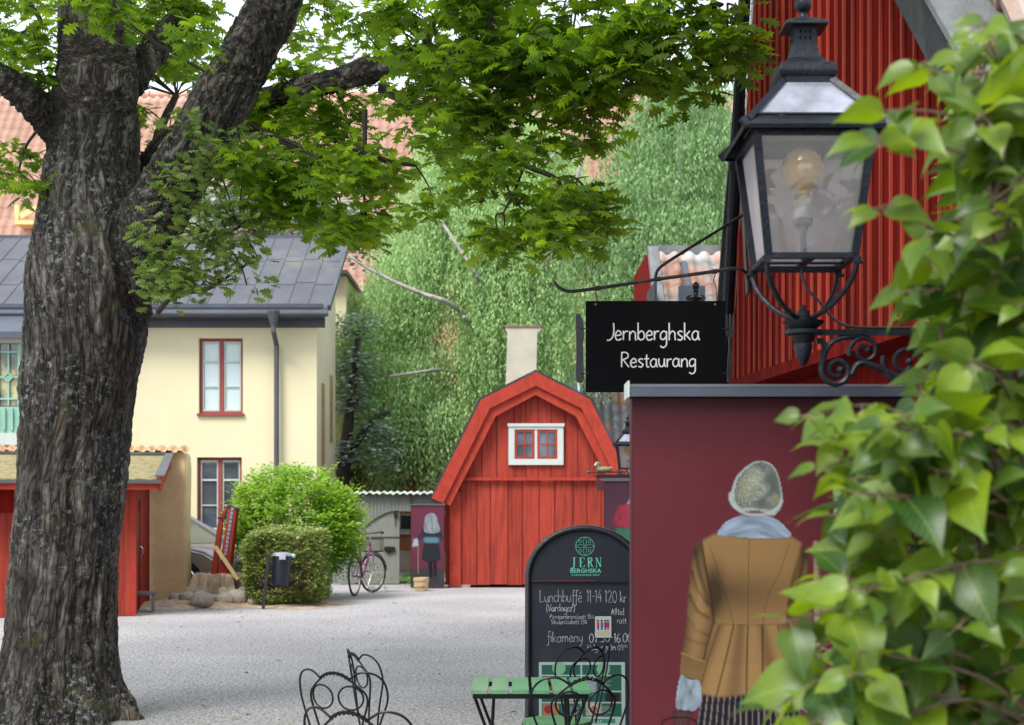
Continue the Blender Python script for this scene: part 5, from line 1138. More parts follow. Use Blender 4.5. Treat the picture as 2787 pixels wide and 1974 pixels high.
arm = catmull([P(*q, 9.0) for q in [(1508, 764), (1520, 782), (1545, 793), (1580, 791), (1640, 783), (1720, 771), (1800, 759), (1880, 748), (1950, 738), (1990, 731), (2014, 732)]], 3)+[P(2030, 742, 9.1), P(2038, 762, 9.3), P(2042, 788, 9.5)]
b.tube(arm, [.004]+[.009]*2+[.011]*(len(arm)-4)+[.006], 8); 
for q in ((1628, 785), (1945, 739), (1790, 760)): b.cyl(P(q[0]-7, q[1]+1, 9.0), P(q[0]+7, q[1]-1, 9.0), .0145)
b.ball(P(1512, 770, 9.0), .009, 8); IR = M('rusty_iron', (.022, .02, .022), .5, .5, 25, bump=.3, col2=(.12, .045, .025), thr=(.55, .66)); b.build('arm', IR, br)
b = MB(); b.tube(catmull([P(1785, 764, 9.0), P(1785, 748, 9.0), P(1798, 727, 9.0), P(1850, 692, 9.05), P(1950, 630, 9.2)], 4)+[P(2036, 577, 9.4), P(2046, 572, 9.62)], .0095, 8); b.build('brace', IR, br)
b = MB()
b.tube(catmull([P(1618, 788, 8.99), P(1625, 780, 9.0), P(1622, 795, 9.01), P(1624, 812, 9.0), P(1626, 822, 9.0), P(1620, 832, 8.985)], 4), .004, 6)
b.tube(catmull([P(1942, 741, 8.99), P(1948, 742, 9.0), P(1942, 764, 9.01), P(1948, 780, 9.0), P(1951, 818, 9.0), P(1945, 830, 8.985)], 4), .0032, 6); b.build('hook', M('rust_hook', (.10, .04, .025), .6, .4, 30), br)
pb = MB().bar(WP(9.52, PZ(800, 9.5), .06), WP(9.64, PZ(560, 9.6), .06), .06, .012, Nw); pb.build('wall_plate', MT['black'], br)

# ================================================================ street lanterns
GL = glass_mat('clear_pane', (.98, .98, .98), .07, (.62, .58, .60), 1.0); GLs = glass_mat('frosted_glare_pane', (.95, .96, .96), .86, (.95, .89, .92), .7, .05, .6, .9, 1.1)  # GLs: frosted glass with a pale reflection painted in as colour
GTOP = glass_mat('sky_pane', (.85, .87, .92), .75, (.34, .35, .42), 1.6, .08)  # sky reflection painted as a diffuse blue-grey
AMB = glass_mat('amber_glass', (1.0, .80, .45), .62, (.85, .50, .12), 3.0)
def lantern(px, Yc, label, s=1.0, dz=0, arm=1):
    """square tapering lantern on a scrolled wall bracket; dimensions in metres at full size"""
    c = Vector((PX(px, Yc), Yc, 0)); t = thing('lantern', label, 'lantern', (c.x, c.y, 2.20+dz), 0, None)
    Z = lambda z: z+dz
    def add(mb, n, m, sm=False, bv=0, par=None):
        mb.v = [(c.x+v[0], c.y+v[1], v[2]+dz) for v in mb.v]; return mb.build(n, m, par or t, sm, bv)
    zb, zt, hb, ht = 2.484, 2.885, .140, .187
    co_ = [(-1, -1), (1, -1), (1, 1), (-1, 1)]
    b = MB()
    for sx, sy in co_: b.bar((sx*hb, sy*hb, zb), (sx*ht, sy*ht, zt), .024, .024, (0, 1, 0))
    for i in range(4):
        a, d_ = co_[i], co_[(i+1) % 4]; b.bar((a[0]*hb, a[1]*hb, zb), (d_[0]*hb, d_[1]*hb, zb), .022, .02); b.bar((a[0]*ht, a[1]*ht, zt-.005), (d_[0]*ht, d_[1]*ht, zt-.005), .024, .03)
    for i in range(4):      # bottom crossing bars
        pass
    b.bar((-hb, -hb*.2, zb-.006), (hb, -hb*.2, zb-.006), .012, .008); b.bar((0, -hb, zb-.006), (0, hb, zb-.006), .03, .006)
    fr_ = add(b, 'frame', MT['blue_black'], bv=.002)
    for i in range(4):
        a, d_ = co_[i], co_[(i+1) % 4]; k = .93; b = MB(); e = .0015
        q = [(a[0]*hb*k, a[1]*hb*k, zb+.01), (d_[0]*hb*k, d_[1]*hb*k, zb+.01), (d_[0]*ht*k, d_[1]*ht*k, zt-.015), (a[0]*ht*k, a[1]*ht*k, zt-.015)]
        nn = Vector((-(d_[1]-a[1]), d_[0]-a[0], 0)).normalized()*e; b.hexa([Vector(v)-nn for v in q], [Vector(v)+nn for v in q]); add(b, 'pane', GL if i == 0 else GLs)
    # roof
    he, hn, ze_, zn = .232, .068, 2.888, 3.085
    b = MB()
    ring = lambda h, z: [(x*h, y*h, z) for x, y in co_]
    rings = [ring(he, ze_-.012), ring(he+.004, ze_), ring(he-.01, ze_+.016), ring(he-.05, ze_+.045)]
    vs = [v for r_ in rings for v in r_]; b.add(vs, [(j*4+i, j*4+(i+1) % 4, j*4+4+(i+1) % 4, j*4+4+i) for j in range(3) for i in range(4)]+[(0, 1, 2, 3)][:0])
    hr = he-.045
    for sx, sy in co_: b.bar((sx*(he-.012), sy*(he-.012), ze_+.018), (sx*hn, sy*hn, zn), .020, .016, (0, 1, 0)); b.bar((sx*(he+.01), sy*(he+.01), ze_+.0), (sx*(he-.03), sy*(he-.03), ze_+.03), .03, .012, (0, 1, 0))
    for i in range(4):
        a, d_ = co_[i], co_[(i+1) % 4]; b.bar((a[0]*hr, a[1]*hr, ze_+.044), (d_[0]*hr, d_[1]*hr, ze_+.044), .012, .006); b.bar((a[0]*(hn+.008), a[1]*(hn+.008), zn-.012), (d_[0]*(hn+.008), d_[1]*(hn+.008), zn-.012), .02, .02)
        for f in (.22, .78): p_ = Vector((a[0], a[1], 0)).lerp(Vector((d_[0], d_[1], 0)), f)*(he-.040); b.box(p_.x-.01, p_.x+.01, p_.y-.008, p_.y+.008, ze_+.03, ze_+.042)
    add(b, 'roof_frame', MT['blue_black'])
    for i in range(4):
        a, d_ = co_[i], co_[(i+1) % 4]; b = MB(); q = [(a[0]*(hr-.004), a[1]*(hr-.004), ze_+.048), (d_[0]*(hr-.004), d_[1]*(hr-.004), ze_+.048), (d_[0]*hn, d_[1]*hn, zn-.004), (a[0]*hn, a[1]*hn, zn-.004)]
        nn = Vector((0, 0, .0015)); b.hexa([Vector(v)-nn for v in q], [Vector(v)+nn for v in q]); add(b, 'roof_pane', GTOP)
    b = MB(); prof = [(.07, 3.078), (.092, 3.085), (.097, 3.10), (.092, 3.118), (.09, 3.128), (.066, 3.138), (.052, 3.155), (.043, 3.18), (.038, 3.207), (.0365, 3.262), (.0365, 3.266)]
    b.lathe([(r_, z) for r_, z in prof], (0, 0, 0), 4, True)
    add(b, 'chimney', MT['blue_black'], bv=.002)
    b = MB()
    for s_ in (-1, 1):
        for k in range(3):
            for j, (z0_, z1_) in enumerate(((3.218, 3.229), (3.239, 3.250))):
                x = (k-1)*.016; b.tube([(x, -.0368, z0_), (x, -.0368, z1_)], .0038, 8)
    for k in range(3):
        for (z0_, z1_) in ((3.218, 3.229), (3.239, 3.250)): b.tube([(-.0368, (k-1)*.016, z0_), (-.0368, (k-1)*.016, z1_)], .0038, 8)
    add(b, 'vent_hole', M('vent_shadow', (.002, .002, .002), .9, 0, 1, bump=0))
    b = MB(); b.lathe([(.071, 3.262), (.068, 3.272), (.040, 3.286), (.038, 3.290)], (0, 0, 0), 4, True); b.lathe([(.03, 3.288), (.026, 3.297), (.015, 3.303), (.011, 3.314), (.014, 3.32)], (0, 0, 0), 20); b.ball((0, 0, 3.345), .0295, 20)
    add(b, 'finial', MT['blue_black'], sm=True)
    # lamp inside
    b = MB(); b.ball((0, 0, 2.792), .0745, 24); b.lathe([(.028, 2.727), (.022, 2.712), (.018, 2.700)], (0, 0, 0), 16); add(b, 'bulb', AMB, sm=True)
    b = MB()
    for sx in (-1, 1):
        for q_ in (0, 1): b.tube(catmull([(0, 0, 2.72), (sx*.008, q_*.006, 2.76), (sx*.012, q_*.006, 2.80), (sx*.009, 0, 2.83)], 4), .0011, 5)
    b.cyl((0, 0, 2.70), (0, 0, 2.745), .009, .005); add(b, 'filament', M('filament', (.55, .33, .12), .4, .1, 10))
    b = MB(); b.lathe([(.020, 2.705), (.020, 2.697), (.030, 2.694), (.032, 2.690), (.032, 2.630)], (0, 0, 0), 20); so_ = add(b, 'socket', M('porcelain', (.68, .66, .58), .3, .04, 5, bump=0), sm=True)
    b = MB(); b.lathe([(.032, 2.629), (.032, 2.612), (.018, 2.602), (.013, 2.59)], (0, 0, 0), 20)
    for k in range(12): b.lathe([(.009, 2.588-k*.008), (.0125, 2.585-k*.008), (.009, 2.581-k*.008)], (0, 0, 0), 12)
    add(b, 'conduit', M('grey_plastic', (.32, .34, .36), .5, .05, 5), sm=True)
    # cradle
    b = MB(); zc = 2.315
    for sx in (-1, 1):
        for sy in (-1, 1):
            b.tube(catmull([(sx*(hb+.004), sy*hb, zb+.0), (sx*(hb+.005), sy*hb, zb-.03), (sx*.128, sy*.115, zb-.085), (sx*.085, sy*.07, zb-.145), (sx*.035, sy*.03, zc-.012), (sx*.0, 0, zc-.022)], 4), .009, 8)
            b.cyl((sx*(hb+.006), sy*hb-.012, zb-.012), (sx*(hb+.006), sy*hb+.012, zb-.012), .013); b.cyl((sx*(hb+.0), sy*hb, zb-.02), (sx*(hb+.028), sy*hb, zb-.02), .006)
    b.lathe([(.0, zc+.03), (.008, zc+.028), (.010, zc+.012), (.022, zc+.008), (.024, zc-.012), (.034, zc-.016), (.034, zc-.024)], (0, 0, 0), 16)
    add(b, 'cradle', MT['blue_black'], sm=True)
    b = MB(); b.lathe([(.030, 2.292), (.070, 2.289), (.066, 2.280), (.045, 2.264), (.044, 2.260), (.062, 2.258), (.062, 2.246), (.040, 2.240), (.034, 2.222), (.028, 2.216), (.032, 2.206), (.022, 2.170), (.012, 2.146), (.004, 2.138)], (0, 0, 0), 24)
    add(b, 'bracket_socket', MT['blue_black'], sm=True)
    b = MB(); al_ = .9*arm
    b.box(.0, al_, -.012, .012, 2.243, 2.261) if arm > 0 else b.box(al_, 0, -.012, .012, 2.243, 2.261)
    sgn = 1 if arm > 0 else -1
    def spiral(cx, cz, r0, r1, a0, turns, w_=.0085, n_=44):
        pts = []
        for k in range(n_+1):
            f = k/n_; a = a0+turns*2*math.pi*f; r_ = r0+(r1-r0)*f; pts.append((sgn*(cx+r_*math.cos(a)), 0, cz+r_*math.sin(a)))
        b.tube(pts, [w_*(1-.35*k/n_) for k in range(n_+1)], 8); b.ball(pts[-1], w_*1.3, 10)
    b.tube([(sgn*x, 0, z) for x, z in [(.045, 2.222), (.062, 2.225), (.075, 2.205), (.068, 2.18), (.063, 2.14)]], .011, 8)
    spiral(.113, 2.125, .052, .012, math.pi*.95, 1.55, .0105); spiral(.205, 2.19, .052, .012, math.pi*1.1, -1.5, .009); spiral(.34, 2.15, .075, .014, math.pi*.9, 1.6, .010)
    b.tube(catmull([(sgn*x, 0, z) for x, z in [(.062, 2.13), (.075, 2.19), (.105, 2.225), (.16, 2.238), (.22, 2.241)]], 4), .010, 8)
    b.tube(catmull([(sgn*x, 0, z) for x, z in [(.16, 2.11), (.19, 2.15), (.26, 2.13), (.42, 2.06), (.6, 2.10), (.78, 2.0), (.88, 1.85)]], 4), .011, 8)
    b.box(*(sorted((sgn*(abs(al_)), sgn*(abs(al_)-.02)))), -.05, .05, 1.8, 2.36); 
    add(b, 'bracket', MT['blue_black'], sm=True)
    b = MB(); b.tube(catmull([(0, 0, 2.50), (-.004, 0, 2.44), (.02, 0, 2.39), (.05, .0, 2.36), (.085, 0, 2.315), (.13, 0, 2.28), (.2, 0, 2.268), (.45, .02, 2.27), (.88, .01, 2.27)], 5), .0048, 6)
    if sgn < 0: b.v = [(-v[0], v[1], v[2]) for v in b.v]
    add(b, 'cable', MT['black'], sm=True)
    return t
lantern(2186, 4.9, 'large black lantern with clear amber bulb on scrolled bracket in front of red gable')
lantern(1709, 25.0, 'far black lantern showing beside the right slope of the red barn', dz=-.20, arm=1)

# ================================================================ painted prints (photo murals)
class Canvas:
    def __init__(s, x0, x1, y0, y1, step, bg):
        s.xs = np.arange(x0, x1+step*.5, step); s.ys = np.arange(y0, y1+step*.5, step); s.X, s.Y = np.meshgrid(s.xs, s.ys); s.C = np.ones(s.X.shape+(3,))*np.array(bg); s.step = step
    def poly(s, pts, smooth=0):
        if smooth: pts = [(p.x, p.y) for p in catmull([(a, b_, 0) for a, b_ in pts], smooth, True)]
        m = np.zeros(s.X.shape, bool); n = len(pts)
        for i in range(n):
            x1, y1 = pts[i-1]; x2, y2 = pts[i]
            if y1 == y2: continue
            c = ((y1 > s.Y) != (y2 > s.Y)) & (s.X < (x2-x1)*(s.Y-y1)/(y2-y1)+x1); m ^= c
        return m
    def blur(s, m, k):
        m = m.astype(float)
        for _ in range(2):
            for ax in (0, 1):
                p_ = np.pad(m, [(k, k) if a == ax else (0, 0) for a in (0, 1)], mode='edge'); c = np.cumsum(p_, axis=ax); z = np.zeros_like(np.take(c, [0], ax)); c = np.concatenate([z, c], ax)
                L_ = m.shape[ax]; m = (np.take(c, np.arange(2*k+1, 2*k+1+L_), ax)-np.take(c, np.arange(0, L_), ax))/(2*k+1)
        return m
    def fill(s, m, col, shade=None, soft=0):
        a = s.blur(m, soft) if soft else m.astype(float); c = np.ones(s.C.shape)*np.array(col)
        if shade is not None: c = c*(np.ones(s.X.shape)*shade)[..., None]
        s.C = s.C*(1-a[..., None])+c*a[..., None]
    def round_(s, m, k, lo=.5):      # soft modelling inside a mask
        b_ = s.blur(m, k); return lo+(1-lo)*np.clip((b_-.45)/.5, 0, 1)
    def line(s, pts, w_, col, alpha=1.0):
        d_ = np.full(s.X.shape, 1e9)
        for (x1, y1), (x2, y2) in zip(pts[:-1], pts[1:]):
            vx, vy = x2-x1, y2-y1; t = np.clip(((s.X-x1)*vx+(s.Y-y1)*vy)/(vx*vx+vy*vy+1e-9), 0, 1); d_ = np.minimum(d_, np.hypot(s.X-x1-t*vx, s.Y-y1-t*vy))
        a = np.clip((w_-d_)/s.step+.5, 0, 1)*alpha; s.C = s.C*(1-a[..., None])+np.array(col)*a[..., None]
    def noise(s, fx, fy, o=3, off=0): return fbm(np.stack([s.X*fx+off, s.Y*fy+off, np.zeros_like(s.X)+off], -1), o)
    def build(s, name, fn, parent, mat):
        h, w_ = s.X.shape; V = np.array([fn(0, 0), fn(1, 0), fn(0, 1)], dtype=float)
        V = V[0]+(V[1]-V[0])*s.X[..., None]+(V[2]-V[0])*s.Y[..., None]
        i, j = np.meshgrid(np.arange(w_-1), np.arange(h-1)); a = (j*w_+i).ravel(); F = np.stack([a, a+w_, a+w_+1, a+1], 1)
        o = link(name, V.reshape(-1, 3), F, mat, parent); at = o.data.color_attributes.new('print', 'FLOAT_COLOR', 'POINT')
        c = np.concatenate([np.clip(s.C*.50, 0, 1).reshape(-1, 3), np.ones((h*w_, 1))], 1).astype(np.float32); at.data.foreach_set('color', c.ravel()); return o
PRM = print_mat('printed_mural')
MAR = srgb(116, 46, 56)
Ym = 5.55
mw = thing('mural_wall', 'tall maroon photo mural of a woman in mustard jacket and lace bonnet seen from behind', 'mural', (PX(2020, Ym), Ym, 0))
mx0, mx1 = PX(1719, Ym), PX(2480, Ym); mz = PZ(1078, Ym)
MB().box(mx0, mx1, Ym, Ym+.10, .02, mz).build('panel', MT['maroon'], mw, bevel=.002)
b = MB(); b.hexa([(mx0-.008, Ym-.03, mz-.0), (mx1, Ym-.03, mz), (mx1, Ym+.16, mz), (mx0-.008, Ym+.16, mz)], [(mx0-.008, Ym-.022, mz+.030), (mx1, Ym-.022, mz+.03), (mx1, Ym+.16, mz+.058), (mx0-.008, Ym+.16, mz+.058)])
b.box(mx0-.009, mx1, Ym-.034, Ym-.0305, mz-.006, mz+.032)
b.build('top_cap', MT['dzinc'], mw, bevel=.002)
MB().box(mx0-.016, mx0-.010, Ym-.03, Ym+.16, mz-.006, mz+.055).build('cap_end', MT['white'], mw)
K3 = lambda p: [(x/1.971+1700, y/1.971+1150) for x, y in p]
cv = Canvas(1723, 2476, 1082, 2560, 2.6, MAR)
sh_ = .93+.22*cv.noise(.004, .003, 2)-.66*np.clip((1270-cv.Y)/200, 0, 1)  # shade below the top cap is painted into the print
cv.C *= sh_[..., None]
coat = srgb(164, 128, 82); dk = srgb(62, 38, 22)
# skirt
m = cv.poly(K3([(405, 1455), (390, 1640), (330, 2300), (300, 2760), (1060, 2760), (1010, 2200), (960, 1640), (930, 1460)]))
st_ = np.abs(((cv.X-2040)/(1+.0011*(cv.Y-1880)))/15.0*2 % 2-1); cv.fill(m, srgb(34, 30, 44)); cv.fill(m & (st_ < .28), srgb(150, 138, 132), .6+.5*cv.noise(.05, .004)); cv.fill(m, srgb(20, 18, 28), None) if 0 else None
# right sleeve, body, left sleeve
mir = lambda p: [(1345-x, y+12) for x, y in p]
slv = [(412, 633), (385, 655), (368, 690), (356, 770), (350, 850), (338, 930), (334, 1010), (325, 1120), (312, 1200), (305, 1245), (298, 1350), (370, 1380), (410, 1350), (430, 1270), (460, 1140), (478, 1030), (466, 900), (446, 780), (428, 700)]
fold = np.clip(.60+1.0*(fbm(np.stack([(cv.X-1700)*.035+(cv.Y*.012), cv.Y*.022-(cv.X*.01), np.zeros_like(cv.X)+4], -1), 2)-.48)*2.4, .18, 1.1)
for sl_, d2 in ((mir(slv), .72), (slv, 1.0)):
    m = cv.poly(K3(sl_), 3); fx = cv.round_(m, 8, .30)*d2*(1.0+.4*(cv.noise(.02, .008, 2)-.5))
    ff = (lambda p: p) if d2 == 1.0 else mir; d2 = d2
    for fl_, w_, am in (([(378, 690), (400, 800), (432, 900), (452, 980)], 9, -.55), ([(362, 800), (392, 900), (440, 970)], 7, -.45), ([(352, 930), (390, 1010), (450, 1050)], 8, -.5), ([(338, 1050), (380, 1110), (440, 1140)], 7, -.35), ([(330, 1150), (380, 1180), (430, 1190)], 6, -.25), ([(372, 740), (384, 850), (412, 950)], 6, .3), ([(350, 880), (372, 960), (420, 1020)], 6, .3), ([(336, 1000), (352, 1080), (400, 1120)], 7, .28), ([(440, 760), (462, 900), (474, 1020)], 10, -.6)):
        pp = K3(ff(fl_)); d_ = np.full(cv.X.shape, 1e9)
        for (x1, y1), (x2, y2) in zip(pp[:-1], pp[1:]): vx, vy = x2-x1, y2-y1; t = np.clip(((cv.X-x1)*vx+(cv.Y-y1)*vy)/(vx*vx+vy*vy), 0, 1); d_ = np.minimum(d_, np.hypot(cv.X-x1-t*vx, cv.Y-y1-t*vy))
        fx = fx*(1+am*np.exp(-(d_/(w_*.75))**2))
    cv.fill(m, coat, np.clip(fx, .15, 1.2))
body = [(500, 594), (455, 612), (412, 640), (425, 720), (448, 850), (468, 960), (478, 1040), (478, 1075), (440, 1200), (400, 1330), (362, 1437), (440, 1462), (505, 1474), (560, 1470), (640, 1462), (720, 1458), (800, 1470), (900, 1472), (975, 1440), (930, 1300), (890, 1180), (866, 1080), (872, 980), (895, 850), (925, 740), (950, 650), (893, 612), (800, 622), (660, 620), (580, 610)]
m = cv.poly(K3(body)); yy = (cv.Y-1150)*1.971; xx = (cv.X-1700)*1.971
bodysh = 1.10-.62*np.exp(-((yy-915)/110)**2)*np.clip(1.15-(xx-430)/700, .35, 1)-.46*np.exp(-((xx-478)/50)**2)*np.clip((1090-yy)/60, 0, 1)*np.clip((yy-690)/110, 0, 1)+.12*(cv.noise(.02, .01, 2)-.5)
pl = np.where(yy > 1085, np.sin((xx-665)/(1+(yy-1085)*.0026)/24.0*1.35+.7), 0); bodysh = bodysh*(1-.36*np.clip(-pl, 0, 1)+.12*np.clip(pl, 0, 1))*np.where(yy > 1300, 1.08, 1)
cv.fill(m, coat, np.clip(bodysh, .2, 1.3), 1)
for ln, w_, al2 in (([(668, 622), (664, 850), (662, 1075), (657, 1458)], 1.6, .65), ([(455, 655), (500, 800), (545, 930), (583, 1075), (582, 1090)], 1.4, .6), ([(880, 660), (835, 800), (780, 900), (752, 1010), (742, 1090)], 1.4, .6), ([(585, 1090), (545, 1260), (492, 1470)], 3.4, .75), ([(740, 1095), (742, 1260), (738, 1450)], 3.6, .8), ([(822, 1090), (850, 1250), (880, 1440)], 3.2, .7), ([(510, 1090), (450, 1260), (402, 1440)], 2.4, .6), ([(662, 1095), (655, 1250), (652, 1455)], 3.0, .7)):
    cv.line(K3(ln), w_/1.5, dk, al2)
cv.line(K3([(478, 1078), (580, 1086), (700, 1088), (866, 1082)]), 1.2, dk, .45); cv.line(K3([(412, 640), (425, 720), (448, 850), (470, 960), (480, 1070), (440, 1200), (420, 1300)]), 3.0, dk, .7)
m = cv.poly(K3([(306, 1236), (370, 1262), (432, 1282), (424, 1330), (400, 1382), (350, 1372), (298, 1350)])); cv.fill(m, coat, .75+.5*(cv.noise(.03, .05)-.5)); cv.line(K3([(306, 1236), (370, 1266), (430, 1282)]), 1.6, srgb(196, 150, 84), .8)
# cuffs and hand
wh = srgb(176, 196, 212)
for f_ in (lambda p: p, mir):
    m = cv.poly(K3(f_([(302, 1356), (345, 1378), (400, 1386), (412, 1440), (408, 1510), (372, 1546), (320, 1552), (276, 1530), (280, 1450)])), 3); cv.fill(m, wh, np.clip(.62+1.1*(cv.noise(.09, .035, 3)-.4), .3, 1.1))
    m = cv.poly(K3(f_([(270, 1543), (362, 1550), (352, 1600), (338, 1660), (318, 1700), (290, 1690), (262, 1610), (258, 1572)])), 3); cv.fill(m, srgb(104, 66, 66), cv.round_(m, 4, .5))
    for q_ in ((292, 1600, 288, 1690), (312, 1600, 312, 1700), (332, 1595, 334, 1690)): cv.line(K3(f_([(q_[0], q_[1]), (q_[2], q_[3])])), 1.0, srgb(60, 34, 36), .7)
cv.line(K3([(190, 1660), (205, 1600), (250, 1585), (330, 1582), (380, 1600), (398, 1660)]), 2.6, srgb(40, 22, 26), .9)
bk_ = cv.poly(K3([(180, 1660), (410, 1660), (395, 1900), (200, 1900)])); cv.fill(bk_, srgb(120, 84, 48), .6+.6*(np.sin(cv.X*.6)*np.sin(cv.Y*.6)*.5+.5))
# scarf, neck, bonnet
m = cv.poly(K3([(615, 455), (800, 470), (806, 540), (606, 530)])); cv.fill(m, srgb(150, 104, 104), cv.round_(m, 4, .6))
m = cv.poly(K3([(498, 602), (520, 560), (552, 528), (610, 504), (690, 490), (760, 500), (820, 524), (862, 560), (894, 610), (800, 622), (700, 622), (600, 614)]), 3)
sc_ = .72+.9*(fbm(np.stack([(cv.X-2040)*.02, (cv.Y-.004*(cv.X-2045)**2)*.085, np.zeros_like(cv.X)], -1), 2)-.38); cv.fill(m, srgb(176, 198, 220), np.clip(sc_, .45, 1.12))
bon = [(640, 248), (690, 214), (740, 207), (785, 222), (815, 260), (832, 310), (844, 370), (846, 420), (836, 462), (812, 492), (780, 500), (740, 478), (690, 472), (640, 480), (600, 470), (572, 440), (566, 400), (580, 340), (600, 290)]
m = cv.poly(K3(bon), 3); cv.fill(m, srgb(196, 206, 206), .7+.45*cv.noise(.25, .25, 2))
m = cv.poly(K3([(650, 255), (695, 222), (742, 214), (782, 232), (810, 270), (826, 330), (836, 390), (826, 440), (790, 466), (730, 462), (680, 458), (630, 458), (596, 430), (592, 380), (604, 310)]), 3)
lace = cv.noise(.045, .045, 2, 9); sw = np.abs(np.sin(lace*26)); cv.fill(m, srgb(178, 186, 170), np.clip((.62+.42*(sw > .5)+.3*(np.abs(np.sin(cv.noise(.03, .03, 2, 21)*30)) < .35)+.5*(cv.noise(.02, .02, 2)-.5))*cv.round_(m, 9, .55), .2, 1.25))
cv.fill(m & (lace > .66), srgb(180, 168, 130), .9, 1); cv.fill(m & (cv.noise(.03, .03, 3, 33) < .34), srgb(104, 116, 112), None, 2)
for k in range(26):
    a = .2+k/25*math.pi*1.0; x, y = 706+140*math.cos(a+0), 400+96*math.sin(a); cv.line(K3([(x-3, y), (x+3, y+2)]), 3.2, srgb(200, 212, 214), .9)
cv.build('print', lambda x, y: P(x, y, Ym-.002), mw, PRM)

# far mural with long-haired woman, by the barn
Y3 = 29.2; m3 = thing('mural_wall', 'small far maroon mural of a woman with long grey hair beside the barn', 'mural', (PX(1164, Y3), Y3, 0))
MB().box(PX(1118, Y3), PX(1209, Y3), Y3, Y3+.08, .02, PZ(1376, Y3)).build('panel', MT['maroon'], m3); MB().box(PX(1116, Y3), PX(1211, Y3), Y3-.02, Y3+.1, PZ(1376, Y3), PZ(1371, Y3)).build('top_cap', MT['zinc'], m3)
K6 = lambda p: [(x/2.32+850, y/2.32+950) for x, y in p]
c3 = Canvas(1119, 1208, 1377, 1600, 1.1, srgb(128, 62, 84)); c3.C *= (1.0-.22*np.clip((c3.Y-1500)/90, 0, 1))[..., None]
fl = c3.poly(K6([(600, 1395), (840, 1385), (840, 1520), (600, 1520)])); c3.fill(fl, srgb(72, 70, 76), .7+.7*c3.noise(.08, .12))
for pts, col, lo in (([(728, 1330), (742, 1440), (760, 1440), (757, 1340)], (30, 30, 42), .6), ([(765, 1335), (768, 1430), (785, 1438), (784, 1335)], (30, 30, 42), .6), ([(705, 1220), (690, 1330), (740, 1352), (812, 1335), (800, 1220)], (48, 52, 60), .6),
    ([(706, 1120), (680, 1170), (648, 1205), (660, 1222), (700, 1190), (712, 1160)], (58, 66, 84), .6), ([(800, 1120), (822, 1170), (828, 1200), (812, 1212), (800, 1180)], (58, 66, 84), .6), ([(700, 1110), (706, 1200), (800, 1200), (802, 1110)], (52, 58, 76), .6), ([(706, 1188), (704, 1225), (798, 1228), (798, 1190)], (108, 160, 176), .7),
    ([(640, 1200), (665, 1195), (672, 1245), (630, 1250)], (200, 216, 226), .8)): m = c3.poly(K6(pts)); c3.fill(m, srgb(*col), c3.round_(m, 3, lo), 1)
m = c3.poly(K6([(712, 1060), (735, 1040), (765, 1038), (785, 1060), (796, 1100), (806, 1150), (770, 1165), (715, 1160), (704, 1140), (708, 1090)]), 3); c3.fill(m, srgb(186, 198, 206), np.clip(.55+1.0*(c3.noise(.3, .06)-.3), .35, 1.1))
c3.line(K6([(668, 1250), (668, 1420)]), .9, srgb(190, 170, 140), .9)
c3.build('print', lambda x, y: P(x, y, Y3-.003), m3, PRM)

# mural with woman in a pink jacket
Y2 = 24.6; m2 = thing('mural_wall', 'far maroon mural of a woman in pink jacket and green skirt at the barn corner', 'mural', (PX(1720, Y2), Y2, 0))
MB().box(PX(1644, Y2), PX(1800, Y2), Y2, Y2+.08, .02, PZ(1310, Y2)).build('panel', MT['maroon'], m2); MB().box(PX(1642, Y2), PX(1802, Y2), Y2-.02, Y2+.1, PZ(1310, Y2), PZ(1302, Y2)).build('top_cap', MT['zinc'], m2)
K5 = lambda p: [(x/3.53+1560, y/3.53+1040) for x, y in p]
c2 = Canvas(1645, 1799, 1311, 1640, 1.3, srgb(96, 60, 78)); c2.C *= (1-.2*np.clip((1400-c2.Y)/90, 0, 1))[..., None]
for pts, col, lo in (([(410, 1400), (395, 1800), (380, 2100), (900, 2100), (880, 1800), (840, 1400)], (70, 128, 104), .7), ([(430, 1195), (395, 1280), (380, 1350), (398, 1372), (440, 1345), (455, 1230)], (178, 62, 84), .7), ([(840, 1195), (880, 1280), (892, 1350), (872, 1372), (820, 1345)], (178, 62, 84), .7), ([(435, 1190), (520, 1160), (760, 1160), (838, 1195), (820, 1320), (870, 1400), (640, 1420), (400, 1385), (452, 1310)], (186, 66, 88), .7), ([(520, 1168), (560, 1090), (600, 1050), (660, 1050), (720, 1100), (750, 1168)], (196, 208, 220), .8)):
    m = c2.poly(K5(pts)); s_2 = c2.round_(m, 4, lo)*(.85+.35*(c2.noise(.12, .04)-.3)); c2.fill(m, srgb(*col), s_2, 1)
c2.build('print', lambda x, y: P(x, y, Y2-.003), m2, PRM)

# ================================================================ duck sign bracket beside the far lantern
Yk2 = 25.0
dkk = thing('duck_sign', 'wooden duck figure on a forged iron arm with small pierced plate near the barn', 'sign', (PX(1655, Yk2), Yk2, PZ(1290, Yk2)))
b = MB(); b.cyl(P(1600, 1286, Yk2-.2), P(1700, 1284, Yk2-.2), .014); b.ball(P(1601, 1286, Yk2-.2), .03, 8); b.bar(P(1622, 1297, Yk2-.2), P(1775, 1296, Yk2-.2), .03, .06); b.tube([P(1690+9*math.cos(a), 1288+6*math.sin(a), Yk2-.2) for a in np.linspace(0, 5.6, 10)], .012, 6, True); b.build('arm', MT['black'], dkk)
MB().panel(PX(1622, Yk2), PX(1643, Yk2), Yk2-.22, Yk2-.18, PZ(1336, Yk2), PZ(1297, Yk2)-.03, [(PX(1630, Yk2), PX(1639, Yk2), PZ(1330, Yk2), PZ(1322, Yk2)), (PX(1630, Yk2), PX(1639, Yk2), PZ(1311, Yk2), PZ(1304, Yk2))]).build('plate', M('plum_paint', (.04, .015, .03), .6), dkk)
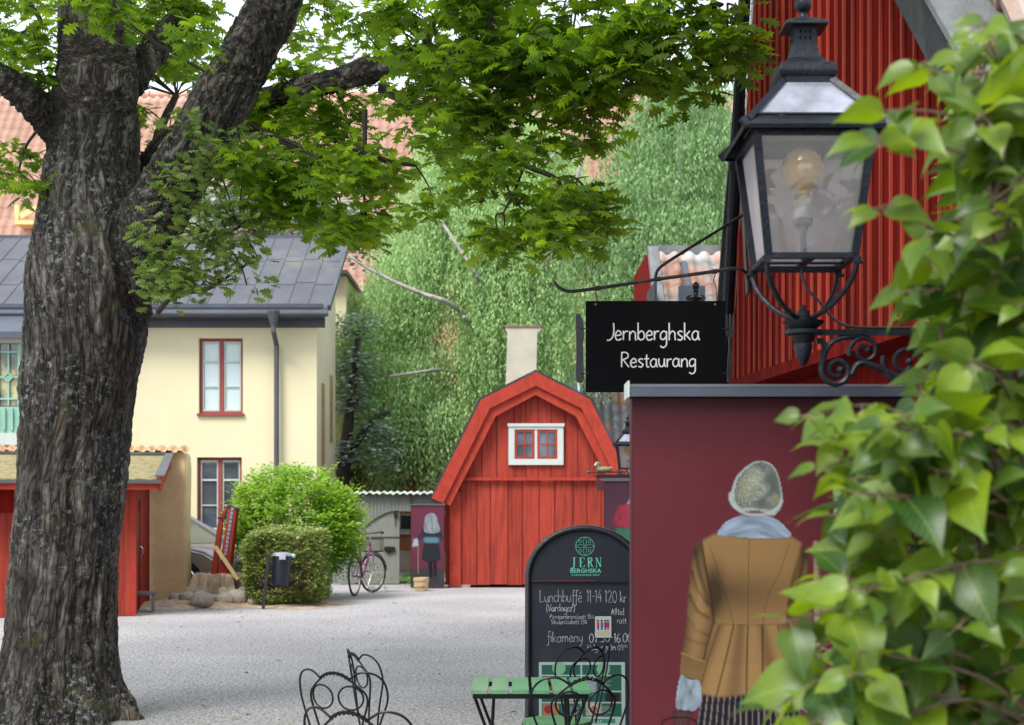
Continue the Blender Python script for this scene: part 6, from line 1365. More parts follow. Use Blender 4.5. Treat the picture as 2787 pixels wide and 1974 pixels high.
b = MB(); c = P(1644, 1278, Yk2-.2); b.ball(c, (.125, .06, .05), 16); b.tube([c+Vector((.09, 0, .01)), c+Vector((.15, 0, .035))], [.04, .008], 8); b.build('duck_body', M('olive_duck', (.17, .18, .09), .6, .2, 10), dkk, smooth=True)
b = MB(); b.tube([c+Vector((-.08, 0, .02)), c+Vector((-.10, 0, .085))], [.035, .03], 10); b.ball(c+Vector((-.105, 0, .095)), .04, 12); b.build('duck_head', M('green_duck_head', (.12, .15, .10), .6), dkk, smooth=True)
b = MB(); b.tube([c+Vector((-.12, -.0, .095)), c+Vector((-.165, 0, .065))], [.034, .008], 8); b.build('duck_bill', MT['white'], dkk, smooth=True)
MB().cyl((PX(1772, Yk2), Yk2-.2, 0), (PX(1772, Yk2), Yk2-.2, 2.9), .05).build('post', MT['black'], dkk)
# iron ornament behind the hanging sign
Yo2 = 12.5; orn = thing('iron_finial', 'dark cast iron finial ornament peeping over the hanging sign', 'ornament', (PX(1894, Yo2), Yo2, 0))
b = MB(); c = P(1894, 812, Yo2); b.cyl((c.x, c.y, 0), (c.x, c.y, c.z), .03); b.build('post', MT['black'], orn)
b = MB(); b.lathe([(.02, -.03), (.07, -.02), (.085, .0), (.05, .012), (.03, .03), (.022, .05), (.03, .06), (.015, .075)], tuple(c+Vector((0, 0, .0))), 12)
for s_ in (-1, 1): b.tube(catmull([c+Vector((0, 0, .0)), c+Vector((s_*.05, 0, .02)), c+Vector((s_*.08, 0, .0)), c+Vector((s_*.06, 0, -.015))], 4), .008, 6)
b.tube([c+Vector((.022*math.cos(a), 0, .1+.03*math.sin(a))) for a in np.linspace(0, 6.28, 12, endpoint=False)], .008, 6, True); b.ball(c+Vector((0, 0, .1)), .016, 8); b.tube([c+Vector((0, 0, .07)), c+Vector((0, 0, .145))], [.012, .004], 6)
b.build('ornament', MT['blue_black'], orn)

# ================================================================ A-board with chalk menu
Ya = 9.03; ab = thing('chalk_board_stand', 'arched black A-board with mint logo, chalk menu and green menu sheet', 'a-board', (PX(1592, Ya), Ya, 0))
sA = Ya/FPX; W_ = 155*sA; Zt = PZ(1437, Ya); zc = Zt-.30; LEAN = .10
def AP(px, py, off=0):       # leaning board: top tilts back
    z = PZ(py, Ya); return Vector((PX(px, Ya), Ya+off+(z-Zt)*LEAN*1.0, z))
def arch_pts(w_, top, bot, n_=22, off=0, flip=1):
    pts = [(-w_, bot)]+[(-w_*math.cos(a)**1.0, zc+(top-zc)*math.sin(a)) for a in np.linspace(0, math.pi, n_)]+[(w_, bot)]; xc = PX(1592, Ya)
    return [Vector((xc+x, Ya+off+flip*(z-Zt)*LEAN, z)) for x, z in pts]
b = MB(); b.tube(arch_pts(W_, Zt, .0), .019, 10); b.tube([AP(1440, 1583), AP(1744, 1583)], .006, 6); b.build('frame', MT['black'], ab, smooth=True)
b = MB(); b.tube(arch_pts(W_, Zt-.01, .0, off=.04, flip=-2.2), .017, 10); b.build('rear_frame', MT['black'], ab, smooth=True)
b = MB(); pl_ = arch_pts(W_-.015, Zt-.02, .12, off=.012); b.extr(pl_, (0, .012, 0)); b.build('board', M('slate_board', (.012, .015, .024), .5, .25, 3, bump=0, col2=(.045, .05, .06), thr=(.5, .85), spec=.3), ab)
b = MB(); pl_ = arch_pts(W_-.018, Zt-.02, .12, off=.05, flip=-2.2); b.extr(pl_, (0, .01, 0)); b.build('rear_board', MT['black'], ab)
MB().extr([AP(1444, 1585, .008), AP(1620, 1585, .008), AP(1620, 1580, .008), AP(1444, 1580, .008)], (0, .004, 0)).build('red_strip', M('strip_red', (.3, .03, .02), .5), ab)
Vb = (AP(1592, 1500)-AP(1592, 1600)).normalized()
def wr(mb, txt, px, py, wpx, xhpx, r, jit=.06, sl=0): hand(mb, txt, AP(px, py, .010), UX, Vb, wpx*sA, xhpx*sA, r, jit, sl)
ck = MB()
wr(ck, 'Lunchbuffé', 1468, 1638, 116, 17, .0019); wr(ck, '11-14', 1596, 1638, 42, 20, .0019); wr(ck, '120', 1645, 1639, 34, 20, .0019); wr(ck, 'kr', 1686, 1639, 18, 16, .0022)
wr(ck, '(Vardagar)', 1486, 1663, 78, 11, .0022); wr(ck, 'Pensionärsrabatt 15%', 1496, 1683, 120, 7, .0015); wr(ck, 'Studentrabatt 15%', 1499, 1697, 98, 7, .0015)
wr(ck, 'fikameny', 1488, 1745, 98, 15, .0019); wr(ck, '07.30-16.00', 1602, 1746, 118, 15, .0027); wr(ck, 'Helger från 09', 1597, 1767, 98, 9, .0019); wr(ck, '00', 1696, 1760, 10, 4, .0013)
wr(ck, 'Alltid', 1662, 1672, 36, 10, .0019, .1); wr(ck, 'rätt', 1678, 1695, 26, 9, .0018, .1)
ck.build('chalk_writing', MT['chalk'], ab)
mk = MB(); SX = {'J': [('v', .5, .0, 1, .2), ('h', .25, .85, 1), ('t', [(.5, .12), (.42, -.12), (.2, -.2), (.08, -.1)])], 'E': [('v', .22, 0, 1, .2), ('h', .05, .82, 1), ('h', .05, .85, 0), ('h', .22, .6, .5), ('s', .8, .78, 1), ('s', .84, 0, .24)],
 'R': [('v', .22, 0, 1, .2), ('h', .05, .4, 0), ('h', .05, .55, 1), ('t', [(.5, .98), (.72, .9), (.74, .68), (.5, .52), (.3, .5)]), ('d', .48, .52, .80, 0), ('h', .7, .98, 0)], 'N': [('v', .18, 0, 1, .07), ('v', .84, 0, 1, .07), ('d', .16, 1, .84, 0), ('h', .02, .36, 0), ('h', .7, 1.0, 1), ('h', .0, .24, 1)]}
def serif(mb, txt, px, py, wpx, hpx):
    o0 = AP(px, py, .009); cw = wpx*sA/len(txt); H_ = hpx*sA; wv = cw*.78
    q = lambda u, v, k: o0+UX*(cw*k+u*wv)+Vb*(v*H_)
    for k, c_ in enumerate(txt):
        for g_ in SX[c_]:
            if g_[0] == 'v': mb.bar(q(g_[1], g_[2], k), q(g_[1], g_[3], k), wv*g_[4], .002, (0, 1, 0))
            elif g_[0] == 'h': mb.bar(q(g_[1], g_[3], k)+Vector((0, -.0012, 0)), q(g_[2], g_[3], k)+Vector((0, -.0012, 0)), .0026, .002, (0, 1, 0))
            elif g_[0] == 's': mb.bar(q(g_[1], g_[2], k), q(g_[1], g_[3], k), .003, .002, (0, 1, 0))
            elif g_[0] == 'd': mb.bar(q(g_[1], g_[2], k)+Vector((0, -.002, 0)), q(g_[3], g_[4], k)+Vector((0, -.002, 0)), wv*.17, .002, (0, 1, 0))
            else: mb.tube([q(u, v, k) for u, v in g_[1]], .0042 if c_ == 'J' else .0046, 6)
serif(mk, 'JERN', 1554, 1543, 88, 25); typeset(mk, 'BERGHSKA', AP(1552, 1558.5, .009), UX, Vb, 84*sA, 11*sA, 1.0, .012); typeset(mk, 'STÄRKANDE MAT', AP(1555, 1567.5, .009), UX, Vb, 77*sA, 6.5*sA, 1.1)
for x in (1570, 1590, 1611, 1630):     # slab serifs
    pass
cl = AP(1592, 1487, .009); R_ = 25*sA
circ = lambda cx, cz, rx, rz, n_=24: [cl+UX*(cx+rx*math.cos(a))+Vb*(cz+rz*math.sin(a)) for a in np.linspace(0, 2*math.pi, n_, endpoint=False)]
mk.tube(circ(0, 0, R_, R_, 36), .0017, 6, True)
for a in range(4):
    aa = a*math.pi/2; pts = []
    for t in np.linspace(0, 2*math.pi, 20, endpoint=False):
        u, v = .5*R_+.42*R_*math.cos(t), .17*R_*math.sin(t)*1.0; pts.append(cl+UX*(u*math.cos(aa)-v*math.sin(aa))+Vb*(u*math.sin(aa)+v*math.cos(aa)))
    mk.tube(pts, .0011, 5, True); ab_ = aa+math.pi/4; mk.tube(circ(.72*R_*math.cos(ab_), .72*R_*math.sin(ab_), .15*R_, .15*R_, 14), .0011, 5, True)
mk.build('logo', MT['mintink'], ab)
# green menu sheet
cm = Canvas(1466, 1698, 1799, 1968, 1.15, srgb(205, 232, 222)); g1 = srgb(52, 116, 100)
def rc(x0_, x1_, y0_, y1_, col, cvs=cm): m = (cvs.X > x0_) & (cvs.X < x1_) & (cvs.Y > y0_) & (cvs.Y < y1_); cvs.fill(m, col)
for a_, c_ in ((1474, 1578), (1583, 1689)):
    for y0_, y1_ in ((1806, 1833), (1836, 1876), (1879, 1905), (1909, 1944)): rc(a_, c_, y0_, y1_, g1)
for (cx_, cy_, r_) in ((1520, 1815, 18), (1640, 1818, 18)): cm.fill(np.hypot(cm.X-cx_, cm.Y-cy_) < r_, srgb(150, 214, 170))
for (a_, c_, y0_, y1_, col) in ((1476, 1507, 1838, 1874, (150, 96, 70)), (1585, 1622, 1838, 1874, (196, 210, 224)), (1476, 1520, 1911, 1942, (206, 150, 130)), (1592, 1634, 1908, 1942, (222, 205, 190)), (1645, 1684, 1882, 1903, (60, 50, 60)), (1536, 1572, 1880, 1903, (230, 220, 214))):
    m = (cm.X > a_) & (cm.X < c_) & (cm.Y > y0_) & (cm.Y < y1_); cm.fill(m, srgb(*col), .75+.6*(cm.noise(.2, .2, 2)-.4))
m = np.hypot(cm.X-1491, cm.Y-1925) < 11; cm.fill(m, srgb(190, 60, 44), cm.round_(m, 2, .7)); m = np.hypot(cm.X-1614, cm.Y-1925) < 15; cm.fill(m, srgb(236, 228, 226)); m = np.hypot(cm.X-1614, cm.Y-1925) < 10; cm.fill(m, srgb(190, 120, 110), .7+.8*cm.noise(.4, .4)); m = np.hypot(cm.X-1512, cm.Y-1926) < 8; cm.fill(m, srgb(200, 160, 80))
for x in (1628, 1540):
    for y in list(range(1846, 1872, 4))+list(range(1918, 1940, 4)): cm.line([(x+6, y), (x+20+6*((y*7) % 3), y)], .6, srgb(210, 232, 224), .8)
rc(1490, 1671, 1950, 1962, srgb(78, 168, 142))
cm.build('menu_sheet', lambda x, y: AP(x, y, .007), ab, PRM)
mk = MB(); typeset(mk, 'STÄRKANDE MAT', AP(1545, 1960, .0055), UX, Vb, 90*sA, 7*sA, 1.2); mk.build('menu_heading', MT['signwhite'], ab)
cp = Canvas(1618, 1662, 1676, 1733, 1.1, srgb(214, 236, 234)); rc(1621, 1659, 1679, 1714, srgb(228, 232, 226), cp); rc(1622, 1658, 1716, 1728, srgb(230, 216, 170), cp)
for x, col in ((1626, (214, 60, 100)), (1636, (60, 130, 190)), (1646, (196, 50, 90)), (1653, (190, 60, 120))):
    rc(x-3, x+4, 1692, 1706, srgb(*col), cp); m = np.hypot(cp.X-x, cp.Y-1688) < 3; cp.fill(m, srgb(90, 60, 50)); rc(x-2, x+2, 1706, 1713, srgb(60, 70, 110), cp)
cp.build('postcard', lambda x, y: AP(x, y, .0015), ab, PRM)

# ================================================================ wire cafe chairs
def cafe_chair(label):
    t = thing('cafe_chair', label, 'chair', (0, 0, 0), 0, 'black wire cafe chairs round the table')
    RB = .40
    def bk(u, v):       # back is curved round the seat and leans outwards
        r = RB+(v-.45)*.16; a = u/RB*1.06; return Vector((r*math.sin(a), -r*math.cos(a)+RB-.2, v))
    def curve(pts, n_=5, closed=False): return [bk(p.x, p.y) for p in catmull([(a, c, 0) for a, c in pts], n_, closed)]
    wr_ = .0052
    b = MB()
    for s_ in (-1, 1):
        b.tube(curve([(s_*u, v) for u, v in [(.130, .44), (.150, .52), (.182, .64), (.210, .735), (.214, .79), (.200, .846), (.163, .884), (.110, .890), (.064, .856)]]), wr_, 8)
        b.tube(curve([(s_*u, v) for u, v in [(.064, .856), (.100, .822), (.130, .785), (.134, .74), (.115, .66), (.088, .56), (.065, .44)]]), wr_, 8)
    b.build('back_frame', MT['wire'], t, smooth=True, local=True)
    for s_ in (-1, 1):
        b = MB(); b.tube([bk(s_*.066+.053*math.cos(a), .768+.057*math.sin(a)) for a in np.linspace(0, 2*math.pi, 30, endpoint=False)], wr_*.92, 8, True); b.build('back_ring', MT['wire'], t, smooth=True, local=True)
    b = MB(); base = curve([(-.066, .856), (-.036, .876), (0, .884), (.036, .876), (.066, .856)], 10); m = len(base)
    for ph in (0, math.pi):
        pts = []
        for k, p_ in enumerate(base):
            a = ph+k/m*2*math.pi*4.5; tn = (base[min(k+1, m-1)]-base[max(k-1, 0)]).normalized(); n1 = tn.cross(Vector((0, 0, 1))).normalized(); n2 = n1.cross(tn); pts.append(p_+(n1*math.cos(a)+n2*math.sin(a))*.0055)
        b.tube(pts, .0048, 6)
    b.build('twisted_rail', MT['wire'], t, smooth=True, local=True)
    b = MB(); rs = .195; k = 0; x = -rs
    while x < rs-.005:      # slatted round seat
        x2 = min(x+.0475, rs); ya, yb_ = math.sqrt(max(0, rs**2-x**2)), math.sqrt(max(0, rs**2-x2**2)); ym = math.sqrt(max(0, rs**2-((x+x2)/2)**2)); poly = [(y_, xx_) for xx_, y_ in []]
        P2 = [(-ya, x), (ya, x), (ym, (x+x2)/2), (yb_, x2-.004), (-yb_, x2-.004), (-ym, (x+x2)/2)]; b.extr([(p_[0], p_[1], .432) for p_ in P2], (0, 0, .020)); x = x2
    b.build('seat', MT['tgreen'], t, local=True)
    b = MB(); b.tube([(.192*math.cos(a), .192*math.sin(a), .420) for a in np.linspace(0, 2*math.pi, 36, endpoint=False)], .011, 8, True); b.build('seat_ring', MT['wire'], t, smooth=True, local=True)
    for a in (45, 135, 225, 315):
        a = R(a); b = MB(); c_, s_ = math.cos(a), math.sin(a)
        for o_ in (-.018, .018): b.tube(catmull([(.185*c_-o_*s_, .185*s_+o_*c_, .42), (.17*c_-o_*.9*s_, .17*s_+o_*.9*c_, .25), (.215*c_-o_*.4*s_, .215*s_+o_*.4*c_, .06), (.235*c_, .235*s_, .008)], 5), .006, 7)
        b.build('leg', MT['wire'], t, smooth=True, local=True)
    b = MB(); b.tube([(.15*math.cos(a), .15*math.sin(a), .22) for a in np.linspace(0, 2*math.pi, 30, endpoint=False)], .0055, 7, True); b.build('leg_ring', MT['wire'], t, smooth=True, local=True)
    return t
c0 = cafe_chair('nearest black wire chair cut off by the bottom edge, left group')
spec = [(1040, 5.85, -24, c0['label']), (990, 7.15, -26, 'black wire chair standing clear on gravel behind the nearest one'), (1088, 7.92, -66, 'black wire chair turned nearly side-on, farthest of the left group'),
        (1538, 6.95, 20, 'black wire chair in front of the slatted green table'), (1515, 8.35, 50, 'black wire chair between green table and chalk board, its round green seat showing'), (1765, 7.9, 62, 'black wire chair mostly hidden behind the maroon mural edge')]
for i, (px, Y, rz, lb) in enumerate(spec):
    o = c0 if i == 0 else copy_tree(c0); o.location = (PX(px, Y), Y, 0); o.rotation_euler = (0, 0, R(rz)); o['label'] = lb
# ================================================================ slatted table
tx = (PX(1281, 7.34), PX(1608, 7.34)); ty = 7.34; zt_ = .75; w6 = (tx[1]-tx[0]+.018)/6
tbl = thing('cafe_table', 'small green slatted cafe table on black folding legs', 'table', ((tx[0]+tx[1])/2, ty+.28, 0))
for k in range(6):
    x = tx[0]+k*w6; MB().box(x, x+w6-.017, ty+random.uniform(-.003, .003), ty+.55, zt_-.020, zt_).build('slat', MT['tgreen'], tbl, bevel=.002)
MB().box(tx[0]+.01, tx[1]-.01, ty+.015, ty+.03, zt_-.045, zt_-.0205).box(tx[0]+.01, tx[1]-.01, ty+.515, ty+.53, zt_-.045, zt_-.0205).box(tx[0]+.011, tx[0]+.022, ty+.03, ty+.515, zt_-.045, zt_-.0205).box(tx[1]-.022, tx[1]-.011, ty+.03, ty+.515, zt_-.045, zt_-.0205).build('under_frame', MT['wire'], tbl)
for y in (ty+.06, ty+.5):
    for (a, c) in ((tx[0]+.02, tx[1]-.06), (tx[1]-.02, tx[0]+.06)):
        b = MB(); o_ = .09 if a < c else -.09
        pts = [(a, y, zt_-.045), (a+(c-a)*.13, y, .52), (a+(c-a)*.3, y, .32), (a+(c-a)*.75, y, .012)]; b.tube(catmull(pts, 5), .0085, 7); b.tube(catmull([(a+o_*1.05, y+.01, zt_-.045), (a+o_*.95, y+.01, .55), (a+(c-a)*.13+o_*.25, y+.01, .48), (a+(c-a)*.3, y+.01, .32)], 5), .008, 7)
        b.build('leg', MT['wire'], tbl, smooth=True)

# ================================================================ waste bin
Yw2 = 23.5; bi = thing('waste_bin', 'dark litter bin with silver lid on a slim post by the clipped hedge', 'bin', (PX(716, Yw2), Yw2, 0))
b = MB(); b.bar(P(716, 1661, Yw2), P(733, 1508, Yw2), .045, .045, (0, 1, 0)); b.build('post', MT['black'], bi)
b = MB(); lo_, hi_ = P(763, 1592, Yw2), P(768, 1512, Yw2); b.tube([lo_, lo_.lerp(hi_, .05), lo_.lerp(hi_, .95), hi_], [.135, .14, .152, .152], 20); b.build('bin_body', M('navy_bin_paint', (.006, .008, .018), .4, .2, 8, bump=0), bi, smooth=True)
b = MB(); b.tube([hi_+Vector((0, 0, -.005)), hi_+Vector((0, 0, .03)), hi_+Vector((.0, 0, .05))], [.165, .16, .09], 20); b.box(hi_.x-.02, hi_.x+.08, hi_.y-.175, hi_.y-.16, hi_.z-.06, hi_.z+.02); b.build('lid', M('galvanised_lid', (.42, .45, .5), .35, .15, 10, metal=.6), bi, smooth=False)
tag(MB().ball(P(797, 1513, Yw2), (.045, .04, .035), 10).build('cup', M('mint_cup', (.35, .68, .48), .5), None, smooth=True), 'pale green crumpled cup caught on the bin rim', 'cup')

# ================================================================ stump, leaning panel, plank, stones
Yst = 25.0; stp = thing('tree_stump', 'wide pale cut tree stump with spreading roots in sawdust', 'stump', (PX(605, Yst), Yst, 0))
b = MB(); n_ = 64; prof = [(.40, .50), (.41, .46), (.43, .30), (.50, .16), (.66, .06), (.82, -.02)]; vs = []; fs = []
for j, (r_, z) in enumerate(prof):
    for i in range(n_):
        a = 2*math.pi*i/n_; lob = (.11*math.sin(5*a+1)+.09*math.sin(9*a)+.05*math.sin(17*a+2)+.03*math.sin(29*a))*(1+j*.4); vs.append((PX(606, Yst)+(r_*(1+lob))*math.cos(a)*1.05, Yst+(r_*(1+lob))*math.sin(a)*.8, z+.015*math.sin(7*a)*(j == 0)))
for j in range(len(prof)-1):
    for i in range(n_): fs.append((j*n_+i, j*n_+(i+1) % n_, (j+1)*n_+(i+1) % n_, (j+1)*n_+i))
b.add(vs, fs+[tuple(range(n_))]); b.build('stump_wood', MT['stumpw'], stp)
b = MB(); cx_ = PX(606, Yst)
for a, l in ((3.6, 1.0), (4.2, .8), (4.9, .9), (5.6, .8), (2.9, .9)):
    d_ = Vector((math.cos(a), math.sin(a)*.8, 0)); b.tube(catmull([Vector((cx_, Yst, .2))+d_*.45, Vector((cx_, Yst, .10))+d_*.7, Vector((cx_, Yst, .04))+d_*(.9+l*.1), Vector((cx_, Yst, -.02))+d_*(.9+l*.35)], 4), list(np.linspace(.11, .04, 13)), 8)
b.build('root', MT['stone'], stp)
Yl_ = 24.9; lp = thing('leaning_panel', 'red boarded panel with blue lettered strip leaning on the tree stump', 'panel', (PX(600, Yl_), Yl_, .5))
b = MB(); b.extr([P(x, y, Yl_) for x, y in [(571, 1580), (588, 1578), (606, 1415), (622, 1377), (618, 1376), (594, 1412)]], (0, .10, 0)); b.extr([P(x, y, Yl_) for x, y in [(589, 1579), (621, 1577), (642, 1386), (625, 1377)]], (0, .3, 0)); b.build('boards', MT['red'], lp)
MB().extr([P(x, y, Yl_-.01) for x, y in [(592, 1412), (612, 1412), (614, 1407), (592, 1407)]], (0, .12, 0)).extr([P(x, y, Yl_-.01) for x, y in [(618, 1378), (644, 1388), (643, 1384), (619, 1374)]], (0, .32, 0)).build('top_edge', MT['darkwood'], lp)
b = MB(); b.extr([P(x, y, Yl_-.012) for x, y in [(610, 1511), (616, 1512), (636, 1384), (630, 1381)]], (0, .01, 0)); stb = b.build('strip', M('pale_strip', (.30, .36, .46), .6, .1, 10), lp)
b = MB(); 
for k in range(11):
    f = (k+.5)/11; p_ = P(613+20*f, 1508-122*f, Yl_-.017); u_ = (P(633, 1386, 1)-P(613, 1508, 1)).normalized()
    b.tube([p_+Vector((-.012, 0, -.012)), p_+Vector((.014, 0, -.004)), p_+Vector((.004, 0, .018)), p_+Vector((-.012, 0, .012))], .005, 5, k % 3 != 0)
b.build('strip_lettering', M('blue_ink', (.02, .07, .30), .6, .1, 10), stb)
pk = thing('plank', 'pale sawn plank leaning diagonally from the stump against the red panel', 'plank', P(650, 1578, 24.75))
MB().bar(P(649, 1579, 24.7), P(586, 1488, 24.8), .055, .10, (0, 1, 0)).build('plank_board', MT['gold'], pk, bevel=.004)
rocks = [(510, 1652, 24.0, .16), (548, 1659, 23.7, .2), (578, 1645, 24.1, .13), (612, 1652, 24.0, .17), (645, 1650, 24.1, .2), (690, 1652, 24.0, .1), (480, 1655, 24.4, .14), (640, 1625, 24.6, .14), (535, 1640, 24.3, .13)]
names = ['round tan stone nearest the end of the ochre wall', 'largest flat grey stone lying in front of the stump', 'small stone between two bigger ones before the stump', 'brownish stone below the middle of the stump', 'broad brown stone between stump and hedge', 'small dark stone beside the bin post', 'low grey stone touching the foot of the plaster wall', 'stone wedged high against the stump roots', 'little pale stone on the sawdust, left of the stump']
for (px, py, Y, r_), nm in zip(rocks, names):
    n0 = MB(); n0.ball((0, 0, 0), 1, 14); v = np.array(n0.v); k = 1+.5*(fbm(v*1.6+px, 3)-.5)[:, None]*1.4; v = v*k*np.array([r_, r_*.75, r_*.72]); v += np.array([PX(px, Y), Y, r_*.45+.05]); n0.v = [tuple(q) for q in v]
    tag(n0.build('stone', MT['stone'], None, smooth=True), nm, 'stone', 'stones round the stump')

# ================================================================ bucket by the far mural
Yb2 = 28.4; bt = thing('wooden_bucket', 'pale stave bucket standing before the far mural', 'bucket', (PX(1146, Yb2), Yb2, 0))
b = MB(); b.lathe([(.125, .01), (.15, .26), (.142, .26), (.118, .03)], (PX(1146, Yb2), Yb2, 0), 20); b.build('staves', MT['gold'], bt)
b = MB(); b.lathe([(.139, .07), (.142, .07), (.146, .10), (.142, .10)], (PX(1146, Yb2), Yb2, 0), 20); b.lathe([(.150, .19), (.153, .19), (.156, .215), (.152, .215)], (PX(1146, Yb2), Yb2, 0), 20); b.build('hoop', MT['stumpw'], bt)

# ================================================================ bicycle
bc_ = thing('bicycle', 'dark city bicycle with pink frame parked between shrub and grey gate', 'bicycle', (0, 0, 0))
def bb_(mb, n, m, par=None): return mb.build(n, m, par or bc_, True, local=True)
def wheel(cx, steer=0):
    b = MB(); w_ = .345; o = Vector((cx, 0, w_)); ax = Vector((math.cos(steer), math.sin(steer), 0)); az = Vector((0, 0, 1)); sd_ = ax.cross(az)
    b.tube([o+(ax*math.cos(a)+az*math.sin(a))*(w_-.018) for a in np.linspace(0, 2*math.pi, 40, endpoint=False)], .018, 8, True); ww = bb_(b, 'wheel', MT['rubber'])
    b = MB(); b.tube([o+(ax*math.cos(a)+az*math.sin(a))*(w_-.042) for a in np.linspace(0, 2*math.pi, 40, endpoint=False)], .010, 6, True); bb_(b, 'rim', MT['chrome'], ww)
    b = MB(); b.cyl(o-sd_*.04, o+sd_*.04, .022)
    for k in range(18): a = k/18*2*math.pi; b.cyl(o+sd_*.025*(1 if k % 2 else -1), o+(ax*math.cos(a)+az*math.sin(a))*(w_-.045), .0018, seg=4)
    bb_(b, 'spoke', MT['chrome'], ww)
    b = MB(); b.tube([o+(ax*math.cos(a)+az*math.sin(a))*(w_+.022) for a in np.linspace(.1 if cx > 0 else .5, 2.6 if cx > 0 else 3.3, 18)], .016, 5); bb_(b, 'mudguard', MT['black'])
wheel(-.53); wheel(.55, R(-25))
b = MB(); bbk = (-.08, 0, .30); hs = (.40, 0, .83); 
b.tube([hs, (.2, 0, .52), bbk], .015, 8); b.tube([(.385, 0, .90), (.41, 0, .76)], .022, 8); b.tube([(-.25, 0, .86), bbk], .017, 8); b.tube([(.37, 0, .72), (.1, 0, .50), (-.17, 0, .58)], .013, 8)
for s_ in (-.04, .04): b.tube([bbk, (-.53, s_, .345)], .010, 6); b.tube([(-.21, 0, .72), (-.53, s_, .345)], .009, 6)
bb_(b, 'bike_frame', M('pink_frame_paint', (.18, .015, .09), .35, .05, 5, bump=0))
b = MB(); 
for s_ in (-.045, .045): b.tube([(.41, s_, .74), (.45, s_, .55), (.55, s_, .345)], .011, 6)
b.tube([(.385, 0, .90), (.36, 0, 1.04)], .014, 8); bb_(b, 'fork', MT['chrome'])
b = MB(); b.tube(catmull([(.20, -.29, 1.07), (.27, -.24, 1.08), (.36, -.1, 1.06), (.36, .1, 1.06), (.27, .24, 1.08), (.20, .29, 1.07)], 4), .014, 8); b.tube([(.20, -.29, 1.07), (.10, -.30, 1.06)], .019, 8); b.tube([(.20, .29, 1.07), (.10, .30, 1.06)], .019, 8); bb_(b, 'handlebar', MT['black'])
b = MB(); b.ball((-.28, 0, .93), (.13, .07, .035), 12); b.cyl((-.26, 0, .86), (-.28, 0, .92), .012); bb_(b, 'saddle', MT['black'])
b = MB(); b.box(.44, .70, -.16, .16, .72, .74); 
for x in (.44, .70):
    for k in range(9): b.cyl((x, -.16+.04*k, .73), (x, -.16+.04*k, .95), .003, seg=4)
for y in (-.16, .16):
    for k in range(7): b.cyl((.44+.043*k, y, .73), (.44+.043*k, y, .95), .003, seg=4)
b.tube([(.44, -.16, .95), (.70, -.16, .95), (.70, .16, .95), (.44, .16, .95)], .006, 5, True); bb_(b, 'basket', MT['black'])
b = MB(); b.tube([(-.70, 0, .70), (-.25, 0, .72)], .012, 6); b.tube([(-.66, -.06, .70), (-.66, .06, .70)], .008, 5); b.tube([(-.68, 0, .70), (-.53, .05, .36)], .006, 5); bb_(b, 'carrier', MT['black'])
b = MB(); b.ball((.47, 0, .70), (.035, .04, .04), 10); bb_(b, 'headlight', MT['white'])
b = MB(); b.tube([(-.08, -.07, .30), (-.08, .07, .30)], .012, 6); b.tube([(-.08, .07, .30), (.06, .08, .19)], .009, 6); b.tube([(-.08, -.07, .30), (-.22, -.08, .41)], .009, 6); b.box(.01, .11, .08, .16, .18, .20); b.box(-.27, -.17, -.16, -.08, .40, .42); b.tube([(-.08+.09*math.cos(a), .05, .30+.09*math.sin(a)) for a in np.linspace(0, 6.28, 20, endpoint=False)], .006, 5, True); b.tube([(-.2, -.05, .3), (-.12, -.2, .01)], .009, 6); bb_(b, 'pedals', MT['chrome'])
bc_.location = (PX(990, 27.3), 27.3, 0); bc_.rotation_euler = (0, R(0), R(79)); bc_.scale = (1.07, 1.07, 1.07)

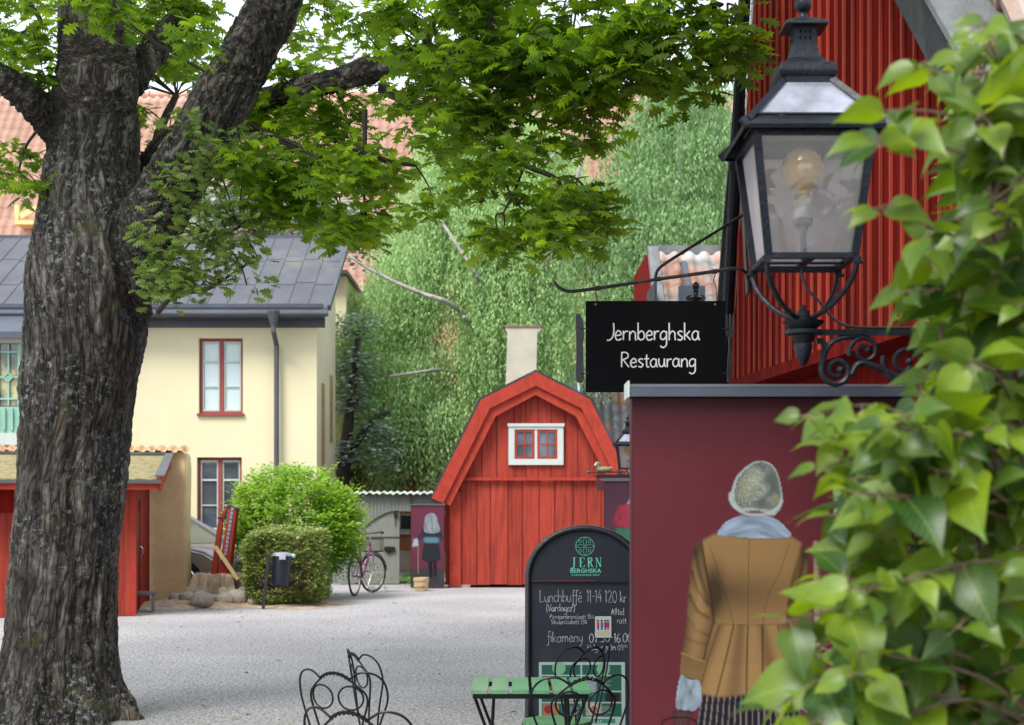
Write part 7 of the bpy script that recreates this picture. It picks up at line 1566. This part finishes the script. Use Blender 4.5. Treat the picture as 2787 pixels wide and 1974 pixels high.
# ================================================================ parked cars
def car(label, body_m, px, Y, rz):
    t = thing('parked_car', label, 'car', (0, 0, 0), 0)
    def ad_(mb, n, m, par=None, sm=True, bv=0): return mb.build(n, m, par or t, sm, bv, local=True)
    side = [(-2.1, .35), (-2.12, .62), (-2.0, .92), (-1.75, .98), (-1.2, 1.36), (-.8, 1.44), (.2, 1.44), (.55, 1.38), (1.15, .98), (1.75, .88), (2.0, .74), (2.1, .55), (2.08, .32), (1.7, .24), (-1.7, .24)]
    low_ = [(-2.1, .35), (-2.12, .62), (-2.0, .90), (-1.5, .95), (1.05, .96), (1.35, .94), (1.75, .86), (2.0, .72), (2.1, .55), (2.08, .32)]
    def arch(cx): return [(cx+.37*math.cos(a), .30+.37*math.sin(a)) for a in np.linspace(0, math.pi, 10)]
    pr = low_+[(1.75, .24)]+arch(1.33)+arch(-1.3)+[(-1.8, .24)]
    b = MB(); ys = [(-.86, .88), (-.80, 1), (.80, 1), (.86, .88)]; n_ = len(pr); vs = []
    for y, k in ys: vs += [(x*(1 if k == 1 else .985), y, z if z < .5 else .5+(z-.5)*k) for x, z in pr]
    fs = [(j*n_+i, j*n_+(i+1) % n_, (j+1)*n_+(i+1) % n_, (j+1)*n_+i) for j in range(3) for i in range(n_)]+[tuple(range(n_))[::-1], tuple(3*n_+i for i in range(n_))]
    b.add(vs, fs); ad_(b, 'body', body_m, bv=.03)
    b = MB(); cab = [(-1.75, .94), (-1.25, 1.34), (-.8, 1.44), (.15, 1.44), (.5, 1.38), (1.15, .95)]
    b.hexa([(-1.7, -.76, .94), (1.15, -.76, .94), (1.15, .76, .94), (-1.7, .76, .94)], [(-1.0, -.56, 1.42), (.35, -.56, 1.42), (.35, .56, 1.42), (-1.0, .56, 1.42)]); ad_(b, 'cabin_glass', M('car_glass', (.05, .07, .075), .05, .2, 2, bump=0, spec=.9), sm=False, bv=.04)
    b = MB(); b.box(-1.02, .37, -.58, .58, 1.41, 1.46)
    for s_ in (-1, 1):
        for (x0_, x1_) in ((-1.72, -1.0), (1.17, .36), (-.25, -.28)): b.bar((x0_, s_*.765, .95), (x1_, s_*.57, 1.42), .05, .04, (0, 1, 0))
    ad_(b, 'roof', body_m, sm=False)
    for x in (1.33, -1.3):
        for s_ in (-1, 1):
            b = MB(); b.cyl((x, s_*.68, .32), (x, s_*.86, .32), .32, seg=28); wh_ = ad_(b, 'wheel', MT['rubber'])
            b = MB(); b.cyl((x, s_*.855, .32), (x, s_*.866, .32), .06); 
            for k in range(7): a = k/7*2*math.pi; b.bar((x, s_*.866, .32), (x+.21*math.cos(a), s_*.866, .32+.21*math.sin(a)), .05, .02, (0, 1, 0))
            b.tube([(x+.215*math.cos(a), s_*.864, .32+.215*math.sin(a)) for a in np.linspace(0, 6.28, 24, endpoint=False)], .018, 6, True); ad_(b, 'rim', MT['chrome'], wh_)
    for s_ in (-1, 1): b = MB(); b.ball((1.93, s_*.62, .66), (.16, .17, .09), 14); ad_(b, 'headlight', M('headlight_glass', (.55, .6, .62), .1, .1, 5, bump=0, spec=.8))
    b = MB(); b.box(2.03, 2.12, -.45, .45, .30, .46); b.box(2.02, 2.115, -.3, .3, .56, .64); ad_(b, 'grille', MT['black'], sm=False, bv=.01)
    b = MB(); b.ball((.95, -.92, .98), (.08, .09, .07), 8); ad_(b, 'mirror', body_m)
    t.location = (PX(px, Y), Y, 0); t.rotation_euler = (0, 0, rz); return t
SILV = M('silver_car_paint', (.40, .45, .50), .25, .03, 2, bump=0, metal=.3, coat=.8)
car('silver car behind, seen past the plaster wall with its front wheel showing', SILV, 455, 29.6, R(4))
car('dusty mauve car in front, only its rounded nose past the wall', M('mauve_car_paint', (.34, .30, .33), .3, .03, 2, bump=0, metal=.3, coat=.6), 420, 27.4, R(-24))

# ================================================================ red post box sign near the shrub and small weeds
wd = []
for (px, py, Y, k, r_) in [(500, 1600, 25.9, 22, .12), (1003, 1598, 28, 18, .2), (640, 1652, 24.2, 14, .08), (868, 1612, 25.5, 16, .12), (1110, 1594, 30.2, 12, .1)]:
    c = P(px, py, Y); c.z = 0; cc = np.array(c)+np.abs(RNG.normal(size=(k, 3)))*np.array([r_, r_*.5, r_])*np.array([1, 1, 1]); wd.append(cc)
cc = np.concatenate(wd); p_, d_, n_, s_ = rosettes(cc, 7, .05, .05, (0, 1.2)); tag(place_leaves('weeds', p_, d_, n_, s_, 'small', SHD, None), kind='stuff')
# fallen leaves and twigs on the gravel
k = 260; pos = np.stack([RNG.uniform(-6, 4, k), RNG.uniform(11, 26, k), np.full(k, .012)], 1); d_ = np.stack([RNG.normal(size=k), RNG.normal(size=k), RNG.normal(size=k)*.1], 1); n_ = np.stack([RNG.normal(size=k)*.2, RNG.normal(size=k)*.2, np.ones(k)], 1)
tag(place_leaves('fallen_leaves', pos, d_, n_, RNG.uniform(.03, .08, k), 'small', leaf_mat('dry_leaf', (.22, .16, .07), (.30, .32, .10), .1), None), kind='stuff')
